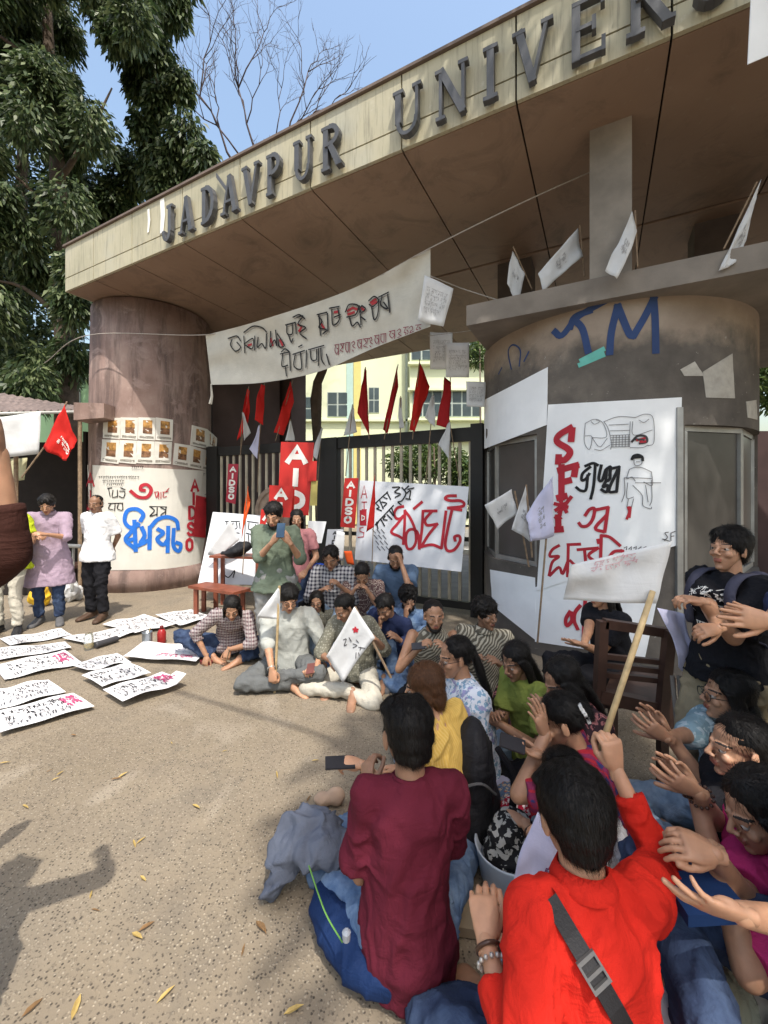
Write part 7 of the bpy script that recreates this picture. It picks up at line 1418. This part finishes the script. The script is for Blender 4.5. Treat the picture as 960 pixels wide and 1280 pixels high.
# grey bag and blue bag by the maroon man
p = ground(385, 1110); b = BL()
for c_, r_ in (((-.01, .06, .20), (.13, .10, .07)), ((.04, .0, .17), (.12, .10, .08)), ((-.09, -.0, .13), (.06, .08, .11)), ((-.12, -.05, .06), (.045, .06, .06))): b.ell(Vector((p.x, p.y, 0)) + Vector(c_), r_)
c, nn, f4 = b.fuse(.009, 3); c = wrinkle(c, nn, .040, (9, 9, 7), 31); c[:, 2] = np.maximum(c[:, 2], .003); tag(npmesh('grey_jacket', c, f4, fabric('slate_grey_cloth', (.105, .12, .16))), 'slate grey jacket heaped on the blue bag left of the maroon tee', 'jacket')
root = empty('blue_bag', (p.x + .12, p.y - .12, 0), 0, 'blue bag with green piping squashed under the man in maroon', 'bag'); b = BL()
b.loft([(Vector((x, y, .075)), Vector((w, 0, 0)), Vector((0, h * .0, h))) for x, y, w, h in ((X(405, 1.6), 1.66, .04, .04), (X(412, 1.55), 1.57, .08, .06), (X(440, 1.43), 1.46, .12, .065), (X(470, 1.36), 1.36, .12, .06), (X(490, 1.33), 1.30, .08, .03))]); c, nn, f4 = b.fuse(.009, 3); c = wrinkle(c, nn, .012, (8, 8, 7), 33); c[:, 2] = np.maximum(c[:, 2], .003); npmesh('pack', c - np.array(root.location), f4, fabric('royal_nylon', (.010, .026, .085), rough=.7), root)
m = MB(); m.tube(smooth_poly([tuple(at(*q_)) for q_ in ((386, 1082, 1.52), (398, 1118, 1.45), (409, 1146, 1.40), (428, 1178, 1.32))], 5), .0028, 5); m.build('piping', plain('lime_piping', (.11, .27, .05), .7), root)
p = at(433, 1170, 1.30); m = MB(); m.lathe(p, [(.002, -.02), (.012, -.012), (.014, .012), (.006, .02)], 10); tag(m.build('water_bottle_top', plain('clear_cap', (.30, .33, .38), .3)), 'tip of a clear plastic bottle poking from the blue bag', 'bottle')
p = ground(405, 1008); lump('rolled_cloth', [((p.x, p.y, .04), (.055, .035, .035)), ((p.x + .06, p.y + .01, .05), (.05, .04, .045))], fabric('beige_cloth', (.42, .30, .22)), 'pale rolled cloth by the knee of the woman in yellow', 'cloth', .006, (9, 9, 9), .008, 4)
# ---------------- right side: standing woman and clapping row
P = person('young woman in a black printed tee with a grey backpack standing and speaking', (X(915, 1.98), 2.0), 104, .86, (-2, 0), (6, -6, 0), 'stand', {'R': (Wd(898, 786, 1.72), dW(.2, .4, -1), 'hold', dW(-1, -.1, -.1), dW(-.1, -.6, .8)), 'L': (Wd(878, 752, 1.78), dW(-.3, -.2, -1), 'hold', dW(-1, .1, .15), dW(0, -.2, 1))}, dict(m=BLKF, sleeve='short', hem=.05, loose=.03, slen=.9, fold=.012), dict(m=KHAKI, loose=.02), ('full', 'black'), .85, fem=True, near=True, shoes=SHB, seed=27, scale=.935)
Rt, s3 = P['Rt'], P['spine'][3]
for sx in (-1, 1):
    pts = [s3 + Rt @ Vector((sx * .085, -.05, .125)), s3 + Rt @ Vector((sx * .095, .075, .11)), s3 + Rt @ Vector((sx * .10, .135, .02)), s3 + Rt @ Vector((sx * .125, .10, -.14)), s3 + Rt @ Vector((sx * .16, .0, -.2))]
    V = []; Fc = []; sp = [Vector(q_) for q_ in smooth_poly([tuple(q_) for q_ in pts], 6)]
    for i, a in enumerate(sp):
        d = sp[min(i + 1, len(sp) - 1)] - sp[max(i - 1, 0)]; sd = (Rt @ Vector((1, 0, 0))) * .026; nn_ = d.cross(sd).normalized() * .008; nn_ = nn_ if nn_.dot(Rt @ Vector((0, 1, .5))) > 0 else -nn_; V += [a - sd, a + sd, a + sd + nn_, a - sd + nn_]
    for i in range(len(sp) - 1):
        for k in range(4): Fc.append((i * 4 + k, i * 4 + (k + 1) % 4, i * 4 + 4 + (k + 1) % 4, i * 4 + 4 + k))
    mesh('backpack_strap', V, Fc, fabric('grey_strap', (.07, .07, .10)), P['root'], True, True)
b = BL(); b.ell(s3 + Rt @ Vector((0, -.20, -.08)), (.14, .09, .21), Rt); c, nn, f4 = b.fuse(.012, 3); npmesh('backpack', c, f4, fabric('grey_strap', (.07, .07, .10)), P['root'])
# white print on her tee
Wm = world_of(P['root']); fwd = (Wm.to_3x3() @ (Rt @ Vector((0, 1, 0)))).normalized(); sideW = (Wm.to_3x3() @ (Rt @ Vector((-1, 0, 0)))).normalized(); upW = (Wm.to_3x3() @ (Rt @ Vector((0, 0, 1)))).normalized()
_ft = on_cloth(P, 'shirt', True); tee = lambda u, v: _ft(.09 - u * .18, .06 - v * .24)
V = []; Fc = []; r_ = random.Random(12); k = 0
for _ in range(60):
    a = r_.uniform(0, 6.28); q_ = r_.uniform(.6, 1); u, v = .5 + .42 * q_ * math.cos(a), .36 + .36 * q_ * math.sin(a)
    if v > .75 or (abs(u - .5) < .2 and v > .4): continue
    pts = [(u + r_.uniform(-.06, .06), v + r_.uniform(-.05, .05)) for _q in range(4)]; ribbon(V, Fc, [tee(*p_) for p_ in smooth_poly(pts, 2)], .0038, .003 + k * .00004); k += 1
for j in range(2):
    for i in range(8):
        u = .08 + i * .11; v = .82 + j * .11; ribbon(V, Fc, [tee(u, v), tee(u + .08, v + .0)], .005, .003 + k * .00004); ribbon(V, Fc, [tee(u + .03, v), tee(u + r_.uniform(0, .06), v + .06)], .006, .003 + k * .00004); k += 2
mesh('print', V, Fc, M_WHITE, P['root'], local=True)
P = person('person in black beyond the right edge, only clapping hands reach in', (X(1010, 1.62), 1.55), 80, .90, (0, 0), (0, 0, 0), 'stand', {'R': (Wd(958, 782, 1.35), dW(.3, .2, -1), 'flat', dW(-1, .15, .12), dW(0, -1, .1)), 'L': (Wd(960, 776, 1.42), dW(.1, -.3, -1), 'flat', dW(-1, .12, .22), dW(0, .9, -.2))}, dict(m=NAVY, sleeve='elbow', hem=.1), dict(m=BLKF), ('short', 'black'), .95, near=True, shoes=SHB, seed=28, scale=.95)
CL = 'women clapping along the right edge'
P = person('bespectacled girl in a teal tie dye top clapping, farthest of the right row', (X(918, 1.90), 1.86), 84, .13, (6, 0), (-6, -2, 0), 'cross', {'R': (Wd(828, 925, 1.68), dW(.3, -.3, -1), 'open', dW(-.8, .1, .55), dW(.1, -.8, -.5)), 'L': (Wd(833, 915, 1.74), dW(.1, -1, -.6), 'open', dW(-.5, .2, .8), dW(.5, .6, .5))}, dict(m=FLT, sleeve='elbow', hem=.06, loose=.028), dict(m=DENL), ('long', 'black'), .85, fem=True, glasses=True, near=True, seed=29, group=None)
P = person('woman in a dark printed sleeveless top clapping with a bead bracelet', (X(948, 1.52), 1.48), 82, .13, (10, 0), (-2, 2, 0), 'cross', {'R': (Wd(872, 990, 1.34), dW(.3, -.3, -1), 'open', dW(-.85, .1, .45), dW(.1, -.8, -.5)), 'L': (Wd(866, 982, 1.40), dW(.1, -1, -.6), 'open', dW(-.6, .2, .75), dW(.5, .6, .5))}, dict(m=BLKF, sleeve='elbow', hem=.06, loose=.024), dict(m=CREAM, loose=.03), ('tied', 'black'), .95, fem=True, near=True, seed=30)
bangle(P, 'R', .034, M_BEAD, t=.88, beads=True); bangle(P, 'L', .034, M_BEAD, t=.88)
P = person('woman in a pink top at the right edge, head lowered, hands together', (X(1012, 1.25), 1.22), 84, .12, (16, 0), (4, 22, 0), 'cross', {'R': (Wd(893, 1068, 1.10), dW(.3, -.3, -1), 'relax', dW(-.9, .1, .2), dW(0, -.5, .9)), 'L': (Wd(890, 1060, 1.16), dW(.1, -1, -.6), 'hold', dW(-.85, .2, .25), dW(0, .1, 1))}, dict(m=PINK, sleeve='short', hem=.06, slen=.9), dict(m=BLKF), ('long', 'black'), .8, fem=True, near=True, seed=31)
P = person('person in navy at the lower right corner, palm held open', (X(1085, .97), .93), 82, .42, (6, 0), (0, 10, 0), {'R': ((-.08, .36, .38), (1, .35, .3), (-1, .3, -.2)), 'L': ((.08, .36, .34), (-1, .35, .3), (1, .3, -.2))}, {'R': (Wd(926, 1142, .88), dW(.3, -.3, -1), 'open', dW(-1, .15, .2), dW(0, -.75, -.65)), 'L': ((-.25, .35, .35), (-1, -1, -.6), 'relax')}, dict(m=NAVY, sleeve='short', hem=.06), dict(m=DEND, loose=.03), ('long', 'black'), 1.0, fem=True, near=True, seed=32)
person('dark clothed person behind the wooden chair, one palm reaching left', (X(775, 2.85), 2.95), 105, .42, (10, 0), (0, 6, 0), 'chair', {'R': (Wd(728, 812, 2.62), dW(.3, -.3, -1), 'flat', dW(-1, .1, .25), dW(0, -.3, -1)), 'L': (Wd(728, 806, 2.75), dW(0, 1, -.6), 'flat', dW(-1, .1, .35), dW(0, .5, 1))}, dict(m=BLKF, sleeve='short', hem=.06), dict(m=BLKF), ('long', 'black'), .95, fem=True, seed=33, shoes=SHB, scale=.93)
p = at(838, 1055, 1.25); lump('grey_cushion', [((p.x, p.y + .1, .20), (.16, .14, .18)), ((p.x + .08, p.y - .03, .15), (.14, .1, .15))], fabric('sage_grey_cloth', (.24, .25, .21)), 'sage grey cloth bag heaped before the clapping women', 'bag', .03, (7, 7, 6), .011, 8)
p = at(835, 1120, 1.08); lump('white_pouch', [((p.x, p.y, .25), (.065, .07, .10))], fabric('pale_cloth', (.45, .46, .48)), 'pale rounded pouch right of the man in red', 'pouch', .008, (8, 8, 8), .009, 9)
p = at(868, 1130, 1.10); m = MB(); m.slab([p + Vector(v) for v in ((-.06, -.06, 0), (.09, -.07, .02), (.09, .05, .02), (-.05, .06, 0))], (0, 0, .03)); tag(m.build('blue_folder', plain('folder_blue', (.008, .035, .12), .6)), 'bright blue folder under the open palms', 'folder')
